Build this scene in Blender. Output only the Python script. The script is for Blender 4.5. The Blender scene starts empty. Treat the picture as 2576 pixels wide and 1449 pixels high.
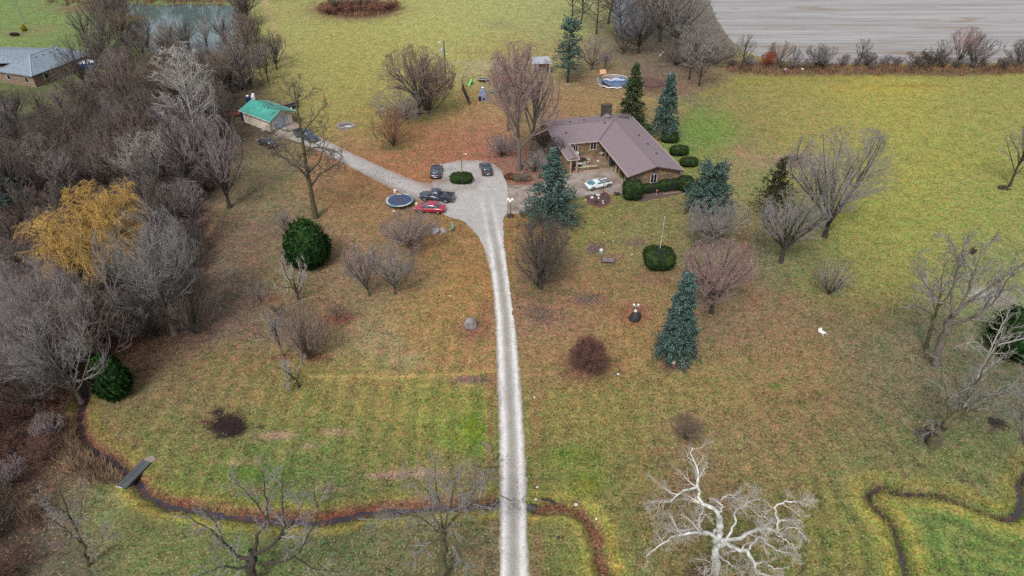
import bpy, bmesh, math, random
import numpy as np
from mathutils import Vector, Matrix, geometry
random.seed(7)
R_ = math.radians
SC = bpy.context.scene
COL = SC.collection
# ------------------------------------------------------------------ camera, world, sun, exposure
W, H = 2576.0, 1449.0            # working pixel frame used for reading the photograph
CH, CP, CF = 53.5, R_(36.5), 1717.0
cam = bpy.data.cameras.new('camera'); camo = bpy.data.objects.new('camera', cam); COL.objects.link(camo)
camo.location = (0, 0, CH); camo.rotation_euler = (math.pi/2-CP, 0, 0)
cam.sensor_width = 36.0; cam.lens = 36.0*CF/W; cam.clip_end = 6000; cam.clip_start = .5
SC.camera = camo
SUN_EL, SUN_AZ = R_(52), R_(200)
world = bpy.data.worlds.new('World'); SC.world = world; world.use_nodes = True
wn = world.node_tree.nodes; wl = world.node_tree.links
bgn = wn['Background']
sky = wn.new('ShaderNodeTexSky'); sky.sky_type = 'NISHITA'; sky.sun_disc = False
sky.sun_elevation = SUN_EL; sky.sun_rotation = SUN_AZ; sky.air_density = 1.0; sky.dust_density = 4.0; sky.ozone_density = 1.0
hsv = wn.new('ShaderNodeHueSaturation'); hsv.inputs['Saturation'].default_value = 0.38   # thin cloud greys the sky
wl.new(sky.outputs[0], hsv.inputs['Color']); wl.new(hsv.outputs[0], bgn.inputs['Color'])
bgn.inputs['Strength'].default_value = 0.135
sun = bpy.data.lights.new('sun', 'SUN'); suno = bpy.data.objects.new('sun', sun); COL.objects.link(suno)
sun.energy = 1.5; sun.angle = R_(12); sun.color = (1.0, .965, .91)
sd = Vector((math.sin(SUN_AZ)*math.cos(SUN_EL), math.cos(SUN_AZ)*math.cos(SUN_EL), math.sin(SUN_EL)))
suno.rotation_euler = sd.to_track_quat('Z', 'Y').to_euler()
SC.view_settings.view_transform = 'Standard'; SC.view_settings.look = 'None'
SC.view_settings.exposure = 0.70; SC.view_settings.gamma = 1.0
SC.cycles.max_bounces = 5; SC.cycles.diffuse_bounces = 2; SC.cycles.glossy_bounces = 2
SC.cycles.use_denoising = False
EK = 1.55                         # seen colour / base colour under this light
def S(r, g, b, k=1.0):            # colour as it reads in daylight -> base colour
    o = []
    for c in (r, g, b):
        c = c/255.0; c = c/12.92 if c <= .04045 else ((c+.055)/1.055)**2.4
        o.append(min(.85, c/EK*k))
    return tuple(o)

# ------------------------------------------------------------------ reading places off the photograph
sp_, cp_ = math.sin(CP), math.cos(CP)
def ray(x, y):
    u = (x-W/2)/CF; v = (y-H/2)/CF
    return (u, cp_-v*sp_, -sp_-v*cp_)
def at(x, y, z=0.0):              # point of the plane z seen at x, y
    r = ray(x, y); t = (z-CH)/r[2]
    return Vector((r[0]*t, r[1]*t, z))
def atY(x, y, Y):                 # point of the vertical plane at distance Y
    r = ray(x, y); t = Y/r[1]
    return Vector((r[0]*t, Y, CH+r[2]*t))
def proj(X, Y, Z=0.0):
    d2 = Z-CH
    zc = Y*cp_-d2*sp_; yc = -Y*sp_-d2*cp_
    zc = np.maximum(zc, 1e-3)
    return W/2+CF*X/zc, H/2+CF*yc/zc
def pxm(y): return cp_*(y-(H/2-CF*math.tan(CP)))/CH

# ------------------------------------------------------------------ materials
def newmat(name):
    m = bpy.data.materials.new(name); m.use_nodes = True
    nt = m.node_tree; b = nt.nodes['Principled BSDF']
    return m, nt, b
def N(nt, t, **k):
    n = nt.nodes.new(t)
    for a, v in k.items():
        if a in n.inputs.keys() if isinstance(a, str) else False: n.inputs[a].default_value = v
        else: setattr(n, a, v)
    return n
def noise(nt, scale, detail=3, rough=.55, vec=None, dist=0):
    n = nt.nodes.new('ShaderNodeTexNoise'); n.inputs['Scale'].default_value = scale
    n.inputs['Detail'].default_value = detail; n.inputs['Roughness'].default_value = rough; n.inputs['Distortion'].default_value = dist
    if vec is not None: nt.links.new(vec, n.inputs['Vector'])
    return n.outputs['Fac']
def mth(nt, op, a, b=None, c=None, clamp=False):
    n = nt.nodes.new('ShaderNodeMath'); n.operation = op; n.use_clamp = clamp
    for i, v in enumerate((a, b, c)):
        if v is None: continue
        if isinstance(v, (int, float)): n.inputs[i].default_value = v
        else: nt.links.new(v, n.inputs[i])
    return n.outputs[0]
def mixc(nt, f, a, b, mode='MIX'):
    n = nt.nodes.new('ShaderNodeMix'); n.data_type = 'RGBA'; n.blend_type = mode
    def put(s, v):
        if isinstance(v, (int, float)): s.default_value = v
        elif isinstance(v, tuple): s.default_value = (*v[:3], 1)
        else: nt.links.new(v, s)
    put(n.inputs[0], f); put(n.inputs[6], a); put(n.inputs[7], b)
    return n.outputs[2]
def ramp(nt, f, lo, hi):
    n = nt.nodes.new('ShaderNodeMapRange'); n.inputs[1].default_value = lo; n.inputs[2].default_value = hi
    nt.links.new(f, n.inputs[0]); return n.outputs[0]
def objco(nt): return nt.nodes.new('ShaderNodeTexCoord').outputs['Object']
def bump(nt, b, h, strength=.4, dist=.05):
    n = nt.nodes.new('ShaderNodeBump'); n.inputs['Strength'].default_value = strength; n.inputs['Distance'].default_value = dist
    nt.links.new(h, n.inputs['Height']); nt.links.new(n.outputs[0], b.inputs['Normal'])
MATS = {}
def mat(name, c, rough=.7, var=.25, scale=3.0, c2=None, metal=0.0, bmp=0.0, coat=0.0, spec=None, attr=None, rnd=0.0):
    if name in MATS: return MATS[name]
    m, nt, b = newmat(name)
    co = objco(nt)
    f = noise(nt, scale, 4, .6, co)
    c2 = c2 or tuple(x*(1-var) for x in c)
    c1 = tuple(min(.9, x*(1+var*.6)) for x in c)
    out = mixc(nt, ramp(nt, f, .3, .7), c2, c1)
    if attr:
        a = nt.nodes.new('ShaderNodeAttribute'); a.attribute_name = attr
        out = mixc(nt, 1.0, out, a.outputs['Color'], 'MULTIPLY')
    if rnd:
        oi = nt.nodes.new('ShaderNodeObjectInfo')
        out = mixc(nt, 1.0, out, mixc(nt, oi.outputs['Random'], (1-rnd,)*3, (1+rnd, 1+rnd*.9, 1+rnd*.8)), 'MULTIPLY')
    nt.links.new(out, b.inputs['Base Color'])
    b.inputs['Roughness'].default_value = rough; b.inputs['Metallic'].default_value = metal
    if coat: b.inputs['Coat Weight'].default_value = coat; b.inputs['Coat Roughness'].default_value = .08
    if spec is not None: b.inputs['Specular IOR Level'].default_value = spec
    if bmp: bump(nt, b, noise(nt, scale*4, 4, .6, co), bmp, .03)
    MATS[name] = m; return m

# ------------------------------------------------------------------ mesh helpers
class MB:
    def __init__(s): s.v = []; s.f = []; s.c = None
    def add(s, vs, fs):
        o = len(s.v); s.v += [tuple(v) for v in vs]; s.f += [tuple(i+o for i in f) for f in fs]; return s
    def box(s, x0, x1, y0, y1, z0, z1, M=None):
        vs = [Vector(p) for p in ((x0,y0,z0),(x1,y0,z0),(x1,y1,z0),(x0,y1,z0),(x0,y0,z1),(x1,y0,z1),(x1,y1,z1),(x0,y1,z1))]
        if M is not None: vs = [M @ v for v in vs]
        return s.add(vs, [(0,3,2,1),(4,5,6,7),(0,1,5,4),(1,2,6,5),(2,3,7,6),(3,0,4,7)])
    def bar(s, a, b, w, h=None):
        a, b = Vector(a), Vector(b); h = h or w; d = b-a; L = d.length
        if L < 1e-6: return s
        M = Matrix.Translation(a) @ d.to_track_quat('X', 'Z').to_matrix().to_4x4()
        return s.box(0, L, -w/2, w/2, -h/2, h/2, M)
    def tube(s, pts, rs, n=6, cap=True):
        pts = [Vector(p) for p in pts]
        if isinstance(rs, (int, float)): rs = [rs]*len(pts)
        o = []; k = len(pts)
        ref = Vector((0, 0, 1)) if abs((pts[-1]-pts[0]).normalized().z) < .9 else Vector((1, 0, 0))
        for i, p in enumerate(pts):
            d = (pts[min(i+1, k-1)]-pts[max(i-1, 0)]).normalized()
            a = d.cross(ref).normalized(); b = d.cross(a)
            for j in range(n):
                t = 2*math.pi*j/n; o.append(p+(a*math.cos(t)+b*math.sin(t))*rs[i])
        fs = [(i*n+j, i*n+(j+1) % n, (i+1)*n+(j+1) % n, (i+1)*n+j) for i in range(k-1) for j in range(n)]
        if cap: fs += [tuple(range(n-1, -1, -1)), tuple((k-1)*n+j for j in range(n))]
        return s.add(o, fs)
    def cyl(s, x, y, z0, z1, r, n=16, r2=None): return s.tube([(x, y, z0), (x, y, z1)], [r, r if r2 is None else r2], n)
    def lathe(s, prof, n=16, c=(0, 0, 0), sx=1, sy=1):
        k = len(prof); vs = []
        for r, z in prof:
            for j in range(n):
                t = 2*math.pi*j/n; vs.append((c[0]+r*sx*math.cos(t), c[1]+r*sy*math.sin(t), c[2]+z))
        fs = [(i*n+j, i*n+(j+1) % n, (i+1)*n+(j+1) % n, (i+1)*n+j) for i in range(k-1) for j in range(n)]
        fs += [tuple(range(n-1, -1, -1)), tuple((k-1)*n+j for j in range(n))]
        return s.add(vs, fs)
    def sphere(s, c, r, n=12, m=8, sz=1):
        return s.lathe([(r*math.sin(math.pi*(i+.02)/(m+.04)), -r*sz*math.cos(math.pi*(i+.02)/(m+.04))) for i in range(m+1)], n, c)
    def torus(s, c, R, r, n=24, m=6, axis='z', a0=0, a1=2*math.pi):
        vs = []; full = abs(a1-a0-2*math.pi) < 1e-6; k = n if full else n+1
        for i in range(k):
            t = a0+(a1-a0)*i/n
            for j in range(m):
                p = 2*math.pi*j/m; rr = R+r*math.cos(p); q = (rr*math.cos(t), rr*math.sin(t), r*math.sin(p))
                if axis == 'y': q = (q[0], q[2], q[1])
                if axis == 'x': q = (q[2], q[0], q[1])
                vs.append((c[0]+q[0], c[1]+q[1], c[2]+q[2]))
        fs = []
        for i in range(n):
            for j in range(m):
                i2 = (i+1) % k; fs.append((i*m+j, i2*m+j, i2*m+(j+1) % m, i*m+(j+1) % m))
        return s.add(vs, fs)
    def prism(s, poly, z0, z1):
        n = len(poly)
        return s.add([(p[0], p[1], z0) for p in poly]+[(p[0], p[1], z1) for p in poly],
                     [tuple(range(n-1, -1, -1)), tuple(range(n, 2*n))]+[(i, (i+1) % n, n+(i+1) % n, n+i) for i in range(n)])
    def build(s, name, m, parent=None, smooth=False, bevel=0):
        me = bpy.data.meshes.new(name); me.from_pydata(s.v, [], s.f); me.update()
        bm = bmesh.new(); bm.from_mesh(me); bmesh.ops.recalc_face_normals(bm, faces=bm.faces); bm.to_mesh(me); bm.free()
        if m: me.materials.append(m)
        if smooth: me.polygons.foreach_set('use_smooth', [True]*len(me.polygons))
        o = bpy.data.objects.new(name, me); COL.objects.link(o); o.parent = parent
        if bevel:
            b = o.modifiers.new('bevel', 'BEVEL'); b.width = bevel; b.segments = 2; b.limit_method = 'ANGLE'
        return o
def tag(o, label=None, cat=None, group=None, kind=None):
    if label: o['label'] = label
    if cat: o['category'] = cat
    if group: o['group'] = group
    if kind: o['kind'] = kind
    return o
def thing(name, label, cat, loc=(0, 0, 0), rz=0, group=None, sc=1):
    o = bpy.data.objects.new(name, None); COL.objects.link(o); o.location = loc; o.rotation_euler = (0, 0, rz); o.scale = (sc,)*3
    o.empty_display_size = .3
    return tag(o, label, cat, group)
def mesh_np(name, v, f, m=None, smooth=False, cols=None):   # v (n,3), f (k,3|4) arrays
    me = bpy.data.meshes.new(name); v = np.asarray(v, np.float32); f = np.asarray(f, np.int32)
    me.vertices.add(len(v)); me.vertices.foreach_set('co', v.ravel())
    k = f.shape[1]; me.loops.add(f.size); me.loops.foreach_set('vertex_index', f.ravel())
    me.polygons.add(len(f)); me.polygons.foreach_set('loop_start', np.arange(0, f.size, k, dtype=np.int32))
    me.polygons.foreach_set('loop_total', np.full(len(f), k, np.int32))
    if smooth: me.polygons.foreach_set('use_smooth', np.ones(len(f), bool))
    if m: me.materials.append(m)
    me.update(calc_edges=True)
    if cols is not None:
        a = me.color_attributes.new('tint', 'FLOAT_COLOR', 'POINT')
        c = np.ones((len(v), 4), np.float32); c[:, :3] = cols; a.data.foreach_set('color', c.ravel())
    return me
def link(name, me, parent=None):
    o = bpy.data.objects.new(name, me); COL.objects.link(o); o.parent = parent; return o
def vnoise(x, y, seed=0):          # cheap smooth value noise on arrays
    xi = np.floor(x).astype(np.int64); yi = np.floor(y).astype(np.int64); fx = x-xi; fy = y-yi
    fx = fx*fx*(3-2*fx); fy = fy*fy*(3-2*fy)
    def h(a, b):
        n = (a*374761393+b*668265263+seed*1442695041) & 0x7fffffff
        n = ((n ^ (n >> 13))*1274126177) & 0x7fffffff
        return ((n ^ (n >> 16)) & 0xffff)/65535.0
    return (h(xi, yi)*(1-fx)+h(xi+1, yi)*fx)*(1-fy)+(h(xi, yi+1)*(1-fx)+h(xi+1, yi+1)*fx)*fy
def fbm(x, y, seed=0, o=4):
    s = 0; a = .5; t = 0
    for i in range(o): s = s+a*vnoise(x*2**i, y*2**i, seed+i); t += a; a *= .55
    return s/t
def dpoly(px, py, pts):            # distance of arrays to a polyline
    d = np.full(px.shape, 1e9)
    for (x0, y0), (x1, y1) in zip(pts[:-1], pts[1:]):
        dx, dy = x1-x0, y1-y0; t = np.clip(((px-x0)*dx+(py-y0)*dy)/(dx*dx+dy*dy+1e-9), 0, 1)
        d = np.minimum(d, np.hypot(px-x0-t*dx, py-y0-t*dy))
    return d
def inpoly(px, py, pts):
    c = np.zeros(px.shape, bool); n = len(pts)
    for i in range(n):
        x0, y0 = pts[i]; x1, y1 = pts[i-1]
        if y0 == y1: continue
        c ^= ((y0 > py) != (y1 > py)) & (px < (x1-x0)*(py-y0)/(y1-y0)+x0)
    return c
def wpts(l): return [tuple(at(x, y)[:2]) for x, y in l]
def smooth_line(p, n=4):
    p = [Vector((*q[:2], 0)) for q in p]; o = []
    for i in range(len(p)-1):
        a, b, c, d = p[max(i-1, 0)], p[i], p[i+1], p[min(i+2, len(p)-1)]
        for k in range(n):
            t = k/n
            q = .5*((2*b)+(c-a)*t+(2*a-5*b+4*c-d)*t*t+(3*b-a-3*c+d)*t**3); o.append((q.x, q.y))
    return o+[(p[-1].x, p[-1].y)]

# ------------------------------------------------------------------ ground
CREEK1 = smooth_line(wpts([(190,930),(210,975),(205,1010),(196,1060),(225,1115),(290,1160),(335,1200),(370,1240),(430,1268),(500,1275),(560,1290),(650,1300),(760,1305),(850,1300),(920,1285),(1000,1278),(1100,1270),(1240,1265)]))
CREEK2 = smooth_line(wpts([(1352,1274),(1420,1270),(1470,1290),(1500,1340),(1512,1400),(1530,1449),(1560,1540),(1600,1650)]))
CREEK3 = smooth_line(wpts([(2750,1120),(2640,1150),(2571,1198),(2575,1267),(2538,1303),(2486,1287),(2393,1251),(2332,1239),(2251,1237),(2231,1221),(2198,1227),(2186,1251),(2215,1283),(2243,1312),(2259,1348),(2275,1401),(2283,1449),(2290,1560)]))
POND = smooth_line(wpts([(285,14),(330,8),(400,12),(480,8),(560,11),(598,25),(600,55),(585,100),(540,135),(470,150),(400,140),(345,110),(325,75),(345,55),(375,45),(340,38),(300,28),(285,14)]))
DARKP = smooth_line(wpts([(1525,-60),(1540,10),(1545,50),(1560,85),(1600,92),(1640,70),(1650,20),(1640,-60),(1525,-60)]))
# seen ground colours: x, y, spread, r, g, b
GC = [
 (120,40,140,116,134,68),(300,60,80,120,132,70),(20,120,80,118,132,66),(100,240,60,92,98,55),
 (700,50,120,158,150,84),(900,120,150,156,150,76),(1150,90,150,160,156,82),(1350,50,120,150,150,88),(1150,20,120,166,162,88),
 (850,230,100,148,134,68),(1050,200,100,152,138,70),(1250,150,70,150,130,72),(1300,130,50,150,118,72),(1420,130,60,140,112,72),
 (1150,240,50,142,112,70),(960,300,70,138,118,62),(1080,340,60,150,104,68),(1200,330,60,156,104,76),(1000,420,60,158,108,68),(1180,390,50,156,98,72),(1290,400,50,138,98,78),
 (900,370,60,150,108,62),(820,420,60,144,104,60),(900,480,60,146,108,60),(700,400,70,122,108,60),(640,360,60,108,90,58),
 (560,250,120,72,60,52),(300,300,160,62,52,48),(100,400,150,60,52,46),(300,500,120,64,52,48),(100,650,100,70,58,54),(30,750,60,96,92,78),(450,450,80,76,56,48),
 (500,560,50,98,66,54),(500,640,40,96,70,58),(540,640,40,120,104,70),(620,520,70,124,106,64),(640,620,60,116,88,60),(700,680,60,120,104,58),(560,720,60,104,86,60),(600,800,70,112,90,62),
 (450,850,70,98,74,58),(330,850,60,84,58,48),(420,960,80,118,100,66),(520,1000,80,122,108,66),(300,1080,50,118,104,62),(420,1100,80,116,112,60),(600,960,80,126,108,62),(350,900,50,84,60,48),
 (800,780,80,128,104,62),(900,680,90,130,102,62),(1000,560,60,134,104,64),(1150,620,60,134,104,60),(1180,720,60,140,106,58),(1100,800,80,136,110,62),(950,850,80,140,116,68),(1150,880,70,136,108,64),
 (800,1000,90,122,112,58),(950,1000,90,130,116,60),(1100,1020,80,118,118,54),(1180,1100,50,104,118,44),(700,1100,80,112,114,60),(850,1120,80,106,112,54),(1000,1160,70,118,110,58),(1150,1210,50,120,108,62),(650,1190,70,96,108,52),(800,1210,60,98,106,56),
 (450,1200,70,112,114,56),(560,1240,50,110,112,56),(300,1300,80,122,122,70),(450,1360,90,108,112,62),(650,1400,100,96,108,58),(850,1400,100,100,104,64),(1050,1400,90,104,100,66),(1200,1400,50,112,100,72),(150,1350,90,98,92,66),(60,1350,60,80,60,50),
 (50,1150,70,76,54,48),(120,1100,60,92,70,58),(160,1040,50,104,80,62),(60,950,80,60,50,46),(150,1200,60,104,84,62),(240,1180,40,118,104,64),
 (1340,600,50,128,98,56),(1360,800,60,124,96,70),(1380,700,60,112,92,62),(1480,580,60,116,108,56),(1600,560,60,112,108,60),(1480,760,70,128,98,64),(1550,700,60,120,100,60),(1600,860,80,130,104,62),(1400,900,70,130,106,64),(1600,640,60,118,106,64),
 (1400,1050,80,122,108,58),(1550,1050,80,118,108,56),(1450,1180,70,106,110,50),(1600,1180,80,118,106,58),(1420,1350,60,122,118,62),(1450,1430,60,108,112,50),(1620,1350,60,120,110,58),(1700,1000,80,122,104,62),
 (1400,1220,60,110,110,54),(1850,640,70,104,96,68),(1850,820,80,112,90,68),(1850,960,80,122,102,60),(1950,850,90,120,92,66),(2000,950,90,124,98,64),(2050,1050,90,116,92,62),(1850,1100,90,122,100,66),(1750,1200,80,122,100,66),(1950,1200,90,120,106,62),(1950,1380,90,114,110,58),(1750,1400,80,120,104,62),
 (1650,280,40,140,118,70),(1480,250,60,148,118,70),(1400,250,60,140,104,76),(1540,150,60,118,98,72),(1500,210,40,126,100,72),(1600,90,60,84,72,66),(1640,190,50,112,92,76),(1750,200,60,118,98,72),(1700,130,60,96,84,72),
 (1760,320,50,104,122,56),(1820,330,50,112,128,58),(1790,400,40,112,120,56),(1850,420,50,138,116,78),(1870,380,40,128,112,74),(1880,300,60,132,118,66),(1850,520,60,130,118,72),(1900,460,50,120,126,66),
 (2000,230,120,132,122,66),(2250,220,120,146,136,64),(2450,220,120,132,128,68),(2050,330,90,134,124,68),(2300,350,120,136,132,66),(2500,350,100,132,130,66),(2300,450,120,134,132,64),(2200,560,100,126,124,62),(2480,500,100,126,128,66),
 (2150,680,70,116,112,62),(2050,640,60,98,96,62),(2250,720,80,122,116,62),(2150,800,80,108,92,64),(2300,850,80,108,100,72),(2500,700,90,116,118,72),(2500,780,60,120,120,82),(2200,950,90,112,96,68),(2350,1000,90,104,98,68),(2500,1000,80,96,94,66),
 (2200,1100,80,108,100,62),(2400,1130,80,104,108,60),(2520,1130,70,104,106,62),(2100,1200,70,116,110,62),(2150,1350,60,118,116,56),(2050,1300,70,116,112,56),(2400,1350,80,108,122,58),(2500,1400,80,108,122,56),(2380,1190,60,116,110,62),(2350,1420,60,106,118,54),
 (1765,60,40,104,94,86),(1790,115,36,108,94,82),(1700,40,50,92,82,76),(1300,-150,300,150,150,90),(300,-200,300,110,130,70),(1288,1700,400,110,108,60),
]
def GL(pts, w, col, a): return ('l', pts, w, col, a)
PATCH = [  # ellipses ('e',x,y,sx,sy,col,alpha) and lines ('l',pts,w,col,alpha) on the ground
 ('e',577,1074,46,27,(46,32,30),2.2),('e',548,1040,16,14,(60,44,38),1.2),('e',520,1062,22,8,(84,52,42),.9),('e',655,1075,8,5,(60,44,38),1),
 ('e',1190,955,60,10,(112,92,86),.8),('e',1480,752,55,12,(104,84,78),.9),('e',1360,790,45,22,(100,80,74),.7),('e',1500,625,28,14,(112,88,84),.9),('e',1535,645,26,10,(140,108,84),.8),('e',1600,610,26,12,(112,92,88),.7),
 ('e',700,1095,60,10,(156,128,106),.8),('e',850,1085,50,9,(156,130,100),.7),('e',610,1165,40,12,(150,128,96),.6),('e',780,1120,30,8,(150,126,98),.6),('e',1060,1190,72,11,(156,130,106),.8),('e',960,1197,44,8,(156,126,108),.85),('e',820,1230,50,10,(132,112,96),.5),('e',640,1235,22,9,(140,108,90),.6),('e',1025,910,45,22,(150,134,96),.7),
 ('e',1190,1075,22,45,(104,124,30),.8),('e',650,1190,110,22,(88,112,44),.7),('e',1450,1145,60,30,(96,114,44),.6),('e',640,1130,30,10,(96,120,44),.5),('e',1480,1220,36,30,(112,122,40),.6),
 ('e',1790,335,70,26,(102,130,54),.5),('e',1850,382,30,12,(150,122,88),.8),('e',1885,405,40,16,(148,124,92),.8),('e',1800,300,60,20,(110,130,58),.35),
 ('e',1985,405,52,22,(146,128,104),.9),('e',2230,225,170,16,(162,148,66),.6),('e',2350,420,220,60,(146,144,70),.5),('e',2290,215,110,3,(140,112,50),.6),('e',2480,740,45,14,(170,168,158),1.1),('e',2520,755,50,14,(140,138,128),.7),
 ('e',1695,225,40,16,(124,96,84),.9),('e',1640,215,40,22,(104,80,68),1.0),('e',1180,245,30,26,(150,124,74),.5),('e',1270,225,60,40,(116,92,82),.6),
 ('e',870,317,22,9,(120,112,112),1.2),('e',1052,294,60,16,(92,94,52),.9),('e',990,373,40,10,(100,92,54),.8),('e',1015,347,8,4,(170,150,120),.7),
 ('e',600,500,40,10,(92,90,66),.5),('e',1695,920,44,16,(112,88,74),.9),('e',1478,918,66,44,(112,76,64),.8),('e',1184,830,40,26,(136,92,74),.8),('e',1225,800,14,60,(144,92,72),.5),
 ('e',1598,790,50,30,(142,92,74),.7),('e',1650,700,50,18,(128,92,78),.6),('e',850,800,45,16,(124,76,64),.9),('e',660,750,50,12,(124,84,66),.7),('e',790,900,40,12,(124,74,60),.7),('e',710,900,30,8,(110,64,54),.8),('e',790,770,80,30,(120,92,66),.5),
 ('e',895,25,105,24,(112,84,70),1.4),('e',840,20,40,12,(104,70,60),.9),('e',1180,130,50,10,(150,126,80),.3),('e',960,340,26,10,(122,112,60),.4),
 ('e',1400,560,60,20,(100,86,70),.6),('e',1370,735,60,20,(96,86,60),.7),('e',1735,520,70,14,(138,116,84),.5),('e',1650,500,60,10,(126,112,76),.4),('e',1580,548,30,8,(146,120,86),.5),
 ('e',2015,1010,10,6,(86,100,40),.9),('e',1952,970,22,8,(92,104,44),.6),('e',2065,990,26,8,(96,96,44),.6),('e',1990,870,20,6,(150,120,96),.3),('e',1995,820,20,5,(160,136,112),.6),
 ('e',2345,1115,44,12,(110,98,86),.8),('e',2505,1075,22,20,(98,84,72),.8),('e',1255,60,40,14,(140,140,96),.6),('e',1210,160,90,8,(158,150,112),.8),
 ('e',110,72,50,12,(130,122,84),.6),('e',40,85,40,10,(126,110,84),.7),('e',340,40,45,10,(140,124,76),1.0),('e',250,22,120,12,(120,96,76),.9),('e',470,-4,260,9,(96,92,62),.9),
 ('e',1900,160,80,10,(104,78,66),.8),('e',150,1065,50,50,(122,96,74),.9),('e',230,1160,55,34,(136,112,84),.9),('e',90,1290,28,24,(126,104,80),.6),('e',400,1200,30,12,(112,84,64),.5),
 ('l',[(650,-40),(662,0),(690,60),(700,110),(722,160)],4,(176,150,114),.9),('l',[(722,160),(760,215),(800,270)],3,(172,156,100),.6),('l',[(668,0),(672,40)],3,(170,148,108),.6),
 ('l',[(558,515),(540,560),(515,610),(480,680)],7,(140,118,84),.85),('l',[(480,680),(440,760)],14,(116,98,72),.5),
 ('l',[(780,945),(960,950),(1130,943),(1245,932)],5,(176,148,92),.95),('l',[(1120,205),(1180,180),(1250,165),(1330,160)],6,(160,150,116),.7),('l',[(1130,195),(1250,180)],4,(164,152,118),.5),
 ('l',[(1060,410),(1000,405),(930,395)],4,(150,122,84),.5),('l',[(800,385),(870,425),(960,468),(1030,508)],5,(150,98,70),.7),('l',[(860,372),(940,405),(1010,436),(1060,458)],4,(146,96,70),.6),
 ('l',[(1235,940),(1234,1050),(1236,1200)],7,(124,80,66),.7),('l',[(1335,900),(1342,1050),(1348,1250)],6,(128,92,72),.5),('l',[(1352,1300),(1350,1449)],12,(124,96,78),.7),('l',[(1240,1290),(1238,1449)],14,(122,96,84),.6),
 ('l',[(1740,560),(1830,520),(1870,500)],5,(150,126,92),.6),('l',[(2380,470),(2480,440)],3,(156,150,100),.5),('l',[(1560,60),(1480,150)],10,(112,96,78),.4),
 ('l',[(1760,240),(1860,205),(2000,196),(2300,190),(2576,182)],5,(140,132,52),.5),('l',[(1840,180),(2000,184),(2200,182),(2400,186),(2576,178)],7,(104,86,68),.95),
 ('l',[(1870,590),(1880,700),(1900,760)],16,(124,84,58),.5),('l',[(1840,220),(1960,300),(2000,380)],14,(128,128,70),.3),('l',[(1700,240),(1780,330),(1900,440)],8,(112,130,60),.3),
]
LEAFC = [ # leaf density: x,y,sx,sy,v
 (1100,360,150,70,.95),(1250,390,80,60,.9),(950,450,140,60,.75),(820,400,60,40,.7),(1340,135,130,20,.6),(1420,115,50,20,.6),(1150,230,60,40,.55),(500,600,50,160,.95),(620,620,60,60,.75),(650,700,40,60,.6),
 (600,800,120,60,.55),(350,880,80,60,.9),(850,790,60,25,.9),(780,900,60,25,.8),(1180,700,90,140,.45),(1060,560,90,40,.5),(900,650,140,80,.4),(1220,810,30,90,.8),(1236,1080,10,160,.9),(1400,820,110,120,.55),
 (1500,760,90,60,.55),(1600,790,60,60,.9),(1560,690,80,20,.75),(1660,720,90,50,.7),(1850,800,110,110,.8),(2000,880,150,130,.6),(2080,1050,140,80,.5),(1950,1000,120,80,.45),(1340,560,30,50,.8),(1340,950,20,300,.6),(1480,940,90,60,.7),
 (270,1120,60,40,.9),(300,400,320,260,.7),(60,1150,120,200,.95),(2200,780,120,80,.4),(900,1000,300,60,.3),(1650,1050,200,80,.35),(1750,1200,160,100,.4),(1950,1200,120,80,.35),(1180,1380,60,80,.55),(1000,1360,120,60,.3),
 (1500,150,100,50,.5),(1640,200,60,40,.5),(1750,190,80,40,.6),(2000,165,150,12,.6),(1450,300,90,40,.5),(1400,420,60,40,.5),(2350,920,100,60,.4),(2330,1060,120,60,.4),(1850,600,80,60,.4),(700,540,60,30,.4),(950,900,150,50,.25),(895,20,110,26,.5)]
def srgb2base(c):
    c = np.asarray(c, float)/255.0
    return np.where(c <= .04045, c/12.92, ((c+.055)/1.055)**2.4)/EK
GCA = np.array(GC, float); GCA[:, 3] *= 1.0; _r = (GCA[:, 0] > 1950) & (GCA[:, 1] > 200) & (GCA[:, 1] < 760); GCA[_r, 3:6] *= [1.07, 1.07, 1.0]; _m = (GCA[:, 0] > 460) & (GCA[:, 0] < 960) & (GCA[:, 1] > 350) & (GCA[:, 1] < 860); GCA[_m, 5] *= 1.16; GCA[_m, 3] *= .975; GCA[_m, 4] *= 1.015; _k = np.exp(-((GCA[:, 0]-1980)/330)**2-((GCA[:, 1]-930)/260)**2); GCA[:, 4] += 9*_k; GCA[:, 3] += 3*_k; GCF = 1+.12*np.exp(-((GCA[:, 0]-1500)/800)**2-((GCA[:, 1]-850)/420)**2); GCA[:, 3] *= GCF; GCA[:, 4] *= 1.01*GCF; GCA[:, 5] *= 1.10*GCF  # GCF: brighter middle, darker edges; mild lens vignette carried in the ground colour
WOOD = [(-900,-100),(-900,1700),(60,1700),(70,1449),(60,1300),(130,1180),(150,1050),(180,960),(330,880),(370,820),(420,800),(500,760),(510,640),(505,560),(545,470),(570,380),(590,310),(620,250),(700,215),(700,150),(650,80),(620,30),(600,-20),(300,-5),(280,60),(240,120),(215,190),(120,245),(60,260),(-40,330)]
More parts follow.
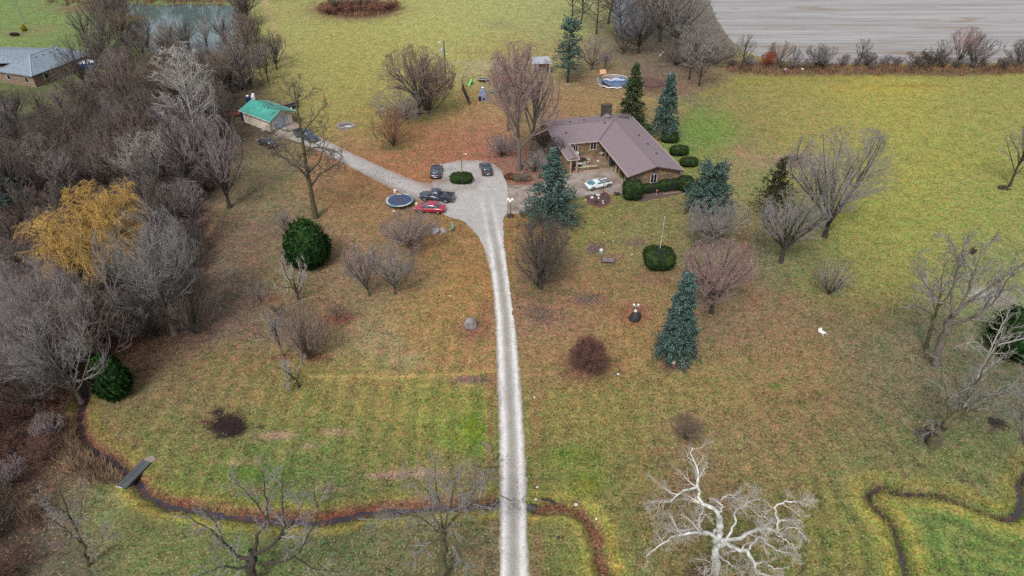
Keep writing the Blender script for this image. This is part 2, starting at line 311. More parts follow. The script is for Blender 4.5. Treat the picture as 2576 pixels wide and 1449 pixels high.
def ground_colour(X, Y):
    px, py = proj(X, Y)
    px = np.where(Y > 8, px, W/2+X*14); py = np.where(Y > 8, py, 1750.0)
    jx = px+(fbm(X*.12, Y*.12, 3)-.5)*110+(fbm(X*.6, Y*.6, 5)-.5)*34; jy = py+(fbm(X*.12+50, Y*.12, 4)-.5)*60+(fbm(X*.6, Y*.6, 6)-.5)*20
    jx = np.clip(jx, -400, 3000); jy = np.clip(jy, -200, 1700)
    num = np.zeros((*X.shape, 3)); den = np.zeros(X.shape)
    cl = srgb2base(GCA[:, 3:6])
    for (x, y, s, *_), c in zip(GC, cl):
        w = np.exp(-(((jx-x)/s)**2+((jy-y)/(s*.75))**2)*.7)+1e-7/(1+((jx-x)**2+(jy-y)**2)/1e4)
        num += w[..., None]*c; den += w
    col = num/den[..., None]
    e = 1+(fbm(X*1.1, Y*1.1, 11)-.5)*1.5
    for p in PATCH:
        if p[0] == 'e':
            _, x, y, sx, sy, c, a = p
            d = ((px-x)/sx)**2+((py-y)/sy)**2
            w = np.clip((a*1.25)*np.exp(-(d*np.clip(e, .3, 2)*1.1)**1.4), 0, 1)
        else:
            _, pts, wd, c, a = p
            w = np.clip(a*np.exp(-(dpoly(px, py, pts)/(wd*np.clip(e, .4, 1.6)))**2), 0, 1)
        col = col*(1-w[..., None])+srgb2base(c)*w[..., None]
    leaf = np.full(X.shape, .10)
    for x, y, sx, sy, v in LEAFC:
        leaf = np.maximum(leaf, v*np.exp(-(((jx-x)/sx)**2+((jy-y)/sy)**2)*.8))
    leaf = leaf*np.clip(.35+fbm(X*.25, Y*.25, 21)*1.3, 0, 1.3)
    # mowing lanes on the front lawns
    st = np.sin(X*2*math.pi/2.3+fbm(X*.05, Y*.05, 8)*3+(fbm(X*.4,Y*.1,31)-.5)*2)*np.clip((py-800)/200, 0, 1)*np.clip((1270-py)/40, 0, 1)*(.4+fbm(X*.1,Y*.1,9))
    col = col*(1+.12*np.where(px > 1330, .45, 1)[..., None]*st[..., None]*np.array([1.1, 1, .8]))
    d3 = dpoly(X, Y, CREEK3[::3])
    inn = np.clip((px-1880)/150, 0, 1)*np.clip((py-1130)/90, 0, 1)
    col = col*(1+(.21*np.sin(d3*2*math.pi/1.75+(fbm(X*.3,Y*.3,14)-.5)*2)*inn*(d3 > 1.6)*(.3+fbm(X*.25,Y*.25,15)))[..., None]*np.array([1.2, 1, .6]))
    dd = np.minimum(np.minimum(dpoly(X, Y, CREEK1[::2]), dpoly(X, Y, CREEK2[::2])), d3)
    south = dpoly(X, Y+.5, CREEK1[::2]) < dpoly(X, Y-.5, CREEK1[::2])
    w = np.exp(-((dd-1.25)/.55)**2)*np.where(south, .95, .5)*(fbm(X*.8,Y*.8,17)*.8+.35); w = np.clip(w, 0, 1)
    col = col*(1-w[..., None])+srgb2base((166, 152, 72))*w[..., None]
    d1 = np.minimum(dpoly(X, Y, CREEK1[::2]), dpoly(X, Y, CREEK2[::2]))
    d1n = np.minimum(dpoly(X, Y-.42, CREEK1[::2]), dpoly(X, Y, CREEK2[::2])); w = np.clip(1.15-d1n/np.where(dpoly(X, Y, CREEK2[::4]) < 3, .8, .58)+(e-1)*.9, 0, 1); col = col*(1-w[..., None])+srgb2base((110, 70, 54))*w[..., None]
    w = np.clip(1.2-d3/.42+(e-1)*.5, 0, 1); col = col*(1-w[..., None])+srgb2base((60, 48, 40))*w[..., None]
    leaf = np.where(d1n < .7, 1.0, leaf)*(1-np.exp(-((px-575)/70)**2-((py-1070)/45)**2))
    return col, leaf, px, py
def carve(X, Y):
    e = (fbm(X*1.3, Y*1.3, 41)-.5)*.55
    def prof(d, hw, bank, dep):
        t = np.clip(1-(d+e-hw)/bank, 0, 1); return -(dep+(fbm(X*.5, Y*.5, 44)-.5)*.42)*t*t*(3-2*t)
    wide = np.clip((X+38)/12, 0, 1)
    z = prof(dpoly(X, Y, CREEK1), .20, .62, .78)
    z = np.minimum(z, prof(dpoly(X, Y, CREEK2), .55, .6, .6))
    z = np.minimum(z, prof(dpoly(X, Y, CREEK3), .06, .5, .75))
    ip = inpoly(X, Y, POND) | inpoly(X, Y, DARKP)
    return np.where(ip, -.5, z)
def axis(parts):
    o = []
    for a, b, s in parts: o += list(np.arange(a, b, s))
    return np.array(sorted(set(np.round(o, 3))))
xs = axis([(-3000,-400,400),(-400,-130,12),(-130,-56,1.4),(-56,62,.42),(62,170,1.2),(170,420,12),(420,3001,400)])
ys = axis([(-200,16,12),(16,24,1),(24,66,.34),(66,130,.9),(130,270,1.3),(270,600,20),(600,4001,300)])
GX, GY = np.meshgrid(xs, ys)
gz = carve(GX, GY)
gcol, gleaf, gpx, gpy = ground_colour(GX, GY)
def soil_nodes(nt, b, col, leaf):
    co = objco(nt)
    n1 = noise(nt, .45, 4, .65, co); n2 = noise(nt, 1.5, 4, .7, co, .4); n3 = noise(nt, 4.5, 4, .8, co, .6); n4 = noise(nt, .9, 3, .6, co, 1.0)
    v = mth(nt, 'ADD', mth(nt, 'MULTIPLY', n1, 1.1), mth(nt, 'MULTIPLY', n2, 2.0))
    v = mth(nt, 'ADD', v, mth(nt, 'MULTIPLY', n3, 4.5)); v = mth(nt, 'SUBTRACT', v, 2.78)
    v = mth(nt, 'MINIMUM', mth(nt, 'MAXIMUM', v, .22), 2.3)
    cc = nt.nodes.new('ShaderNodeCombineColor'); [nt.links.new(v, cc.inputs[i]) for i in range(3)]
    c = mixc(nt, 1.0, col, cc.outputs[0], 'MULTIPLY')
    c = mixc(nt, 1.0, c, mixc(nt, ramp(nt, n4, .35, .65), (.84, 1.08, .95), (1.14, .96, 1.1)), 'MULTIPLY')
    vo = nt.nodes.new('ShaderNodeTexVoronoi'); vo.inputs['Scale'].default_value = 3.6; nt.links.new(co, vo.inputs['Vector'])
    sx = nt.nodes.new('ShaderNodeSeparateColor'); nt.links.new(vo.outputs['Color'], sx.inputs[0])
    near = mth(nt, 'LESS_THAN', vo.outputs['Distance'], .42)
    on = mth(nt, 'MULTIPLY', mth(nt, 'LESS_THAN', sx.outputs[0], mth(nt, 'MULTIPLY', leaf, .62)), near)
    lc = mixc(nt, sx.outputs[1], S(98, 66, 52), S(178, 128, 94))
    c = mixc(nt, mth(nt, 'MULTIPLY', on, .7), c, lc)
    vo2 = nt.nodes.new('ShaderNodeTexVoronoi'); vo2.inputs['Scale'].default_value = 6.5; nt.links.new(co, vo2.inputs['Vector'])
    sx2 = nt.nodes.new('ShaderNodeSeparateColor'); nt.links.new(vo2.outputs['Color'], sx2.inputs[0])
    sp = mth(nt, 'MULTIPLY', mth(nt, 'MULTIPLY', mth(nt, 'GREATER_THAN', sx2.outputs[2], .965), mth(nt, 'LESS_THAN', vo2.outputs['Distance'], .45)), mth(nt, 'GREATER_THAN', leaf, .02))
    c = mixc(nt, mth(nt, 'MULTIPLY', sp, .6), c, S(198, 178, 132))
    nt.links.new(c, b.inputs['Base Color']); b.inputs['Roughness'].default_value = .9; b.inputs['Specular IOR Level'].default_value = .2
    bump(nt, b, mth(nt, 'ADD', n3, mth(nt, 'MULTIPLY', n2, .8)), .8, .12)
m, nt, b = newmat('grass_ground')
a1 = nt.nodes.new('ShaderNodeAttribute'); a1.attribute_name = 'tint'
a2 = nt.nodes.new('ShaderNodeAttribute'); a2.attribute_name = 'leaf'
soil_nodes(nt, b, a1.outputs['Color'], a2.outputs['Fac'])
nx, ny = len(xs), len(ys)
idx = np.arange(nx*ny).reshape(ny, nx)
f = np.stack([idx[:-1, :-1], idx[:-1, 1:], idx[1:, 1:], idx[1:, :-1]], -1).reshape(-1, 4)
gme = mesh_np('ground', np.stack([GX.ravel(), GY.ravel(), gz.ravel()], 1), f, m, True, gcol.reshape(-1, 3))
la = gme.attributes.new('leaf', 'FLOAT', 'POINT'); la.data.foreach_set('value', gleaf.ravel().astype(np.float32))
tag(link('ground', gme), kind='structure')
print('ground verts', nx*ny)

def sheet(name, outline, z, spacing, m, jit=.12, colour=None, world=False):
    pts = outline if world else wpts(outline)
    ed = []
    for i in range(len(pts)):
        a = Vector(pts[i]); c = Vector(pts[(i+1) % len(pts)]); n = max(1, int((c-a).length/spacing))
        for k in range(n):
            q = a.lerp(c, k/n); nn = Vector((-(c-a).y, (c-a).x)).normalized() if (c-a).length > 0 else Vector((0, 0))
            ed.append(q+nn*(jit*2.4*(float(fbm(np.array([q.x*.9]), np.array([q.y*.9]), 61)[0])-.5)+random.gauss(0, jit*.25)))
    X = [p.x for p in ed]; Y = [p.y for p in ed]
    gx, gy = np.meshgrid(np.arange(min(X), max(X), spacing), np.arange(min(Y), max(Y), spacing))
    gx = gx+np.random.RandomState(1).uniform(-.2, .2, gx.shape)*spacing
    k = inpoly(gx, gy, [tuple(p) for p in ed]) & (dpoly(gx, gy, [tuple(p) for p in ed+ed[:1]]) > spacing*.6)
    inner = [Vector((float(a), float(b_))) for a, b_ in zip(gx[k], gy[k])]
    n = len(ed)
    vs, _, fs, *_ = geometry.delaunay_2d_cdt(ed+inner, [], [list(range(n))], 1, 1e-4)
    v = np.array([(p.x, p.y, 0) for p in vs]); f = np.array([t for t in fs if len(t) == 3])
    v[:, 2] = z(v[:, 0], v[:, 1]) if callable(z) else z
    a = v[f]; nz = np.cross(a[:, 1]-a[:, 0], a[:, 2]-a[:, 0])[:, 2]
    f[nz < 0] = f[nz < 0][:, ::-1]
    me = mesh_np(name, v, f, m, True, None if colour is None else colour(v[:, 0], v[:, 1]))
    return tag(link(name, me), kind='structure')

# gravel driveway and parking court
m, nt, b = newmat('gravel')
a1 = nt.nodes.new('ShaderNodeAttribute'); a1.attribute_name = 'tint'; co = objco(nt)
n1 = noise(nt, .7, 5, .65, co); n3 = noise(nt, 7, 5, .8, co); n5 = noise(nt, 22, 2, .6, co)
v = mth(nt, 'ADD', mth(nt, 'MULTIPLY', n1, .5), mth(nt, 'ADD', mth(nt, 'MULTIPLY', n3, .7), mth(nt, 'MULTIPLY', n5, .35)))
v = mth(nt, 'ADD', v, .22)
cc = nt.nodes.new('ShaderNodeCombineColor'); [nt.links.new(v, cc.inputs[i]) for i in range(3)]
c = mixc(nt, 1.0, a1.outputs['Color'], cc.outputs[0], 'MULTIPLY')
c = mixc(nt, mth(nt, 'MULTIPLY', ramp(nt, noise(nt, 2.4, 5, .8, co), .60, .72), .75), c, S(112, 104, 94))
c = mixc(nt, mth(nt, 'MULTIPLY', ramp(nt, noise(nt, .6, 4, .7, co, .6), .55, .72), .4), c, S(140, 130, 116))
nt.links.new(c, b.inputs['Base Color']); b.inputs['Roughness'].default_value = .92; bump(nt, b, n5, .5, .05)
GRAVEL = m
DRIVE = [(1247,1750),(1253,1470),(1256,1300),(1254,1100),(1250,950),(1245,800),(1235,690),(1221,630),(1200,590),(1165,556),(1128,545),(1085,522),(1045,500),(1000,482),(940,453),(870,413),(800,378),(745,356),(700,338),(690,318),(735,300),(765,325),(830,358),(880,383),(950,415),(1010,441),(1050,457),(1085,462),(1100,447),(1080,438),(1085,424),(1115,413),(1150,405),(1200,403),(1240,410),(1262,430),(1272,455),(1277,475),(1277,535),(1266,548),(1267,600),(1274,660),(1287,760),(1300,850),(1310,950),(1321,1100),(1326,1250),(1329,1350),(1333,1470),(1345,1750)]
CL = wpts([(1296,1750),(1292,1449),(1291,1300),(1288,1100),(1280,950),(1272,800),(1258,690),(1248,620),(1235,560),(1225,500)])
def drive_col(X, Y):
    px, py = proj(X, Y)
    d = dpoly(X, Y, CL); base = np.tile(srgb2base((180, 177, 174)), (len(X), 1))
    def mixin(w, c):
        nonlocal base
        base = base*(1-w[:, None])+srgb2base(c)*w[:, None]
    far = np.clip((py-470)/200, 0, 1)
    mixin(np.exp(-((d-.80)/.27)**2)*far*.95, (236, 234, 231))
    mixin(np.exp(-(d/.34)**2)*far*.8, (148, 144, 130))
    mixin(np.clip((d-1.02)/.2+(fbm(X*1.5,Y*1.5,71)-.5)*.8, 0, 1)*np.clip((py-620)/80, 0, 1)*.9, (128, 112, 88))
    side = (px < 1090) & (py < 520)
    dl = dpoly(px, py, [(700,325),(780,352),(870,398),(950,434),(1020,466),(1080,490)])
    mixin(np.where(side, np.clip((dl-8)/12, 0, 1)*.7, 0), (140, 108, 84))
    mixin(np.where(side, np.exp(-(dl/7)**2)*.5, 0), (176, 176, 176))
    mixin(np.exp(-((px-1110)/30)**2-((py-455)/10)**2)*.8, (132, 104, 92))
    mixin(np.exp(-(dpoly(px, py, [(1095,475),(1130,485),(1160,472),(1195,472),(1205,450)])/7)**2)*.4, (128, 96, 84))
    mixin(np.exp(-(dpoly(px, py, [(1140,405),(1200,402),(1245,410),(1270,440)])/6)**2)*.5, (142, 112, 100))
    mixin(np.clip(fbm(X*.3, Y*.3, 51)-.5, 0, 1)*1.2, (144, 142, 142))
    return base
sheet('driveway', DRIVE, .02, .3, GRAVEL, .15, drive_col)
# concrete
m, nt, b = newmat('concrete'); co = objco(nt)
n1 = noise(nt, .35, 5, .6, co, .8); n2 = noise(nt, 3, 5, .7, co)
c = mixc(nt, ramp(nt, n1, .35, .65), S(132, 116, 104), S(172, 160, 150))
c = mixc(nt, mth(nt, 'MULTIPLY', ramp(nt, n2, .5, .75), .35), c, S(110, 92, 80))
nt.links.new(c, b.inputs['Base Color']); nt.links.new(mth(nt, 'ADD', mth(nt, 'MULTIPLY', n1, .9), .1), b.inputs['Roughness']); bump(nt, b, n2, .15, .01)
CONC = m
sheet('concrete_drive', [(1278,466),(1330,466),(1400,452),(1440,436),(1500,430),(1530,418),(1592,478),(1575,487),(1510,489),(1445,499),(1400,512),(1340,528),(1308,536),(1279,542)], .045, .8, CONC, .0)
sheet('garage_apron', [(682,338),(736,318),(762,334),(710,356)], .04, .6, CONC, .03)
sheet('side_path', [(1372,430),(1360,400),(1352,372),(1345,350),(1352,350),(1364,375),(1376,402),(1388,428)], .03, .4, mat('path_stone', S(136,122,118), .9, .3, 4), .04)
# harvested field
m, nt, b = newmat('field_soil'); co = objco(nt)
mp = nt.nodes.new('ShaderNodeMapping'); mp.inputs['Scale'].default_value = (.035, 1.0, 1); mp.inputs['Rotation'].default_value = (0, 0, R_(-6))
nt.links.new(co, mp.inputs[0]); st = noise(nt, .45, 6, .75, mp.outputs[0], 1.1)
mp2 = nt.nodes.new('ShaderNodeMapping'); mp2.inputs['Scale'].default_value = (.12, 1.0, 1); nt.links.new(co, mp2.inputs[0])
st2 = noise(nt, .16, 5, .6, mp2.outputs[0], 1.2)
c = mixc(nt, ramp(nt, st, .34, .66), S(138, 134, 132), S(176, 175, 176))
c = mixc(nt, mth(nt, 'MULTIPLY', ramp(nt, st2, .54, .66), .75), c, S(136, 120, 102))
mp3 = nt.nodes.new('ShaderNodeMapping'); mp3.inputs['Scale'].default_value = (.05, .9, 1); mp3.inputs['Rotation'].default_value = (0, 0, R_(9)); nt.links.new(co, mp3.inputs[0])
c = mixc(nt, mth(nt, 'MULTIPLY', ramp(nt, noise(nt, .8, 3, .6, mp3.outputs[0], 2.2), .60, .66), .6), c, S(112, 106, 100))
c = mixc(nt, 1.0, c, mixc(nt, noise(nt, 4, 3, .7, co), (.75,.75,.75), (1.2,1.2,1.2)), 'MULTIPLY')
nt.links.new(c, b.inputs['Base Color']); b.inputs['Roughness'].default_value = .95; bump(nt, b, st, .4, .2)
sheet('harvested_field', [(1790,-220),(1776,-60),(1784,0),(1800,45),(1835,95),(1870,130),(1930,150),(2100,163),(2300,160),(2576,156),(2900,150),(3200,100),(2900,-220)], .012, 3.0, m, .4)
# water
def water(name, c, rough, op=.9):
    m, nt, b = newmat(name); co = objco(nt)
    f_ = noise(nt, .25, 4, .6, co)
    nt.links.new(mixc(nt, ramp(nt, f_, .3, .7), tuple(x*.75 for x in c), c), b.inputs['Base Color'])
    b.inputs['Roughness'].default_value = rough; b.inputs['IOR'].default_value = 1.33; b.inputs['Specular IOR Level'].default_value = .8
    bump(nt, b, noise(nt, 1.6, 3, .5, co), .03, .03); return m
def pond_col(X, Y):
    px, py = proj(X, Y)
    return np.ones((len(X), 3))
def grow(poly, k):
    c = Vector((sum(p[0] for p in poly)/len(poly), sum(p[1] for p in poly)/len(poly)))
    return [tuple(c+(Vector(p)-c)*k) for p in poly]
sheet('pond_water', grow(POND[:-1], 1.03), -.14, 3.0, water('pond_water', S(96,118,116), .03), 0, None, True)
sheet('dark_pond_water', grow(DARKP[:-1], 1.02), -.14, 3.0, water('dark_water', S(40,40,56), .2), 0, None, True)
def strip(name, line, hw, z, m):
    v = []; n = len(line)
    for i, p in enumerate(line):
        a = Vector(line[max(i-1, 0)]); c = Vector(line[min(i+1, n-1)]); t = (c-a).normalized(); q = Vector((-t.y, t.x))*hw; p = Vector(p)
        v += [(p.x-q.x, p.y-q.y, z), (p.x+q.x, p.y+q.y, z)]
    f = [(2*i, 2*i+1, 2*i+3, 2*i+2) for i in range(n-1)]
    o = MB().add(v, f).build(name, m); return tag(o, kind='structure')
WC = water('creek_water', S(74,68,76), .05)
_b = WC.node_tree.nodes['Principled BSDF']; _l = _b.inputs['Base Color'].links[0].from_socket; _nt = WC.node_tree
_f = ramp(_nt, noise(_nt, 1.1, 5, .75, objco(_nt), .5), .50, .60); _nt.links.new(mixc(_nt, _f, _l, S(104, 64, 50)), _b.inputs['Base Color'])
_nt.links.new(mth(_nt, 'ADD', mth(_nt, 'MULTIPLY', _f, .8), .05), _b.inputs['Roughness'])
strip('creek_water', CREEK1[::2], .55, -.63, WC)
strip('creek_water', CREEK3[::2], .5, -.6, WC)
# ------------------------------------------------------------------ trees
def nrm(a): return a/np.maximum(np.linalg.norm(a, axis=-1, keepdims=True), 1e-9)
def walk(rs, p0, d0, L, r0, r1, K, wob, trop):
    n = len(p0); P = np.zeros((n, K, 3)); P[:, 0] = p0; d = nrm(d0); step = (L/(K-1))[:, None]
    for k in range(1, K):
        d = nrm(d+rs.normal(0, wob, (n, 3))+np.array([0, 0, 1])*trop)
        P[:, k] = P[:, k-1]+d*step
    t = np.linspace(0, 1, K)[None, :]
    return P, r0[:, None]*(1-t)+r1[:, None]*t
def kids(rs, P, Rr, n, ang, ratio, t0, K, wob, trop, rmin, Lp, tipk=.55, sprd=9, t1=1.0, lv_=(.7, 1.2), even=False):
    N_, KP, _ = P.shape; i = np.repeat(np.arange(N_), n)
    t = t0+(t1-t0)*((np.tile(np.arange(n), N_)+rs.uniform(0, 1, N_*n))/n)
    t = np.clip(t, 0, .999); s = t*(KP-1); k = s.astype(int); fr = (s-k)[:, None]
    p = P[i, k]*(1-fr)+P[i, k+1]*fr; tan = nrm(P[i, k+1]-P[i, k])
    r = Rr[i, k]*(1-fr[:, 0])+Rr[i, k+1]*fr[:, 0]
    a = nrm(np.cross(tan, rs.normal(0, 1, tan.shape)))
    if even:
        th = np.arange(len(t))*2.39996+rs.normal(0, .25, len(t)); h_ = np.stack([np.cos(th), np.sin(th), th*0], 1); a = nrm(h_-tan*np.sum(h_*tan, 1)[:, None])
    an = np.radians(np.clip(rs.normal(ang, sprd, len(t)), ang-1.6*sprd, ang+.85*sprd))[:, None]
    d = tan*np.cos(an)+a*np.sin(an)
    L = Lp[i]*ratio*(1-tipk*(t-t0)/(1-t0+1e-6))*rs.uniform(lv_[0], lv_[1], len(t))
    r0 = np.maximum(r*.62, rmin)
    Pn, Rn = walk(rs, p, d, L, r0, np.full(len(t), rmin*.7), K, wob, trop)
    return Pn, Rn, L
def tubes(lst, sides):
    V = []; F = []; o = 0
    for (P, Rr), S_ in zip(lst, sides):
        n, K, _ = P.shape
        tan = np.zeros_like(P); tan[:, 1:-1] = P[:, 2:]-P[:, :-2]; tan[:, 0] = P[:, 1]-P[:, 0]; tan[:, -1] = P[:, -1]-P[:, -2]; tan = nrm(tan)
        ref = np.where(np.abs(tan[:, :1, 2:3]) > .8, np.array([1.0, .2, 0]), np.array([.1, .2, 1.0]))
        a = nrm(np.cross(tan, np.broadcast_to(ref, tan.shape))); b_ = np.cross(tan, a)
        th = np.arange(S_)*2*np.pi/S_
        if K == 2:      # fine twigs end in a point
            b0 = P[:, :1, None]+(a[:, :1, None]*np.cos(th)[:, None]+b_[:, :1, None]*np.sin(th)[:, None])*Rr[:, :1, None, None]
            V.append(np.concatenate([b0.reshape(n, S_, 3), P[:, 1:2]], 1).reshape(-1, 3)); ix = (o+np.arange(n*(S_+1))).reshape(n, S_+1)
            F.append(np.concatenate([np.stack([ix[:, j_], ix[:, (j_+1) % S_], ix[:, S_]], -1) for j_ in range(S_)])); o += n*(S_+1); continue
        ring = P[:, :, None]+(a[:, :, None]*np.cos(th)[:, None]+b_[:, :, None]*np.sin(th)[:, None])*Rr[:, :, None, None]
        V.append(ring.reshape(-1, 3)); ix = (o+np.arange(n*K*S_)).reshape(n, K, S_); j = np.roll(np.arange(S_), -1)
        q4 = np.stack([ix[:, :-1], ix[:, :-1][:, :, j], ix[:, 1:][:, :, j], ix[:, 1:]], -1).reshape(-1, 4); F.append(np.concatenate([q4[:, [0, 1, 2]], q4[:, [0, 2, 3]]])); o += n*K*S_
    return np.concatenate(V), np.concatenate(F)
# kind: trunk fraction, trunk wobble, trunk radius/H, levels (n, angle, ratio, t0, K, wobble, tropism)
KIND = {
 'vase':  (.18, .04, .020, [(13,25,3.9,.45,7,.045,.035),(10,26,.48,.18,4,.07,.05),(8,28,.5,.12,3,.08,.04),(5,30,.5,.1,2,.06,.02)]),
 'round': (.26, .05, .024, [(18,44,2.6,.35,7,.06,.05),(10,32,.5,.15,4,.08,.06),(8,30,.5,.12,3,.09,.04),(5,34,.5,.1,2,.08,.0)]),
 'up':    (.92, .02, .013, [(26,30,.40,.2,6,.05,.06),(9,27,.5,.15,4,.07,.05),(7,30,.5,.1,3,.08,.05),(4,32,.5,.1,2,.08,.0)]),
 'forest':(.55, .04, .016, [(14,28,1.0,.25,6,.06,.06),(9,28,.5,.15,4,.08,.06),(7,30,.5,.1,3,.08,.05),(4,34,.5,.1,2,.08,0)]),
 'oak':   (.93, .035, .017, [(20,68,.40,.22,7,.22,.03),(7,46,.5,.2,5,.2,.03),(6,45,.55,.2,3,.16,.02),(4,42,.55,.2,2,.1,0)]),
 'bush':  (.05, .02, .014, [(28,27,15.0,.1,6,.05,.02),(8,26,.45,.2,3,.08,.04),(7,28,.5,.1,2,.08,.04),(4,32,.5,.1,2,.1,0)]),
 'apple': (.28, .16, .026, [(7,56,1.9,.35,5,.22,.05),(7,44,.5,.2,4,.18,.08),(7,42,.5,.1,3,.14,.05),(5,40,.55,.1,2,.1,.0)]),
 'ball':  (.06, .02, .016, [(60,42,15.0,.1,4,.05,.0),(7,30,.42,.15,3,.08,0),(5,32,.45,.1,2,.08,0),(3,36,.5,.1,2,.1,0)]),
 'willow':(.40, .06, .022, [(11,42,1.35,.4,6,.10,.05),(12,44,.5,.1,5,.12,-.05),(10,38,.8,.1,5,.08,-.24),(6,26,.6,.1,3,.06,-.30)]),
 'small': (.45, .06, .018, [(12,34,.95,.2,4,.08,.08),(8,32,.5,.2,3,.08,.05),(6,34,.5,.1,2,.08,.03)]),
}
def gen(seed, Hh, Wd, kind, lean=(0, 0), rmin=.013, dens=1.0, fixed=None, flat=0):
    rs = np.random.RandomState(seed); tf, tw, tr, lv = KIND[kind]
    L0 = np.array([Hh*tf]); P, Rr = walk(rs, np.zeros((1, 3)), np.array([[lean[0], lean[1], 1.0]]), L0, np.array([Hh*tr]), np.array([Hh*tr*(.25 if tf > .6 else .75)]), 8, tw, .02)
    out = [(P, Rr)]; L = L0
    cur = (P, Rr)
    for li, (n, ang, ratio, t0, K, wob, trop) in enumerate(lv):
        n = max(2, int(round(n*((dens*.80 if kind not in ('ball', 'oak', 'apple', 'small', 'willow') else dens) if li >= 1 else 1))))
        rm = rmin*(2.2 if li == 0 else 1.5 if li == 1 else 1.0)
        Pn, Rn, L = kids(rs, cur[0], cur[1], n, ang, ratio, t0, K, wob, trop, rm, L, .25 if kind == 'ball' else .5, 26 if kind == 'ball' and li == 0 else 15 if kind in ('bush', 'vase', 'forest', 'round') and li == 0 else 10, 1.0, (.88, 1.08) if li == 0 and kind != 'oak' else (.7, 1.2), li == 0)
        out.append((Pn, Rn)); cur = (Pn, Rn)
    allp = np.concatenate([o[0].reshape(-1, 3) for o in out[1:]])
    ph, pw_ = {'ball': (82, 70), 'bush': (93, 84), 'oak': (99, 92), 'apple': (97, 88), 'willow': (98, 84), 'small': (98, 90)}.get(kind, (95, 80))
    h = np.percentile(allp[:, 2], ph); w = np.percentile(np.hypot(allp[:, 0]-lean[0]*allp[:, 2], allp[:, 1]-lean[1]*allp[:, 2]), pw_)
    sz = Hh/h; sxy = Wd/w
    res = []
    for P, Rr in out:
        Q = P.copy()
        Q[..., 2] *= sz
        k = np.clip(Q[..., 2]/(Hh*.12), .35, 1) if kind not in ('ball', 'bush') else 1
        Q[..., 0] = (P[..., 0]-lean[0]*P[..., 2])*sxy+lean[0]*Q[..., 2]; Q[..., 1] = (P[..., 1]-lean[1]*P[..., 2])*sxy+lean[1]*Q[..., 2]
        res.append((Q, Rr))
    zc = {'vase': .56, 'round': .56, 'up': .5, 'forest': .56, 'oak': .55, 'bush': .42, 'ball': .36, 'apple': .6, 'willow': .55, 'small': .55}[kind]
    cz = Hh*zc; up_, dn_ = Hh-cz, cz*(1.0 if kind in ('ball', 'bush') else .8)
    def env(Q):
        q = np.stack([(Q[..., 0]-lean[0]*Q[..., 2])/Wd, (Q[..., 1]-lean[1]*Q[..., 2])/Wd, np.where(Q[..., 2] > cz, (Q[..., 2]-cz)/up_, (Q[..., 2]-cz)/dn_)], -1); return q, np.linalg.norm(q, axis=-1)
    _, rt = env(res[-1][0][:, -1]); g = np.clip(.92/np.median(rt), 1.0, 1.5) if kind not in ('oak', 'ball') else 1.0
    for li in range(1, len(res)):
        Q, Rr = res[li]; q, r = env(Q); sm = np.clip(r/.6, 0, 1); sm = sm*sm*(3-2*sm)
        r2 = r*(1+(g-1)*sm); lim = .97; soft = {'ball': .35, 'oak': .7, 'willow': .5, 'apple': .6}.get(kind, .16)
        r2 = np.where(r2 > lim, lim+(r2-lim)*soft, r2); q = q*(r2/np.maximum(r, 1e-6))[..., None]
        low = (q[..., 2] < 0) & (Q[..., 2] < cz)
        z = np.where(q[..., 2] > 0, cz+q[..., 2]*up_, cz+q[..., 2]*dn_)
        k = np.clip((Q[..., 2]/Hh-.06)/.15, 0, 1)[..., None] if kind not in ('ball', 'bush') else np.clip(Q[..., 2]/Hh/.12, 0, 1)[..., None]
        N2 = np.stack([q[..., 0]*Wd+lean[0]*z, q[..., 1]*Wd+lean[1]*z, z], -1)
        Q = Q*(1-k)+N2*k; Q[..., 2] = np.maximum(Q[..., 2], .03); res[li] = (Q, Rr)
    Rt = res[0][1]; Rt[:, 0] *= 1.45; Rt[:, 1] *= 1.1
    return res
def tree_meshes(res, bark, twig, ntr=2, key='tree'):
    v, f = tubes(res[:ntr], [8]+[5]*(ntr-1)); a = mesh_np(key+'_trunk', v, f, bark, True)
    v, f = tubes(res[ntr:], [4]+[3]*8); c = mesh_np(key+'_crown', v, f, twig, True)
    return a, c
BK = dict(
 dark=mat('bark_dark', S(66,58,50), .95, .35, 6, bmp=.6), grey=mat('bark_grey', S(112,104,96), .95, .3, 6, bmp=.5), moss=mat('bark_moss', S(96,92,62), .95, .35, 4, S(66,60,48), bmp=.6),
 pale=mat('bark_pale', S(172,168,162), .9, .25, 5, bmp=.3), brown=mat('bark_brown', S(92,74,60), .95, .3, 6, bmp=.5))
TW = dict(
 grey=mat('twig_grey', S(146,141,138), .95, .2, 2), purple=mat('twig_purple', S(144,133,134), .95, .2, 1.5), brown=mat('twig_brown', S(138,120,108), .95, .2, 2, rnd=.15), pink=mat('twig_pink', S(164,134,132), .95, .2, 1.5),
 dark=mat('twig_dark', S(100,92,86), .95, .2, 2, rnd=.15), pale=mat('twig_pale', S(176,170,164), .95, .2, 2), rust=mat('twig_rust', S(150,104,84), .95, .25, 2), red=mat('twig_red', S(120,82,74), .95, .25, 2),
 gold=mat('twig_gold', S(216,172,84), .9, .35, .4, S(160,132,84)), wood=mat('twig_wood', S(124,114,106), .95, .25, .5, rnd=.22), orange=mat('twig_orange', S(176,90,52), .95, .25, 2))
SEED = [100]
def tree_top(x, y, yt):
    b_ = at(x, y); lo, hi = .2, CH*.93
    for _ in range(40):
        m_ = (lo+hi)/2
        _, py = proj(b_.x, b_.y, m_)
        if py > yt: lo = m_
        else: hi = m_
    return lo
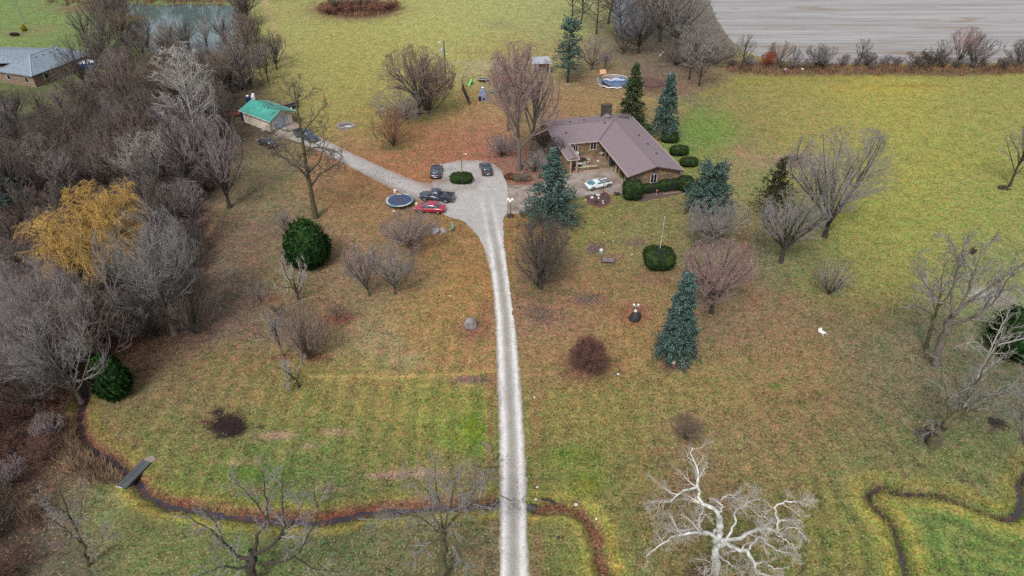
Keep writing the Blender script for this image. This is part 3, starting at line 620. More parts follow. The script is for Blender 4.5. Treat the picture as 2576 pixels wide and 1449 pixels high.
def bare(x, y, yt, hw, kind, label, bark='dark', twig='grey', lean=0.0, dens=1.0, name='bare_tree', cat='tree', group=None, rmin=.013, hk=1.0):
    lean *= .18; dens *= .86 if y < 200 else 1.0; rmin *= .74*(pxm(1000)/pxm(y))**.85
    SEED[0] += 1; b_ = at(x, y); Hh = tree_top(x, y, yt)*hk
    Wd = hw/pxm(y-(y-yt)*.45)*.97
    res = gen(SEED[0], Hh, Wd, kind, (lean, 0), rmin, dens)
    a, c = tree_meshes(res, BK[bark], TW[twig], 2, name)
    t = thing(name, label, cat, (b_.x, b_.y, 0), 0, group)
    link('trunk', a, t); link('crown', c, t); return t

bare(1052,290,120,88,'round','round bare tree with several stems beside the wooden utility pole','dark','brown',.02,1.45)
bare(1078,286,150,60,'bush','dark multi-stemmed bare tree tangled into the round tree beside the utility pole','dark','dark')
bare(1022,300,228,95,'bush','low grey brush spreading left of the round tree by the utility pole','dark','grey',-.2,name='shrub',cat='shrub')
bare(990,368,272,50,'bush','rust-brown upright twiggy bush on the orange leaf litter','brown','rust',name='shrub',cat='shrub')
bare(1306,428,103,80,'forest','tall bare tree with pinkish crown nearest the house\'s left end','grey','pink',.0,1.55)
bare(1334,392,150,52,'forest','slimmer bare tree just behind the tall pinkish one left of the house','grey','purple',.01,1.0)
bare(1278,330,130,44,'up','bare tree behind the tall pinkish one, beside the play structure','grey','pink',-.02,.9)
bare(1262,395,340,40,'bush','low bare shrub on leaf litter left of the tall pinkish tree','dark','purple',name='shrub',cat='shrub')
bare(1345,432,385,34,'bush','scruffy grey shrub between the tall bare tree and the blue spruce','dark','grey',name='shrub',cat='shrub')
bare(1392,408,345,28,'bush','dark leafless bush against the left wall of the stone house','dark','dark',name='shrub',cat='shrub')
bare(1368,372,322,34,'bush','bare dark bush behind the path at the house\'s left gable','dark','dark',name='shrub',cat='shrub')
bare(794,548,196,84,'oak','big gnarled oak with crooked side branches and thick mossy trunk','moss','dark',-.11,1.0,rmin=.018)
bare(578,522,288,66,'vase','slender bare tree leaning left at the edge of the woods','dark','purple',-.03,1.0)
bare(724,612,532,30,'small','small bare tree close behind the dark round evergreen','dark','purple',name='small_tree',dens=1.4)
bare(752,757,652,44,'apple','small crooked apple tree with pale twigs in front of the round evergreen','dark','pale',-.05)
bare(658,757,712,36,'apple','little crooked fruit tree on reddish leaves, left in the orchard','brown','grey',-.15)
bare(708,806,765,20,'apple','tiny leaning fruit tree stub above the hazy reddish shrub','dark','dark',-.3,name='small_tree')
bare(686,842,790,52,'apple','low fruit tree with one long branch reaching left','dark','grey',-.5)
bare(712,896,800,22,'small','lichen-grey narrow small tree left of the reddish shrub','grey','grey',-.05,name='small_tree',dens=1.3)
bare(777,905,768,62,'bush','large hazy reddish-brown leafless shrub in the orchard','brown','brown',-.02,1.2,name='shrub',cat='shrub')
bare(848,805,765,42,'apple','crooked low branchy shrub over red fallen leaves','dark','brown',-.35,name='shrub',cat='shrub')
bare(752,974,896,44,'apple','pale little apple tree nearest the bare mud patch','dark','pale',-.02)
bare(930,745,612,50,'vase','vase-shaped young bare tree, left of the pair on the lawn','moss','purple',-.01,1.1)
bare(993,740,612,56,'vase','vase-shaped young bare tree, right of the pair on the lawn','moss','grey',.0,1.1)
bare(1036,640,540,80,'round','wide bare lawn tree between the red sedan and the vase-shaped pair','brown','purple',.05,1.1)
bare(1360,727,556,76,'vase','dense dark bare tree just right of the driveway','dark','dark',-.01,1.45)
bare(1352,722,600,60,'bush','low suckering twigs round the foot of the dense tree by the driveway','dark','dark',name='shrub',cat='shrub',hk=.8)
bare(1790,628,508,78,'round','hazy grey bare tree in front of the fuller blue spruce','grey','grey',.03,1.3)
bare(1790,787,612,92,'round','hazy greyish-pink bare tree between flagpole bush and leaning lawn tree','dark','pink',.02,1.4)
bare(1964,660,482,80,'round','dark-trunked bare tree leaning right in front of the thin dark conifer','dark','grey',.13,1.2)
bare(2074,596,326,120,'vase','large rounded bare tree on the meadow edge right of the brush pile','dark','grey',.10,1.5)
bare(2084,742,652,50,'bush','thin upright shrub with reddish base on brown leaf litter','brown','grey',.03,.8,name='shrub',cat='shrub')
bare(1722,1105,1050,46,'bush','low purplish-brown twiggy shrub near the top of the white sycamore','brown','brown',.0,1.0,name='shrub',cat='shrub')
bare(1478,936,862,43,'ball','round dense maroon leafless shrub like a ball on the lawn','brown','red',0,1.5,name='round_shrub',cat='shrub')
bare(2540,468,318,60,'forest','lone leaning tree at the right edge of the meadow','dark','grey',.27,.9)
bare(1758,217,92,52,'forest','bare tree standing alone right of the dirt mound','dark','grey',.08,1.2)
bare(1733,200,70,40,'forest','bare tree tight behind the one right of the dirt mound','dark','grey',.02,1.0)
bare(1488,176,94,52,'vase','multi-stemmed bare tree right of the far blue spruce','dark','purple',.05,1.0)
bare(1521,180,130,12,'small','thin sapling right of the multi-stemmed tree beyond the pool','dark','purple',name='small_tree')
bare(1566,138,70,40,'vase','dark double-stemmed tree at the edge of the far grove','dark','dark',-.02)
bare(1606,134,10,66,'round','broad bare tree in the middle of the far grove','dark','dark',.02,1.2)
bare(1500,86,-40,70,'oak','ivy-clad dark tree at left of the far grove','dark','dark',.0,.8,rmin=.018)
bare(1660,105,-110,90,'vase','largest upswept tree in the far grove by the grey field','dark','brown',.05,1.1)
bare(1700,120,-60,80,'vase','upswept bare tree at the field corner right of the far grove','dark','grey',.05,1.0)
bare(1640,60,-100,70,'forest','bare tree beside the dark pond in the far grove','dark','dark')
bare(1460,60,-70,60,'forest','bare tree on the left fringe of the far grove','dark','grey')
bare(1530,60,-80,50,'forest','bare tree just left of the dark pond','dark','dark')
bare(1700,165,110,60,'bush','tangled bare brush on the bank below the far grove','dark','dark',name='shrub',cat='shrub')
bare(1800,165,110,50,'bush','tangled brush at the left end of the field fence line','dark','dark',name='shrub',cat='shrub')
bare(1745,150,60,70,'forest','hazy bare tree in front of the grey field\'s left corner','dark','grey')
bare(848,32,-40,40,'vase','left bare tree on the brown grass island','dark','brown')
bare(912,26,-60,44,'vase','right bare tree on the brown grass island','dark','brown',dens=.9)
for i_, (x, hw, k_, l_) in enumerate([(830,30,'bush','brown tall-grass clump at left end of the grass island'),(880,34,'bush','brown brush in the middle of the grass island'),(945,40,'bush','rusty brush at the right end of the grass island'),(985,26,'bush','small rusty tuft at the right tip of the grass island')]):
    bare(x, 34-i_*3, 6-i_*2, hw, k_, l_, 'brown', 'rust', 0, 1.1, name='shrub', cat='shrub', group='brush on the grass island', rmin=.02)
bare(1560,100,-20,60,'forest','dark bare tree before the dark pond, left one','dark','dark',0,1.0)
bare(1622,98,-10,56,'forest','dark bare tree before the dark pond, right one','dark','dark',0,1.0)
bare(1690,70,-90,80,'vase','upswept dark tree right of the dark pond','dark','brown',0,1.0)
bare(1735,95,10,60,'forest','grey-crowned tree between the dark pond and the field corner','dark','grey',0,1.0)
bare(1440,40,-60,44,'forest','smaller dark tree at the far left edge of the far grove','dark','dark',0,.9)
# hedgerow along the field
ORD = ['first','second','third','fourth','fifth','sixth','seventh','eighth','ninth','tenth','eleventh','twelfth','thirteenth','fourteenth','fifteenth','sixteenth']
HR = [(1862,176,82,26,'small','grey',.12,'thin tree'),(1933,172,128,22,'bush','orange',0,'orange-leaved bush'),(1957,168,104,34,'vase','brown',.12,'bare tree'),(1993,173,122,20,'small','grey',.15,'thin sapling'),(2051,173,112,34,'vase','grey',.0,'bare tree'),(2070,177,118,34,'vase','grey',.03,'bare tree'),
      (2124,168,134,12,'small','grey',.05,'thin sapling'),(2156,168,94,22,'small','grey',.2,'leaning thin tree'),(2178,167,132,30,'bush','dark',0,'dark bush'),(2226,167,136,16,'small','grey',.05,'thin sapling'),(2302,170,132,36,'bush','dark',0,'dark wide bush'),(2336,171,120,28,'vase','dark',.02,'bare tree'),
      (2357,168,100,34,'small','grey',.14,'bare tree'),(2406,166,66,40,'vase','pink',.15,'tall pinkish bare tree'),(2448,168,88,42,'bush','dark',.2,'fan-shaped dark tree'),(2560,166,102,44,'bush','dark',0,'dark scrubby tree')]
for i_, (x, y, yt, hw, k_, tw_, ln, l_) in enumerate(HR):
    bare(x, y, yt, hw, k_, l_+', '+ORD[i_]+' from left along the field fence', 'dark', tw_, ln, 1.1, name='hedgerow_bush' if 'bush' in l_ else 'hedgerow_tree', cat='shrub' if 'bush' in l_ else 'tree', group='bare trees and bushes along the field fence')
# golden willow, two crowns
bare(326,712,466,84,'willow','golden-twigged willow, the taller crown behind the grey trees','moss','gold',.0,.9,name='willow_tree',rmin=.014)
bare(232,765,545,98,'willow','golden-twigged willow, the lower crown spreading left','moss','gold',-.06,.9,name='willow_tree',rmin=.014)
bare(440,840,530,104,'vase','large grey bare tree standing before the golden willow','grey','grey',-.06,1.5)
bare(492,840,690,76,'bush','dense dark grey brush bulging out onto the lawn','dark','dark',.05,1.3,name='shrub',cat='shrub')
bare(395,850,715,66,'bush','dark brush at the foot of the large grey tree by the willow','dark','dark',-.02,1.2,name='shrub',cat='shrub')
bare(205,1012,775,118,'vase','wide pale-twigged bare tree overhanging the head of the creek','grey','grey',-.12,1.3)
bare(160,990,672,140,'vase','big bare tree fanning left above the creek','grey','purple',-.22,1.5)
bare(300,960,720,80,'forest','bare tree right of the creek-side evergreen','dark','brown',-.05)
bare(505,395,112,66,'up','tall pale-barked poplar rising over the dark woods','pale','pale',-.05,1.0,rmin=.02)
bare(512,300,104,52,'up','second pale-barked poplar nearer the pond','pale','pale',-.05,.9,rmin=.018)
bare(392,485,330,76,'vase','pale silvery bushy tree in the woods above the willow','pale','pale',-.02,1.3)
bare(498,508,290,50,'forest','tall dark-stemmed tree at the woods edge above red leaves','dark','purple',-.06)
bare(480,512,330,40,'forest','thin dark-stemmed tree beside the tall one above red leaves','dark','dark',-.08)
bare(512,430,290,60,'round','purple-hazed tree at the woods edge below the garage','dark','purple',-.02)
# woods
def wood_proto(seed, Hh, Wd, kind, twig, bark='dark', dens=.9):
    return tree_meshes(gen(seed, Hh, Wd, kind, (0, 0), .0125, dens), BK[bark], TW[twig], 2, 'woodland_tree')
PRO = [(wood_proto(11, 12, 3.6, 'forest', 'wood'), 'grey slender-crowned'), (wood_proto(12, 12, 4.2, 'vase', 'dark'), 'dark fan-crowned'), (wood_proto(13, 12, 4.4, 'vase', 'wood'), 'grey fan-crowned'), (wood_proto(14, 12, 4.4, 'round', 'brown'), 'brownish round-crowned'),
       (wood_proto(15, 12, 3.8, 'forest', 'purple'), 'purplish slender-crowned'), (wood_proto(16, 12, 3.6, 'up', 'wood', 'grey'), 'grey narrow upright'), (wood_proto(17, 12, 4.8, 'round', 'dark'), 'dark round-crowned')]
SHR = [(tree_meshes(gen(31, 4, 2.3, 'bush', (0, 0), .018, 1), BK['dark'], TW['wood'], 2, 'thicket_shrub'), 'grey'), (tree_meshes(gen(32, 4, 2.3, 'bush', (0, 0), .018, 1), BK['brown'], TW['purple'], 2, 'thicket_shrub'), 'purplish'), (tree_meshes(gen(33, 3.4, 2.4, 'bush', (0, 0), .016, 1), BK['brown'], TW['red'], 2, 'thicket_shrub'), 'reddish')]
rg = random.Random(5)
CLEAR = [[(225,40),(205,120),(195,225),(170,300),(-400,330),(-400,-200),(300,-200)], [(285,0),(345,92),(470,118),(600,90),(620,-10)], [(-200,690),(70,680),(90,760),(40,860),(-200,880)]]
ZONES = [('beyond the green-roofed garage, right of the pond', lambda x, y: y < 300 and x > 520), ('between the pond and the pale poplars', lambda x, y: y < 300 and x > 330), ('right behind the blue-grey roofed house', lambda x, y: y < 300),
         ('between the pale poplars and the garage lawn', lambda x, y: y < 460 and x > 400), ('below the blue-grey roofed house', lambda x, y: y < 460), ('just above the golden willow', lambda x, y: y < 640 and x > 220),
         ('at the left edge by the dark spruce', lambda x, y: y < 680), ('round the feet of the golden willow', lambda x, y: y < 900), ('left of the creek head', lambda x, y: y < 1120), ('in the bottom left corner beyond the creek', lambda x, y: True)]
def zone(x, y):
    for z_, fn in ZONES:
        if fn(x, y): return z_
def place(proto, name, lab, cat, grp, p, rz, sc):
    t = thing(name, lab, cat, (p.x, p.y, 0), rz, grp, sc)
    for nm, me in zip(('trunk', 'crown'), proto): link(nm, me, t)
    return t
placed = []; tries = 0
while len(placed) < 170 and tries < 14000:
    tries += 1
    p = Vector((rg.uniform(-120, -28), rg.uniform(34, 235), 0)); px_, py_ = proj(p.x, p.y)
    px_, py_ = float(px_), float(py_)
    if not (-110 < px_ < 700 and -40 < py_ < 1520): continue
    if not bool(inpoly(np.array([px_]), np.array([py_]), WOOD)[0]): continue
    if any(bool(inpoly(np.array([px_]), np.array([py_]), c_)[0]) for c_ in CLEAR): continue
    sp = 3.2 if py_ > 200 else 4.0
    if any((p-q).length < sp for q in placed): continue
    if 100 < py_ < 215 and 315 < px_ < 585 and rg.random() < .2: continue
    placed.append(p)
    s_ = rg.uniform(.66, 1.02)
    if 640 < py_: s_ *= .72
    if py_ < 60: s_ *= .85
    if 100 < py_ < 215 and 315 < px_ < 585: s_ *= .7
    if px_ > 590 and 90 < py_ < 240: s_ *= .8
    if 240 < py_ < 420 and px_ < 300: s_ *= .7
    if 540 < py_ < 800 and px_ < 330: s_ *= .6
    pr_, look = PRO[rg.randrange(len(PRO))]; z_ = zone(px_, py_)
    place(pr_, 'woodland_tree', look+' bare tree in the woods '+z_, 'tree', look+' trees '+z_, p, rg.uniform(0, 6.28), s_)
sh = []; tries = 0
while len(sh) < 120 and tries < 6000:
    tries += 1
    px_, py_ = rg.uniform(-60, 680), rg.uniform(0, 1480); p = at(px_, py_)
    if not bool(inpoly(np.array([px_]), np.array([py_]), WOOD)[0]) or any(bool(inpoly(np.array([px_]), np.array([py_]), c_)[0]) for c_ in CLEAR): continue
    if any((p-q).length < 2.6 for q in sh): continue
    sh.append(p); red = (px_ < 110 and 520 < py_ < 660) or (480 < px_ < 600 and 230 < py_ < 340) or (120 < px_ < 230 and 340 < py_ < 470) or (py_ > 1000)
    pr_, look = SHR[2 if red and rg.random() < .7 else rg.randrange(2)]; z_ = zone(px_, py_)
    place(pr_, 'thicket_shrub', look+' leafless shrub in the undergrowth '+z_, 'shrub', look+' shrubs '+z_, p, rg.uniform(0, 6.28), rg.uniform(.6, 1.15))

for k in range(20):
    p = at(1850+k*37+rg.uniform(-14, 14), 171+rg.uniform(-5, 5)); pr_, look = SHR[rg.randrange(2)]
    place(pr_, 'hedgerow_brush', 'low '+look+' brush clump in the brown strip along the field fence', 'shrub', 'low '+look+' brush along the field fence', p, rg.uniform(0, 6.28), rg.uniform(.38, .75))
for k in range(11):
    p = at(330+k*26+rg.uniform(-8, 8), -16-rg.uniform(0, 12)); pr_, look = PRO[rg.randrange(len(PRO))]
    place(pr_, 'pondside_tree', look+' bare tree on the far bank of the pond, at the top edge', 'tree', look+' trees on the far pond bank', p, rg.uniform(0, 6.28), rg.uniform(.7, 1.0))
# trees modelled limb by limb
def limb(base, pts, r0, r1, K=16):
    pts = [Vector(p) for p in pts]; d = [0]
    for a, c in zip(pts[:-1], pts[1:]): d.append(d[-1]+(c-a).length)
    o = []
    for i in range(K):
        s = d[-1]*i/(K-1); j = max(k for k in range(len(d)) if d[k] <= s+1e-6); j = min(j, len(pts)-2)
        a, b_, c, e = pts[max(j-1, 0)], pts[j], pts[j+1], pts[min(j+2, len(pts)-1)]; t = (s-d[j])/max(d[j+1]-d[j], 1e-6)
        q = .5*((2*b_)+(c-a)*t+(2*a-5*b_+4*c-e)*t*t+(3*b_-a-3*c+e)*t**3)
        o.append(q-Vector(base))
    t = np.linspace(0, 1, K)
    return np.array([[list(q) for q in o]]), (r0*(1-t)+r1*t)[None, :], np.array([d[-1]])
def limb_tree(name, label, xb, yb, limbs, bark, twig, sub, rmin=.014, seed=1, ztrunk=None, rk=1.0, wig=.04):
    b_ = at(xb, yb); rs = np.random.RandomState(seed); P = []; Rr = []; L = []
    for pts, dys, r0, r1 in limbs:
        wp = []
        for (x, y), dy in zip(pts, dys):
            q = atY(x, y, b_.y+dy); q.z = max(q.z, 0.0); wp.append(q)
        a, r, l = limb(b_, wp, r0*rk, r1*rk*.9); a[:, 2:-1] += rs.normal(0, wig+.3*r1, a[:, 2:-1].shape); P.append(a); Rr.append(r); L.append(l)
    P = np.concatenate(P); Rr = np.concatenate(Rr); L = np.concatenate(L)
    main = [(P, Rr)]; cur = (P[1:] if len(P) > 3 else P, Rr[1:] if len(P) > 3 else Rr); Lc = L[1:] if len(P) > 3 else L
    Lc = np.minimum(Lc, 7.0); out = []
    for n, ang, ratio, t0, K, wob, trop in sub:
        a, r, Lc = kids(rs, cur[0], cur[1], n, ang, ratio, t0, K, wob, trop, rmin*(2 if not out else 1), Lc, .5); out.append((a, r)); cur = (a, r)
    v, f = tubes(main, [9]); tm = mesh_np(name+'_trunk', v, f, bark, True)
    v, f = tubes(out, [5]+[3]*6); cm = mesh_np(name+'_crown', v, f, twig, True)
    t = thing(name, label, 'tree', (b_.x, b_.y, 0)); link('trunk', tm, t); link('crown', cm, t); return t
def Z(pts): return [(1341.6+.3717*x, 910.4+.3716*y) for x, y in pts]
WH = mat('sycamore_bark', S(222,224,222), .85, .2, 2.2, S(150,152,142), bmp=.3); WT = mat('sycamore_twig', S(204,198,188), .9, .3, 1.0, S(160,146,134))
limb_tree('sycamore_tree', 'white-barked sycamore with sprawling crooked limbs in the right foreground', 1799, 1438, [
 ([(1799,1438),(1800,1400),(1806,1365),(1809,1330),(1808,1290)], [0,0,0,0,0], .46, .30),
 (Z([(1255,1110),(1250,1030),(1140,950),(1110,870),(1120,780),(1075,650),(1080,580)]), [0,0,.3,.6,1,1.6,2], .27, .05),
 (Z([(1240,1190),(1170,1160),(1100,1150),(950,1190),(870,1240),(760,1320)]), [0,-.4,-.8,-1.4,-2,-2.4], .20, .04),
 (Z([(1240,1130),(1180,1160),(1115,1100),(1140,1020),(1150,960)]), [0,.2,.4,.8,1.0], .15, .03),
 (Z([(1115,1100),(1030,1140),(930,1140),(860,1215)]), [.4,.4,.8,1.4], .12, .03),
 (Z([(1100,850),(1000,880),(930,940),(840,940),(760,965)]), [.6,1,1.2,2,2.6], .12, .03),
 (Z([(1260,1210),(1330,1200),(1430,1170),(1550,1125),(1650,1160),(1665,1080),(1800,1070)]), [0,.2,.6,1.2,1.4,1.8,2.4], .25, .06),
 (Z([(1660,1080),(1640,980),(1740,940),(1800,960),(1860,980)]), [1.8,2.2,2.6,3,3.2], .14, .03),
 (Z([(1550,1125),(1610,1080),(1530,1040),(1470,990)]), [1.2,1.8,2.4,2.8], .10, .03),
 (Z([(1260,1240),(1340,1250),(1470,1310),(1490,1400),(1560,1450),(1650,1475)]), [0,-.6,-1.8,-2.4,-3,-3.6], .28, .10),
 (Z([(1430,1285),(1530,1180),(1620,1260),(1700,1290),(1760,1310)]), [-1.2,-1.4,-2,-2.6,-3], .13, .03),
 (Z([(1490,1360),(1560,1350),(1610,1390),(1700,1395)]), [-2.2,-2.4,-2.8,-3], .10, .03),
 (Z([(1310,1190),(1360,1110),(1360,1020),(1450,960),(1540,920)]), [.2,.6,1.2,2,2.6], .13, .03),
 (Z([(1250,1020),(1280,970),(1190,930)]), [0,.4,.8], .12, .04),
 (Z([(1265,1000),(1270,930),(1330,900),(1385,920),(1390,950)]), [.2,1,1.6,2.2,2.4], .08, .02),
 (Z([(1110,780),(1150,740),(1170,680)]), [1,1.2,1.6], .08, .03),
 (Z([(1665,1180),(1720,1130),(1790,1130),(1850,1200)]), [1.4,1.2,1,.6], .09, .03),
 (Z([(1640,1165),(1740,1230),(1780,1270),(1760,1330)]), [1.4,1,.6,.2], .09, .03),
 (Z([(1240,1300),(1230,1370),(1180,1410),(1150,1440)]), [-.2,-1.2,-2.4,-3.4], .12, .04),
 (Z([(1250,1310),(1340,1370),(1420,1420),(1500,1450)]), [-.2,-1.4,-2.6,-3.6], .10, .03),
 (Z([(1160,1040),(1080,1120),(1000,1110),(920,1105)]), [.6,1,1.4,1.8], .07, .02)],
 WH, WT, [(9,46,.38,.22,6,.26,.03),(7,44,.6,.2,4,.2,.03),(6,40,.6,.1,3,.14,.02),(2,40,.6,.1,2,.1,0)], .008, 5, rk=.80, wig=.06)
limb_tree('foreground_tree', 'dark bare tree at the bottom edge left of the driveway, fanning upward', 1112, 1462, [
 ([(1112,1462),(1113,1400),(1112,1350),(1115,1325)], [0,0,0,0], .42, .30),
 ([(1112,1335),(1088,1290),(1082,1250),(1060,1220),(1020,1208)], [0,0,.6,1,1.6], .13, .03),
 ([(1114,1335),(1106,1280),(1098,1230),(1092,1170)], [0,.3,.6,1], .13, .03),
 ([(1116,1335),(1128,1290),(1140,1240),(1150,1190)], [0,-.3,-.5,-.8], .12, .03),
 ([(1118,1335),(1150,1295),(1200,1262),(1250,1248),(1290,1262)], [0,-.4,-.8,-1,-1], .14, .03),
 ([(1108,1340),(1080,1320),(1040,1295),(990,1298),(930,1310)], [0,-.4,-.6,-1,-1.4], .12, .03),
 ([(1110,1345),(1070,1380),(1030,1420)], [0,-1,-2], .10, .03),
 ([(1118,1345),(1160,1400),(1190,1449)], [0,-1,-2], .10, .03),
 ([(1118,1335),(1170,1270),(1210,1210),(1240,1150)], [0,.5,1,1.5], .11, .03)],
 BK['moss'], TW['grey'], [(11,40,.42,.2,5,.12,.05),(7,40,.5,.15,3,.12,.05),(6,40,.5,.1,2,.1,0),(4,40,.5,.1,2,.1,0)], .010, 6, rk=.85)
limb_tree('foreground_tree', 'gnarled dark tree with pale upper shoots at the bottom edge', 628, 1470, [
 ([(628,1470),(632,1440),(636,1410),(640,1392)], [0,0,0,0], .50, .38),
 ([(640,1400),(648,1350),(672,1310),(668,1240),(660,1180)], [0,.2,.6,1,1.4], .20, .03),
 ([(640,1395),(690,1365),(714,1320),(708,1250),(712,1190)], [0,-.2,-.3,.3,1], .20, .03),
 ([(634,1405),(600,1400),(560,1360),(530,1330),(470,1300)], [0,.2,.6,1,1], .20, .03),
 ([(560,1360),(545,1320),(520,1290),(500,1270)], [.6,1,1.2,1.6], .08, .02),
 ([(672,1310),(640,1260),(600,1220),(575,1190)], [.6,1,1.3,1.6], .09, .02),
 ([(636,1420),(600,1430),(560,1425),(500,1449)], [0,-.6,-1,-2], .14, .03),
 ([(650,1420),(740,1400),(780,1340),(800,1290),(790,1230)], [0,-.8,-1,-.8,-.4], .14, .03),
 ([(740,1400),(790,1430),(850,1440),(880,1470)], [-.8,-1,-1.4,-2], .09, .02),
 ([(690,1365),(740,1310),(770,1250)], [-.2,.5,1], .09, .02)],
 BK['dark'], TW['grey'], [(9,42,.40,.2,5,.16,.04),(6,42,.5,.15,3,.14,.05),(6,40,.5,.1,2,.1,0),(4,36,.5,.1,2,.1,0)], .009, 7, rk=.85)
limb_tree('leaning_tree', 'bare tree leaning left at lower left beside the footbridge lawn', 222, 1424, [
 ([(222,1424),(208,1370),(190,1330),(172,1290),(150,1240),(140,1200)], [0,0,.3,.6,1,1.6], .20, .04),
 ([(208,1370),(180,1345),(150,1320),(130,1310)], [0,-.5,-1,-1.4], .08, .02),
 ([(190,1330),(205,1280),(200,1230)], [.3,.8,1.6], .07, .02),
 ([(172,1290),(140,1275),(100,1240)], [.6,.4,.2], .07, .02),
 ([(215,1400),(250,1370),(270,1320)], [0,0,.3], .06, .02)],
 BK['moss'], TW['grey'], [(10,40,.45,.15,4,.12,.05),(8,40,.55,.15,3,.12,.04),(6,40,.5,.1,2,.1,0)], .010, 8)
limb_tree('spreading_tree', 'wide spreading bare tree with a nest at the right of the lawn', 2352, 920, [
 ([(2352,920),(2365,870),(2385,820),(2400,790)], [0,0,0,0], .36, .26),
 ([(2400,795),(2440,730),(2450,690),(2470,640),(2500,600)], [0,.4,.8,1.6,2.4], .16, .03),
 ([(2400,790),(2470,735),(2540,690),(2576,660)], [0,-.2,-.4,-.5], .16, .04),
 ([(2398,800),(2395,740),(2410,680),(2400,620),(2380,590)], [0,.5,1,1.6,2], .14, .03),
 ([(2400,790),(2350,740),(2320,700),(2300,650)], [0,.6,1.2,2], .10, .02),
 ([(2392,815),(2440,800),(2500,760),(2540,700),(2576,680)], [0,-.8,-1.4,-2,-2.4], .13, .03),
 ([(2385,820),(2460,790),(2500,745),(2576,720)], [0,.4,.8,1], .11, .03),
 ([(2450,690),(2420,640),(2440,590)], [.8,1.4,2], .08, .02)],
 BK['grey'], TW['grey'], [(10,40,.40,.2,5,.12,.06),(7,40,.5,.15,3,.12,.05),(6,40,.5,.1,2,.1,0),(4,40,.5,.1,2,.1,0)], .0165, 9, rk=1.2)
limb_tree('lawn_tree', 'slimmer dark tree leaning right beside the wide spreading one', 2328, 882, [
 ([(2328,882),(2340,835),(2352,790),(2372,760)], [0,0,0,0], .20, .12),
 ([(2356,785),(2365,740),(2370,690),(2385,650)], [0,.3,.6,1], .10, .02),
 ([(2372,760),(2400,720),(2410,690)], [0,.2,.5], .08, .02),
 ([(2352,800),(2320,775),(2290,770)], [0,-.3,-.6], .07, .02),
 ([(2356,790),(2340,730),(2300,690)], [0,.5,1], .07, .02)],
 BK['moss'], TW['grey'], [(9,40,.42,.2,4,.12,.05),(7,40,.5,.15,3,.12,.04),(5,40,.5,.1,2,.1,0)], .016, 10, rk=1.2)
limb_tree('fallen_tree', 'split leaning tree with many upright shoots from its mossy base, lower right', 2345, 1122, [
 ([(2345,1122),(2362,1085),(2390,1055),(2410,1040)], [0,0,0,0], .55, .28),
 ([(2385,1060),(2382,1000),(2372,950),(2360,900)], [0,0,.3,.6], .10, .02),
 ([(2395,1055),(2410,1000),(2430,960)], [0,.4,.8], .10, .02),
 ([(2400,1050),(2430,1000),(2450,960),(2455,930)], [0,0,.3,.6], .10, .02),
 ([(2405,1045),(2470,1000),(2520,990),(2600,960)], [0,-.3,-.5,-.8], .16, .04),
 ([(2405,1048),(2460,1025),(2500,1000),(2560,1005)], [0,-.8,-1.2,-1.6], .11, .03),
 ([(2408,1042),(2450,975),(2490,900),(2520,850),(2560,800)], [0,.6,1,1.5,2], .14, .03),
 ([(2365,1090),(2340,1085),(2318,1100)], [0,-.3,-.6], .10, .03),
 ([(2370,1080),(2350,1060),(2330,1068)], [0,.3,.5], .08, .02)],
 BK['moss'], TW['grey'], [(9,34,.40,.2,4,.12,.05),(6,38,.5,.15,3,.12,.05),(6,40,.5,.1,2,.1,0)], .014, 12)
limb_tree('pale_tree', 'pale-limbed bare tree crossing in front of the dark evergreen at right edge', 2425, 1030, [
 ([(2425,1030),(2440,990),(2460,950),(2480,905)], [0,0,0,0], .20, .12),
 ([(2480,905),(2510,840),(2530,800),(2545,770)], [0,.3,.6,1], .10, .02),
 ([(2470,925),(2510,870),(2576,850),(2620,820)], [0,-.2,-.4,-.6], .10, .03),
 ([(2465,940),(2520,900),(2540,880)], [0,-.5,-.8], .08, .02),
 ([(2490,890),(2450,860),(2410,870)], [.2,.5,.8], .06, .02)],
 BK['pale'], TW['pale'], [(9,40,.36,.2,4,.14,.04),(6,40,.5,.15,3,.12,.04),(4,40,.5,.1,2,.1,0)], .011, 13)
limb_tree('orchard_tree', 'fan of thin grey limbs at the far right edge below the dark evergreen', 2590, 1180, [
 ([(2590,1180),(2575,1100),(2570,1050),(2572,1000)], [0,0,.3,.6], .16, .05),
 ([(2575,1110),(2550,1050),(2520,1010)], [0,.3,.6], .07, .02),
 ([(2572,1060),(2590,980),(2600,920)], [0,.3,.6], .07, .02)],
 BK['grey'], TW['grey'], [(9,40,.45,.2,4,.12,.05),(6,40,.5,.15,3,.12,.04),(4,40,.5,.1,2,.1,0)], .011, 14)
# squirrel nest in the spreading tree
nb = atY(2447, 632, at(2352, 920).y+1.4); rs = np.random.RandomState(3)
nd = MB()
for i in range(70):
    a = Vector(rs.normal(0, 1, 3)).normalized()*.28; t_ = Vector(rs.normal(0, 1, 3)).normalized()*.22; nd.bar(a-t_, a+t_, .025)
nd.sphere((0, 0, 0), .27, 8, 6)
o = nd.build('nest', BK['dark']); o.location = nb; tag(o, 'dark round squirrel nest high in the wide spreading tree', 'nest')

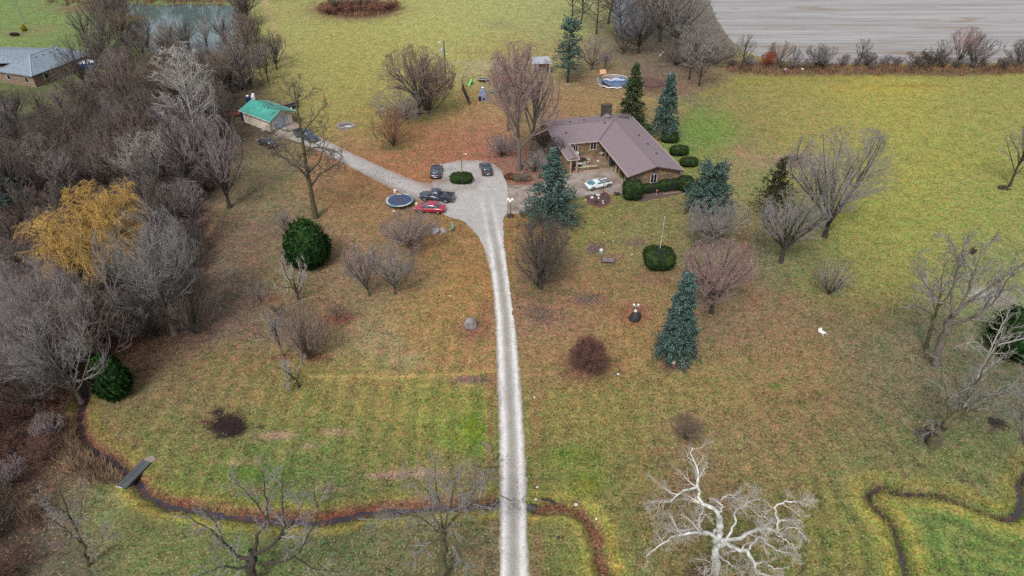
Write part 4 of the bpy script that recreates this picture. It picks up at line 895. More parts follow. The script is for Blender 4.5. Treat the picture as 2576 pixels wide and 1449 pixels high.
# ------------------------------------------------------------------ conifers and clipped evergreens
def leafmat(name, c, c2, rough=.85):
    return mat(name, c, rough, .3, 1.2, c2, attr='tint', spec=.12)
SPR = leafmat('spruce_needles', S(128,160,152), S(60,88,80)); SPG = leafmat('spruce_needles_green', S(100,120,80), S(60,76,50)); YEW = leafmat('yew_leaves', S(52,74,36), S(24,42,20)); ARB = leafmat('arborvitae_leaves', S(38,72,28), S(16,38,14), .6); FIR = leafmat('old_fir_needles', S(104,104,76), S(56,58,44))
def needles(rs, P, n, ln, rad, t0=.15):
    """spindle sprays along branch polylines"""
    N_, K, _ = P.shape; i = np.repeat(np.arange(N_), n); t = t0+(1-t0)*rs.uniform(0, 1, N_*n); s = np.clip(t, 0, .999)*(K-1); k = s.astype(int); fr = (s-k)[:, None]
    p = P[i, k]*(1-fr)+P[i, k+1]*fr; tan = nrm(P[i, k+1]-P[i, k])
    side = nrm(np.cross(tan, np.array([0, 0, 1.0])+rs.normal(0, .35, tan.shape)))*np.where(rs.rand(len(t)) < .5, 1, -1)[:, None]
    d = nrm(tan*.75+side*.75+rs.normal(0, .18, tan.shape)); L = (ln*rs.uniform(.6, 1.2, len(t)))[:, None]
    a = nrm(np.cross(d, rs.normal(0, 1, d.shape))); b_ = np.cross(d, a); r = (rad*rs.uniform(.7, 1.3, len(t)))[:, None]
    m_ = p+d*L*.45; q = p+d*L
    v = np.stack([p, m_+a*r*1.1, m_-a*r*.9+b_*r*.5, q], 1).reshape(-1, 3)
    o = (np.arange(len(t))*4)[:, None]
    f = np.concatenate([o+np.array(x) for x in ((0,1,2),(0,3,1),(0,2,3),(3,2,1))])
    br = rs.uniform(.45, 1.6, len(t))**1.2
    return v, f, np.repeat(br, 4), t
def spruce(x, y, yt, hw, label, m_=None, skirt=.06, droop=-.02, seed=1, nb_=150, name='spruce_tree', trunk='dark', prof=1.0, ns=34, sl=.46, topr=.04, gap=0.0, b3=7):
    ns = int(ns*1.5); m_ = m_ or SPR; rs = np.random.RandomState(seed); b_ = at(x, y); Hh = tree_top(x, y, yt); Wd = hw/pxm(y-(y-yt)*.3)
    t = thing(name, label, 'conifer', (b_.x, b_.y, 0))
    z = skirt+(1-skirt-.02)*np.sort(rs.rand(nb_))**1.0; az = np.arange(nb_)*2.399+rs.normal(0, .3, nb_)
    L = Wd*((1-z)/(1-skirt))**prof*(1+rs.normal(0, .16, nb_)); L = np.maximum(L, Wd*topr*2)
    if gap: L *= np.where(rs.rand(nb_) < gap, .45, 1)
    p0 = np.stack([z*0, z*0, z*Hh], 1); el = np.where(z > .8, .5, .05)+rs.normal(0, .1, nb_)
    d0 = np.stack([np.cos(az)*np.cos(el), np.sin(az)*np.cos(el), np.sin(el)], 1)
    P, Rr = walk(rs, p0, d0, L, np.full(nb_, .05), np.full(nb_, .012), 6, .07, droop)
    Pb, Rb, Lb = kids(rs, P, Rr, b3, 48, .42, .18, 3, .08, -.02, .010, L, .55)
    flat = Pb[:, :, 2]-P[np.repeat(np.arange(nb_), b3), 0, 2][:, None]*0
    c_v = []; 
    v1, f1, c1, t1 = needles(rs, P, ns//2, sl*.8, sl*.18, .2); v2, f2, c2, t2 = needles(rs, Pb, max(3, ns//6), sl*.62, sl*.16, .1)
    v = np.concatenate([v1, v2]); f = np.concatenate([f1, f2+len(v1)]); c = np.concatenate([c1, c2])[:, None]*np.ones(3)
    link('crown', mesh_np('crown', v, f, m_, False, c), t)
    v, f = tubes([(np.array([[[0, 0, 0], [0, 0, Hh*.5], [0, 0, Hh*.98]]]), np.array([[Hh*.022, Hh*.014, .02]]))], [8]); link('trunk', mesh_np('trunk', v, f, BK[trunk], True), t)
    v, f = tubes([(P, Rr)], [4]); link('branches', mesh_np('branches', v, f, BK['dark'], True), t)
    return t
spruce(1386,552,372,78,'large blue spruce beside the concrete drive, left of the white coupe',seed=1,nb_=170,skirt=.05,ns=40)
spruce(1776,536,420,62,'broad-topped blue spruce at the house\'s right front corner',seed=2,nb_=150,skirt=.1,prof=.62,ns=42,topr=.3)
spruce(1696,897,684,57,'narrow blue spruce alone on the lawn below the flagpole bush',seed=3,nb_=230,skirt=.05,prof=.72,droop=-.16,ns=34,sl=.42,topr=.12)
spruce(1668,346,180,40,'tall blue spruce behind the row of clipped bushes',seed=4,nb_=190,skirt=.14,prof=.75,droop=-.18,ns=30)
spruce(1428,208,52,42,'far blue spruce with a bare lower trunk beyond the house',seed=5,nb_=130,skirt=.22,prof=.5,ns=30,topr=.3,gap=.2)
spruce(1586,318,158,36,'olive-green narrow conifer right behind the chimney',SPG,seed=6,nb_=190,skirt=.04,prof=.7,ns=30)
spruce(1932,556,396,62,'thin dark old conifer on the lawn right of the fuller blue spruce',FIR,seed=7,nb_=120,skirt=.2,prof=.9,ns=18,gap=.3)
spruce(14,540,392,70,'blue spruce at the left edge deep in the woods',seed=8,nb_=130,skirt=.08,ns=30)
def clipped(x, y, rx, hz, label, m_=None, name='clipped_bush', ry=None, rz=0, n=5200, base=.0, box=0, seed=1, leaf=.10, rough=.05, cone=0, cat='bush', flat=.0, loc=None, group=None):
    m_ = m_ or YEW; rs = np.random.RandomState(seed); b_ = at(x, y) if loc is None else loc; ry = ry or rx
    d = nrm(rs.normal(0, 1, (n, 3))); ex = 1.0/(1+box*2)
    q = np.sign(d)*np.abs(d)**ex; q = q/np.max(np.abs(q), axis=1, keepdims=True)*(.55*min(1, box))+nrm(q)*(1-.55*min(1, box)) if box else d
    def shape(u):
        zz = (u[:, 2]*.5+.5); k = 1-cone*zz**1.5
        lump = 1+rough*np.sin(u[:, 0]*6+seed)*np.sin(u[:, 1]*7)*np.cos(u[:, 2]*5)+rough*.7*np.sin(u[:, 0]*15+u[:, 2]*4+seed)*np.sin(u[:, 1]*14+u[:, 2]*9)
        return np.stack([u[:, 0]*rx*k*lump, u[:, 1]*ry*k*lump, np.maximum(zz*hz*lump-flat, .02)+base], 1)
    c0 = shape(q*(1+rs.normal(0, .03+rough*.35, (n, 1))))
    nn = nrm(d*np.array([1/rx, 1/ry, 2/hz])); a = nrm(np.cross(nn, rs.normal(0, 1, nn.shape))); bb = np.cross(nn, a); s = (leaf*rs.uniform(.6, 1.4, n))[:, None]
    tl = rs.normal(0, .45, (n, 1))
    v = np.stack([c0+a*s, c0-a*s*.5+bb*s*.8+nn*s*tl, c0-a*s*.5-bb*s*.8-nn*s*tl], 1).reshape(-1, 3); f = np.arange(n*3).reshape(-1, 3)
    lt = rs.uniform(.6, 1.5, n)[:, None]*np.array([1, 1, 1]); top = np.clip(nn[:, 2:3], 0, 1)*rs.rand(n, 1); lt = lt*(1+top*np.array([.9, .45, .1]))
    t = thing(name, label, cat, (b_.x, b_.y, 0), rz, group)
    link('foliage', mesh_np('foliage', v, f, m_, False, np.repeat(lt, 3, 0)), t)
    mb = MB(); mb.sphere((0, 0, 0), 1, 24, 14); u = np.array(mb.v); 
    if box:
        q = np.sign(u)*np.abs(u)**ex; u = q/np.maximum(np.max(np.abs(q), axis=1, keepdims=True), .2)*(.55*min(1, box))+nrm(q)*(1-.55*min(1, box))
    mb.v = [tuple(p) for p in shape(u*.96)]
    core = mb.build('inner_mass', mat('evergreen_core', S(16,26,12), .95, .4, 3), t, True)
    return t
def gb(x, y, rxpx): return rxpx/pxm(y)
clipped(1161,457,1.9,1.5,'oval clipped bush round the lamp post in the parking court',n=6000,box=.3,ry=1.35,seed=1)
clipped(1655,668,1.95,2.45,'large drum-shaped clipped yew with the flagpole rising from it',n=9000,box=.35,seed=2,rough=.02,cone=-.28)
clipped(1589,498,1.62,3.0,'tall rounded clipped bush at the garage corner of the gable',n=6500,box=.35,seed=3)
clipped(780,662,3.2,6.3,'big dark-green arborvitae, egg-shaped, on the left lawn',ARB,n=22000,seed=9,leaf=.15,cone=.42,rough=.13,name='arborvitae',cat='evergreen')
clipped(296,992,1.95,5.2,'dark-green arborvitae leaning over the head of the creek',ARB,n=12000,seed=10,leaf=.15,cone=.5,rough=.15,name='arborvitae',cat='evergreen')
clipped(2545,885,3.0,5.4,'dark broad evergreen cut off by the right edge',ARB,n=15000,seed=11,leaf=.17,cone=.35,rough=.2,name='evergreen_bush',cat='evergreen')
clipped(1720,345,0,0,'',n=1) if False else None
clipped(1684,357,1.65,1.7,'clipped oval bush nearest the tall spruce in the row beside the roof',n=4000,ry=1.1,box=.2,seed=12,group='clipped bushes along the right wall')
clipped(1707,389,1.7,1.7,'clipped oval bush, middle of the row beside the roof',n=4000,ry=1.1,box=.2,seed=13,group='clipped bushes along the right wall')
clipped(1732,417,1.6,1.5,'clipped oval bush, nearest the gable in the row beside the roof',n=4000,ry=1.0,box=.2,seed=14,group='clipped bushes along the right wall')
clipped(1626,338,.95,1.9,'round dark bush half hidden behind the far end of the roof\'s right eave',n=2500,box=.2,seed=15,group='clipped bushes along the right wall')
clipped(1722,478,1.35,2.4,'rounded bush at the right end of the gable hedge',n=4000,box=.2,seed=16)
clipped(62,78,.8,1.8,'small yellow-green conifer on the neighbouring lawn',leafmat('gold_conifer', S(164,150,40), S(96,92,30)),n=1600,cone=.5,seed=17,name='dwarf_conifer',cat='evergreen')
clipped(38,90,1.2,.8,'low dark shrub beside the yellow conifer on the neighbouring lawn',leafmat('dark_shrub_leaves', S(58,44,42), S(36,30,28)),n=1200,seed=18,ry=.6,cat='shrub')
# ------------------------------------------------------------------ buildings
def stone_mat(name, a, b_, c_, sc=1.0):
    m, nt, bs = newmat(name); co = objco(nt)
    mp = nt.nodes.new('ShaderNodeMapping'); mp.inputs['Scale'].default_value = (1.5*sc, 1.5*sc, 4.5*sc); nt.links.new(co, mp.inputs[0])
    vo = nt.nodes.new('ShaderNodeTexVoronoi'); vo.inputs['Scale'].default_value = 1.0; nt.links.new(mp.outputs[0], vo.inputs['Vector'])
    se = nt.nodes.new('ShaderNodeSeparateColor'); nt.links.new(vo.outputs['Color'], se.inputs[0])
    v2 = nt.nodes.new('ShaderNodeTexVoronoi'); v2.feature = 'DISTANCE_TO_EDGE'; nt.links.new(mp.outputs[0], v2.inputs['Vector'])
    c = mixc(nt, se.outputs[0], a, b_); c = mixc(nt, ramp(nt, se.outputs[1], .7, .75), c, c_)
    e = ramp(nt, v2.outputs['Distance'], .0, .09)
    c = mixc(nt, e, tuple(x*.45 for x in a), c)
    c = mixc(nt, 1.0, c, mixc(nt, noise(nt, .6, 3, .6, co), (.7,.7,.7), (1.25,1.22,1.2)), 'MULTIPLY')
    nt.links.new(c, bs.inputs['Base Color']); bs.inputs['Roughness'].default_value = .9; bump(nt, bs, e, .6, .03); return m
STONE = stone_mat('ledge_stone', S(138,112,76), S(182,152,106), S(118,112,104))
SHGL = mat('shingles_brown', S(142,127,133), .9, .22, 7, S(116,102,108), bmp=.5); TRIM = mat('brown_trim', S(82,58,54), .7); GDOOR = mat('brown_door', S(74,46,42), .6, .15); WHT = mat('white_paint', S(236,236,236), .5, .08); CREAM = mat('cream_paint', S(196,180,160), .7, .15)
GLS = mat('dark_glass', S(34,38,46), .08, .1, 1, spec=.8); BLK = mat('black_metal', S(34,34,38), .45, .2); CHIM = mat('sooty_stone', S(84,80,74), .95, .4, 2, S(44,42,42), bmp=.6)
HA = at(1581, 445.6, 2.7); HR_ = R_(13.36)
house = thing('stone_house', 'L-shaped single-storey stone house with purplish-brown shingle roof and brown garage doors', 'house', (HA.x, HA.y, 0), HR_)
def slab(polys, th, name, m, parent):
    mb = MB()
    for p in polys:
        n = len(p); mb.add([(x, y, z) for x, y, z in p]+[(x, y, z-th) for x, y, z in p], [tuple(range(n)), tuple(range(2*n-1, n-1, -1))]+[(i, n+i, n+(i+1) % n, (i+1) % n) for i in range(n)])
    return mb.build(name, m, parent)
ZE, ZR = 2.7, 4.0
roof = slab([[(0,0,ZE),(4.8,0,ZR),(4.8,19.6,ZR),(0,14.2,ZE)], [(4.8,0,ZR),(9.65,0,ZE),(9.65,25,ZE),(4.8,19.6,ZR)],
             [(4.8,19.6,ZR),(9.65,25,ZE),(-8.2,25,ZE),(-8.2,19.6,ZR)], [(-8.2,14.2,ZE),(0,14.2,ZE),(4.8,19.6,ZR),(-8.2,19.6,ZR)]], .14, 'roof', SHGL, house)
slab([[(-7.65,8,ZE),(-6.65,8,3.13),(-6.65,15.98,3.13),(-7.65,14.19,ZE)], [(-6.65,8,3.13),(-5.65,8,ZE),(-5.65,14.19,ZE),(-6.65,15.98,3.13)]], .13, 'porch_roof', SHGL, house)
mb = MB()   # ridge, hip and valley caps
for a, c in (((4.8,0,ZR),(4.8,19.6,ZR)), ((4.8,19.6,ZR),(-8.2,19.6,ZR)), ((4.8,19.6,ZR),(9.65,25,ZE))): mb.bar(Vector(a)+Vector((0,0,.015)), Vector(c)+Vector((0,0,.015)), .26, .05)
mb.build('ridge_cap', mat('ridge_brown', S(130,112,116), .9), roof)
MB().bar((0,14.2,ZE+.01), (4.8,19.6,ZR+.01), .3, .03).build('valley_flashing', mat('valley_brown', S(104,88,92), .85), roof)
mb = MB()
for a, c in (((-.03,0,2.66),(-.03,14.2,2.66)), ((9.7,0,2.66),(9.7,25,2.66)), ((-5.7,14.15,2.66),(0,14.15,2.66)), ((-7.7,8,2.66),(-7.7,14.2,2.66)), ((-5.6,8,2.66),(-5.6,14.1,2.66)), ((-7.7,7.95,2.66),(-5.6,7.95,2.66))): mb.bar(a, c, .12, .14)
mb.build('gutter', mat('gutter_tan', S(196,178,170), .5), roof)
mb = MB(); mb.bar((0,-.03,2.6),(4.8,-.03,3.9),.06,.22); mb.bar((4.8,-.03,3.9),(9.65,-.03,2.6),.06,.22); mb.bar((-8.23,14.2,2.6),(-8.23,19.6,3.9),.06,.22); mb.bar((-8.23,19.6,3.9),(-8.23,25,2.6),.06,.22)
mb.build('bargeboard', TRIM, roof)
for p in ((7.0,13.2),(7.2,9.6),(7.1,5.6),(-3.2,21.4),(-.4,21.6),(-5.2,17.2),(2.6,18.9)):
    z = ZE+(9.65-p[0])*.268 if p[0] > 4.8 else (ZR-(p[1]-19.6)*.24 if p[1] > 19.6 else ZR-(19.6-p[1])*.24)
    MB().box(p[0]-.16, p[0]+.16, p[1]-.16, p[1]+.16, z-.05, z+.16).build('roof_vent', TRIM, roof, bevel=.03)
tag(house.children[0] if house.children else roof)
def wall_x(mb, x0, x1, y, z0=0, z1=2.62, t=.25): mb.box(x0, x1, y, y+t, z0, z1)
mb = MB(); mb.v += [(1.2,.45,0),(9.2,.45,0),(9.2,.45,2.66),(4.8,.45,3.82),(1.2,.45,2.86),(1.2,.7,0),(9.2,.7,0),(9.2,.7,2.66),(4.8,.7,3.82),(1.2,.7,2.86)]
mb.f += [(0,1,2,3,4),(9,8,7,6,5)]+[(i,5+i,5+(i+1)%5,(i+1)%5) for i in range(5)]
mb.build('gable_wall', STONE, house)
MB().box(8.95, 9.2, .7, 24.6, 0, 2.64).build('wall', STONE, house)
MB().box(-7.8, 8.95, 24.35, 24.6, 0, 2.64).build('wall', STONE, house)
mb = MB(); mb.v += [(-7.8,14.7,0),(-7.8,24.35,0),(-7.8,24.35,2.7),(-7.8,19.6,3.82),(-7.8,14.7,2.7),(-7.55,14.7,0),(-7.55,24.35,0),(-7.55,24.35,2.7),(-7.55,19.6,3.82),(-7.55,14.7,2.7)]
mb.f += [(4,3,2,1,0),(5,6,7,8,9)]+[(i,(i+1)%5,5+(i+1)%5,5+i) for i in range(5)]
mb.build('gable_wall', STONE, house)
MB().box(-5.8, 2.0, 14.6, 14.85, 0, 2.66).build('wall', STONE, house)
MB().box(2.0, 2.25, 6.7, 14.6, 0, 3.1).build('wall', STONE, house)
mb = MB(); mb.box(1.2,1.45,.7,.95,0,2.9); mb.box(1.2,1.45,3.45,3.85,0,2.9); mb.box(1.2,1.45,6.3,6.7,0,2.9); mb.box(1.2,1.45,.95,6.3,2.35,2.9); mb.box(1.2,2.0,6.5,6.7,0,2.9)
mb.build('wall', STONE, house)
MB().box(-7.4, -7.15, 8.3, 14.7, 0, 2.64).build('wall', STONE, house)
for v0 in (.95, 3.85):
    d = MB().box(1.3, 1.36, v0, v0+2.5 if v0 < 2 else 6.3, 0, 2.35).build('garage_door', GDOOR, house)
    for k in range(4): MB().box(1.28, 1.298, v0+.05, (v0+2.45 if v0 < 2 else 6.25), .06+k*.58, .56+k*.58).build('door_panel', GDOOR, d)
PIL = mat('pillar_tan', S(178,154,136), .8, .2)
for u_, v_ in ((1.1,8.0),(1.1,9.9),(1.1,11.7),(1.1,13.4),(-7.1,8.15),(-6.0,8.15),(1.1,3.65),(1.1,6.5),(1.15,.7)): MB().box(u_-.13, u_+.13, v_-.13, v_+.13, 0, 2.6+max(0, (u_)*.2)).build('porch_pillar', PIL, house)
def window(mbx, parent, w, h, pl='v', name='window', arch=False, M=None):
    fr = MB(); t = .05
    for x0, x1, z0, z1 in ((-w/2-.06,w/2+.06,h,h+.07),(-w/2-.06,w/2+.06,-.07,0),(-w/2-.07,-w/2,0,h),(w/2,w/2+.07,0,h),(-.03,.03,0,h)): fr.box(x0, x1, -t, t, z0, z1)
    o = fr.build(name, WHT, parent); o.location = mbx; MB().box(-w/2, w/2, -.01, .01, 0, h).build('pane', GLS, o); return o
w_ = window((4.62, .40, 1.0), house, 1.0, 1.5)
mb = MB(); 
for k in range(13):
    a0 = math.pi*k/13; a1 = math.pi*(k+1)/13-.03
    mb.add([(math.cos(a)*r, y, math.sin(a)*r*.9+1.0) for y in (-.06, .03) for a in (a0, a1) for r in (.72, 1.0)], [(0,1,3,2),(4,6,7,5),(0,4,5,1),(2,3,7,6),(0,2,6,4),(1,5,7,3)])
mb.box(-1.0,-.72,-.06,.03,-.1,1.0); mb.box(.72,1.0,-.06,.03,-.1,1.0); mb.box(-.72,.72,-.03,.0,1.56,1.7)
o = mb.build('window_arch', mat('arch_brick', S(132,96,94), .9, .3, 6), w_)
w2 = window((-.9, 14.55, 1.0), house, 1.05, 1.3)
window((-4.2, 14.55, 1.0), house, .8, 1.1)
for v_, h_ in ((9.0, 2.1), (12.4, 2.1)):
    o = MB().box(1.93, 1.995, v_-.5, v_+.5, 0.05, h_).build('door', GDOOR, house); MB().box(1.9,1.92,v_-.3,v_+.3,1.1,1.9).build('pane', GLS, o)
o = MB().box(1.93,1.995,10.2,11.4,.6,2.0).build('window', GLS, house)
ch = MB().box(2.9-.9, 2.9+.9, 22.9, 23.9, 2.9, 5.3).build('chimney', CHIM, house)
ch.location.x = 1.6
MB().box(1.9, 3.9, 22.8, 24.0, 5.3, 5.42).build('chimney_cap', CHIM, ch)
for dx, h_ in ((-.35,.35),(.15,.42),(.45,.3)): MB().cyl(2.9+dx, 23.4, 5.42, 5.42+h_, .15, 10).build('chimney_pot', mat('clay_pot', S(150,96,72), .85), ch)
slab([[(3.3,22.7,3.3),(4.5,21.5,3.75),(4.5,22.9,3.95)], [(4.5,21.5,3.75),(5.7,22.7,3.3),(4.5,22.9,3.95)]], .05, 'cricket', SHGL, roof)
WLM = stone_mat('low_wall_stone', S(140,120,88), S(176,158,122), S(112,108,92))
lw = MB().box(-5.9, -2.0, 8.85, 9.1, 0, .62).build('courtyard_wall', WLM); lw.location = house.location; lw.rotation_euler = house.rotation_euler
tag(lw, 'low stone courtyard wall between the porch post and the entry', 'wall')
for nm, prm in (('coping', (-5.98,-1.95,8.8,9.15,.62,.68)),): MB().box(*prm).build(nm, mat('coping_stone', S(196,184,152), .8), lw)
lw2 = MB().box(1.0, 1.25, 6.75, 7.9, 0, .5).build('porch_wall', WLM); lw2.location = house.location; lw2.rotation_euler = house.rotation_euler; tag(lw2, 'short low wall by the garage end of the covered porch', 'wall')
HM = Matrix.Translation((HA.x, HA.y, 0)) @ Matrix.Rotation(HR_, 4, 'Z')
def hp(u, v, z=0): return HM @ Vector((u, v, z))
pat = MB().box(-7.1, 2.0, 8.9, 14.6, .0, .1).build('patio', mat('patio_concrete', S(150,124,104), .55, .3, .6, S(108,90,74))); pat.location = house.location; pat.rotation_euler = house.rotation_euler; tag(pat, kind='structure')
# wreath
wr = MB().torus((0,0,0), .36, .09, 24, 6, 'y').build('wreath', mat('wreath_green', S(50,48,44), .9, .4, 12)); p = hp(4.8,.38,3.15); wr.location = p; wr.rotation_euler = (0,0,HR_)
tag(wr, 'dark round wreath hung under the gable peak above the arched window', 'wreath')
# fallen spruce sprig on roof
sp = MB(); rr = random.Random(3)
for k in range(26):
    a = Vector((rr.uniform(-.9,.9), rr.uniform(-.35,.35), .04)); sp.bar(a, a+Vector((rr.uniform(-.5,.5), rr.uniform(-.3,.3), rr.uniform(0,.12))), .06)
o = sp.build('fallen_branch', mat('sprig_green', S(58,84,72), .9, .3, 4)); p = hp(7.3,21.4); o.location = (p.x, p.y, 3.42); o.rotation_euler = (0, R_(15), HR_); tag(o, 'green spruce branch lying on the house roof near the chimney', 'branch')
def at_house(o, u, v, z=0, rz=0): p = hp(u, v, z); o.location = p; o.rotation_euler = (0, 0, HR_+rz); return o
# hedges in front of the gable
clipped(0,0,1.9,1.35,'long low clipped hedge under the arched window, left length',n=5000,ry=.75,box=.9,seed=21,loc=hp(4.1,-.75),rz=HR_,name='hedge',cat='hedge',rough=.02)
clipped(0,0,2.0,1.75,'taller clipped hedge length right of the arched window',n=6000,ry=.8,box=.9,seed=22,loc=hp(7.2,-.8),rz=HR_,name='hedge',cat='hedge',rough=.02)
bb = MB().box(5.4,9.2,-2.15,-1.95,0,.12).build('edging_timber', mat('timber_grey', S(150,136,120), .9)); bb.location = house.location; bb.rotation_euler = house.rotation_euler; tag(bb, 'pale timber edging on the ground before the right hedge', 'edging')
bed = MB().prism([(1.0,-3.6),(9.8,-2.3),(10.4,.2),(9.4,.35),(1.2,.35),(.4,-.6)],0,.03).build('mulch_bed', mat('mulch', S(96,78,70), .95, .3, 4)); bed.location = house.location; bed.rotation_euler = house.rotation_euler; tag(bed, kind='structure')
bed = MB().prism([(9.6,2),(11.6,3),(11.9,22),(9.4,25)],0,.025).build('mulch_strip', mat('mulch_grey', S(104,92,88), .95, .3, 4)); bed.location = house.location; bed.rotation_euler = house.rotation_euler; tag(bed, kind='structure')

# ---- green-roofed garage
g0 = at(678, 331); gd = (at(623, 310)-g0).normalized(); ang = math.atan2(gd.y, gd.x)-math.pi/2
gar = thing('garage', 'small cream garage with bright green metal roof and white overhead door', 'garage', (g0.x, g0.y, 0), ang)   # y back, x right
GW, GL_ = 5.6, 7.6
SID = mat('cream_siding', S(246,232,214), .75, .06, 1)
mb = MB()
for k in range(11):
    z = k*.23; mb.add([(0,0,z),(0,GL_,z),(-.035,GL_,z),(-.035,0,z),(0,0,z+.225),(0,GL_,z+.225),(-.01,GL_,z+.225),(-.01,0,z+.225)], [(3,2,6,7),(0,3,7,4),(1,5,6,2),(0,1,2,3),(4,7,6,5)])
o = mb.build('siding', SID, gar); 
MB().box(.0,.12,0,GL_,0,2.5).build('wall', SID, gar); MB().box(GW-.12,GW,0,GL_,0,2.5).build('wall', SID, gar); MB().box(.12,GW-.12,GL_-.12,GL_,0,2.5).build('wall', SID, gar)
mb = MB(); mb.v += [(.12,0,0),(1.3,0,0),(1.3,0,2.25),(4.6,0,2.25),(4.6,0,0),(GW-.12,0,0),(GW-.12,0,2.5),(GW/2,0,3.45),(.12,0,2.5)]; mb.f += [(0,1,2,8),(4,5,6,3),(2,3,6,7,8)]
mb.v += [(x,.12,z) for x, y, z in mb.v]; mb.f += [(9+a for a in reversed(f_)) for f_ in list(mb.f)]; mb.f = [tuple(f_) for f_ in mb.f]
mb.build('front_wall', SID, gar)
d = MB().box(1.3,4.6,.05,.09,0,2.25).build('garage_door', mat('door_white', S(214,220,232), .6), gar)
for k in range(4): MB().box(1.34,4.56,.03,.048,.04+k*.56,.54+k*.56).build('door_panel', mat('door_white', S(214,220,232), .6), d)
MB().box(2.9,3.0,.0,.03,1.0,1.1).build('handle', BLK, d)
GR = mat('green_metal', S(84,176,158), .45, .22, .5, S(62,152,138))
gr = slab([[(-.45,-1.5,2.42),(GW/2,-.9,3.6),(GW/2,GL_+.5,3.6),(-.45,GL_+.5,2.42)], [(GW/2,-.9,3.6),(GW+.45,-1.5,2.42),(GW+.45,GL_+.5,2.42),(GW/2,GL_+.5,3.6)]], .07, 'roof', GR, gar)
mb = MB()
for k in range(1, 12):
    y = -1.2+k*.78; 
    mb.bar((-.45,y,2.44),(GW/2,y,3.62),.04,.04); mb.bar((GW/2,y,3.62),(GW+.45,y,2.44),.04,.04)
rb_ = mb.build('roof_rib', GR, gr); rb_['kind'] = 'stuff'
mb = MB(); mb.bar((-.47,-1.5,2.38),(-.47,GL_+.5,2.38),.05,.13); mb.bar((GW+.47,-1.5,2.38),(GW+.47,GL_+.5,2.38),.05,.13); mb.build('fascia', WHT, gr)
mb = MB(); mb.bar((-.45,-1.5,2.36),(GW/2,-.92,3.52),.05,.1); mb.bar((GW/2,-.92,3.52),(GW+.45,-1.5,2.36),.05,.1); mb.build('fascia', mat('fascia_green', S(60,90,76), .7), gr)
for x_, y_ in ((-.1,-1.2),(GW+.1,-1.2)): MB().box(x_-.05,x_+.05,y_-.05,y_+.05,0,2.5).build('post', TRIM, gar)
mb = MB().box(.0,.1,-.02,-.12,0,2.4); mb.build('corner_trim', WHT, gar)

# ---- neighbouring hipped house
C1 = at(79,192,2.7); C2 = at(190,150,2.7); C1.z = C2.z = 0; ad = (C2-C1).normalized(); ang = math.atan2(ad.y, ad.x)
nh = thing('neighbour_house', 'low brick house with blue-grey hipped shingle roof at the upper left', 'house', (C1.x, C1.y, 0), ang)   # x along, y to the left/back
NR = mat('shingles_bluegrey', S(138,152,164), .9, .3, 3.5, S(92,104,118), bmp=.4); BRK = stone_mat('tan_brick', S(150,126,108), S(170,142,120), S(128,108,98), 2.2)
nx_, ny_ = 17.0, 10.5; h2 = ny_/2
slab([[(0,0,2.7),(nx_,0,2.7),(nx_-h2,h2,5.1),(h2,h2,5.1)], [(nx_,0,2.7),(nx_,ny_,2.7),(nx_-h2,h2,5.1)], [(nx_,ny_,2.7),(0,ny_,2.7),(h2,h2,5.1),(nx_-h2,h2,5.1)], [(0,ny_,2.7),(0,0,2.7),(h2,h2,5.1)]], .16, 'roof', NR, nh)
slab([[(5,6,4.6),(5,17,2.72),(5,17,2.71),(1,17,2.7)][0:2]+[(14,17,2.72),(9.5,6,4.85)], [(3.2,5,4.2),(9.5,6,4.85),(5.0,22,4.85),(0,24,2.7)], [(9.5,6,4.85),(16,9,3.1),(13,25,2.7),(5.0,22,4.85)]], .16, 'wing_roof', NR, nh)
mb = MB()
for a, c in (((0,0,2.72),(h2,h2,5.13)),((h2,h2,5.13),(nx_-h2,h2,5.13)),((h2,h2,5.13),(0,ny_,2.72))): mb.bar(a, c, .28, .05)
mb.build('ridge_cap', mat('ridge_bluegrey', S(150,168,180), .9), nh)
for k in range(4): MB().box(5.6+k*1.9-.2,5.6+k*1.9+.2,4.0,4.4,4.55,4.85).build('roof_vent', mat('vent_grey', S(140,150,158), .6), nh)
MB().box(.5,nx_-.5,.5,ny_-.5,0,2.6).build('wall', BRK, nh); MB().box(1.5,13,ny_-.5,22,0,2.6).build('wall', BRK, nh)
for y_ in (2.4,7.6):
    o = MB().box(.38,.46,y_-.55,y_+.55,.9,2.2).build('window', WHT, nh); MB().box(.34,.376,y_-.45,y_+.45,1.0,2.1).build('pane', GLS, o)
o = MB().box(3,4.2,.38,.46,.9,2.2).build('window', WHT, nh); MB().box(3.1,4.1,.34,.376,1.0,2.1).build('pane', GLS, o)
o = MB().cyl(0,0,0,12,.14,8,.1).build('utility_pole', mat('pole_grey', S(150,146,146), .8)); p = at(62,60); o.location = (p.x,p.y,0); tag(o, 'plain grey utility pole beside the small yellow conifer', 'utility pole')
# boat by the neighbour
p = at(228,172); b_ = thing('covered_boat', 'blue and white covered boat parked behind bare trees by the blue-grey roof', 'boat', (p.x,p.y,0), R_(20))
mb = MB(); st = [(-3.2,.9,.5,1.5),(-1.5,1.25,.35,1.55),(1,1.25,.35,1.6),(2.6,.8,.5,1.7),(3.5,.08,1.2,1.8)]
v = []; 
for x, w, z0, z1 in st: v += [(x,-w,z1),(x,-w*.9,z0+.35),(x,0,z0),(x,w*.9,z0+.35),(x,w,z1)]
mb.add(v, [(i*5+j,(i+1)*5+j,(i+1)*5+j+1,i*5+j+1) for i in range(4) for j in range(4)]+[(0,1,2,3,4),(24,23,22,21,20)]); mb.build('hull', mat('boat_blue', S(58,104,168), .35), b_)
mb = MB(); v = []
for x, w, z0, z1 in st: v += [(x,-w*1.02,z1),(x,-w*.4,z1+.45*min(1,w)),(x,w*.4,z1+.45*min(1,w)),(x,w*1.02,z1)]
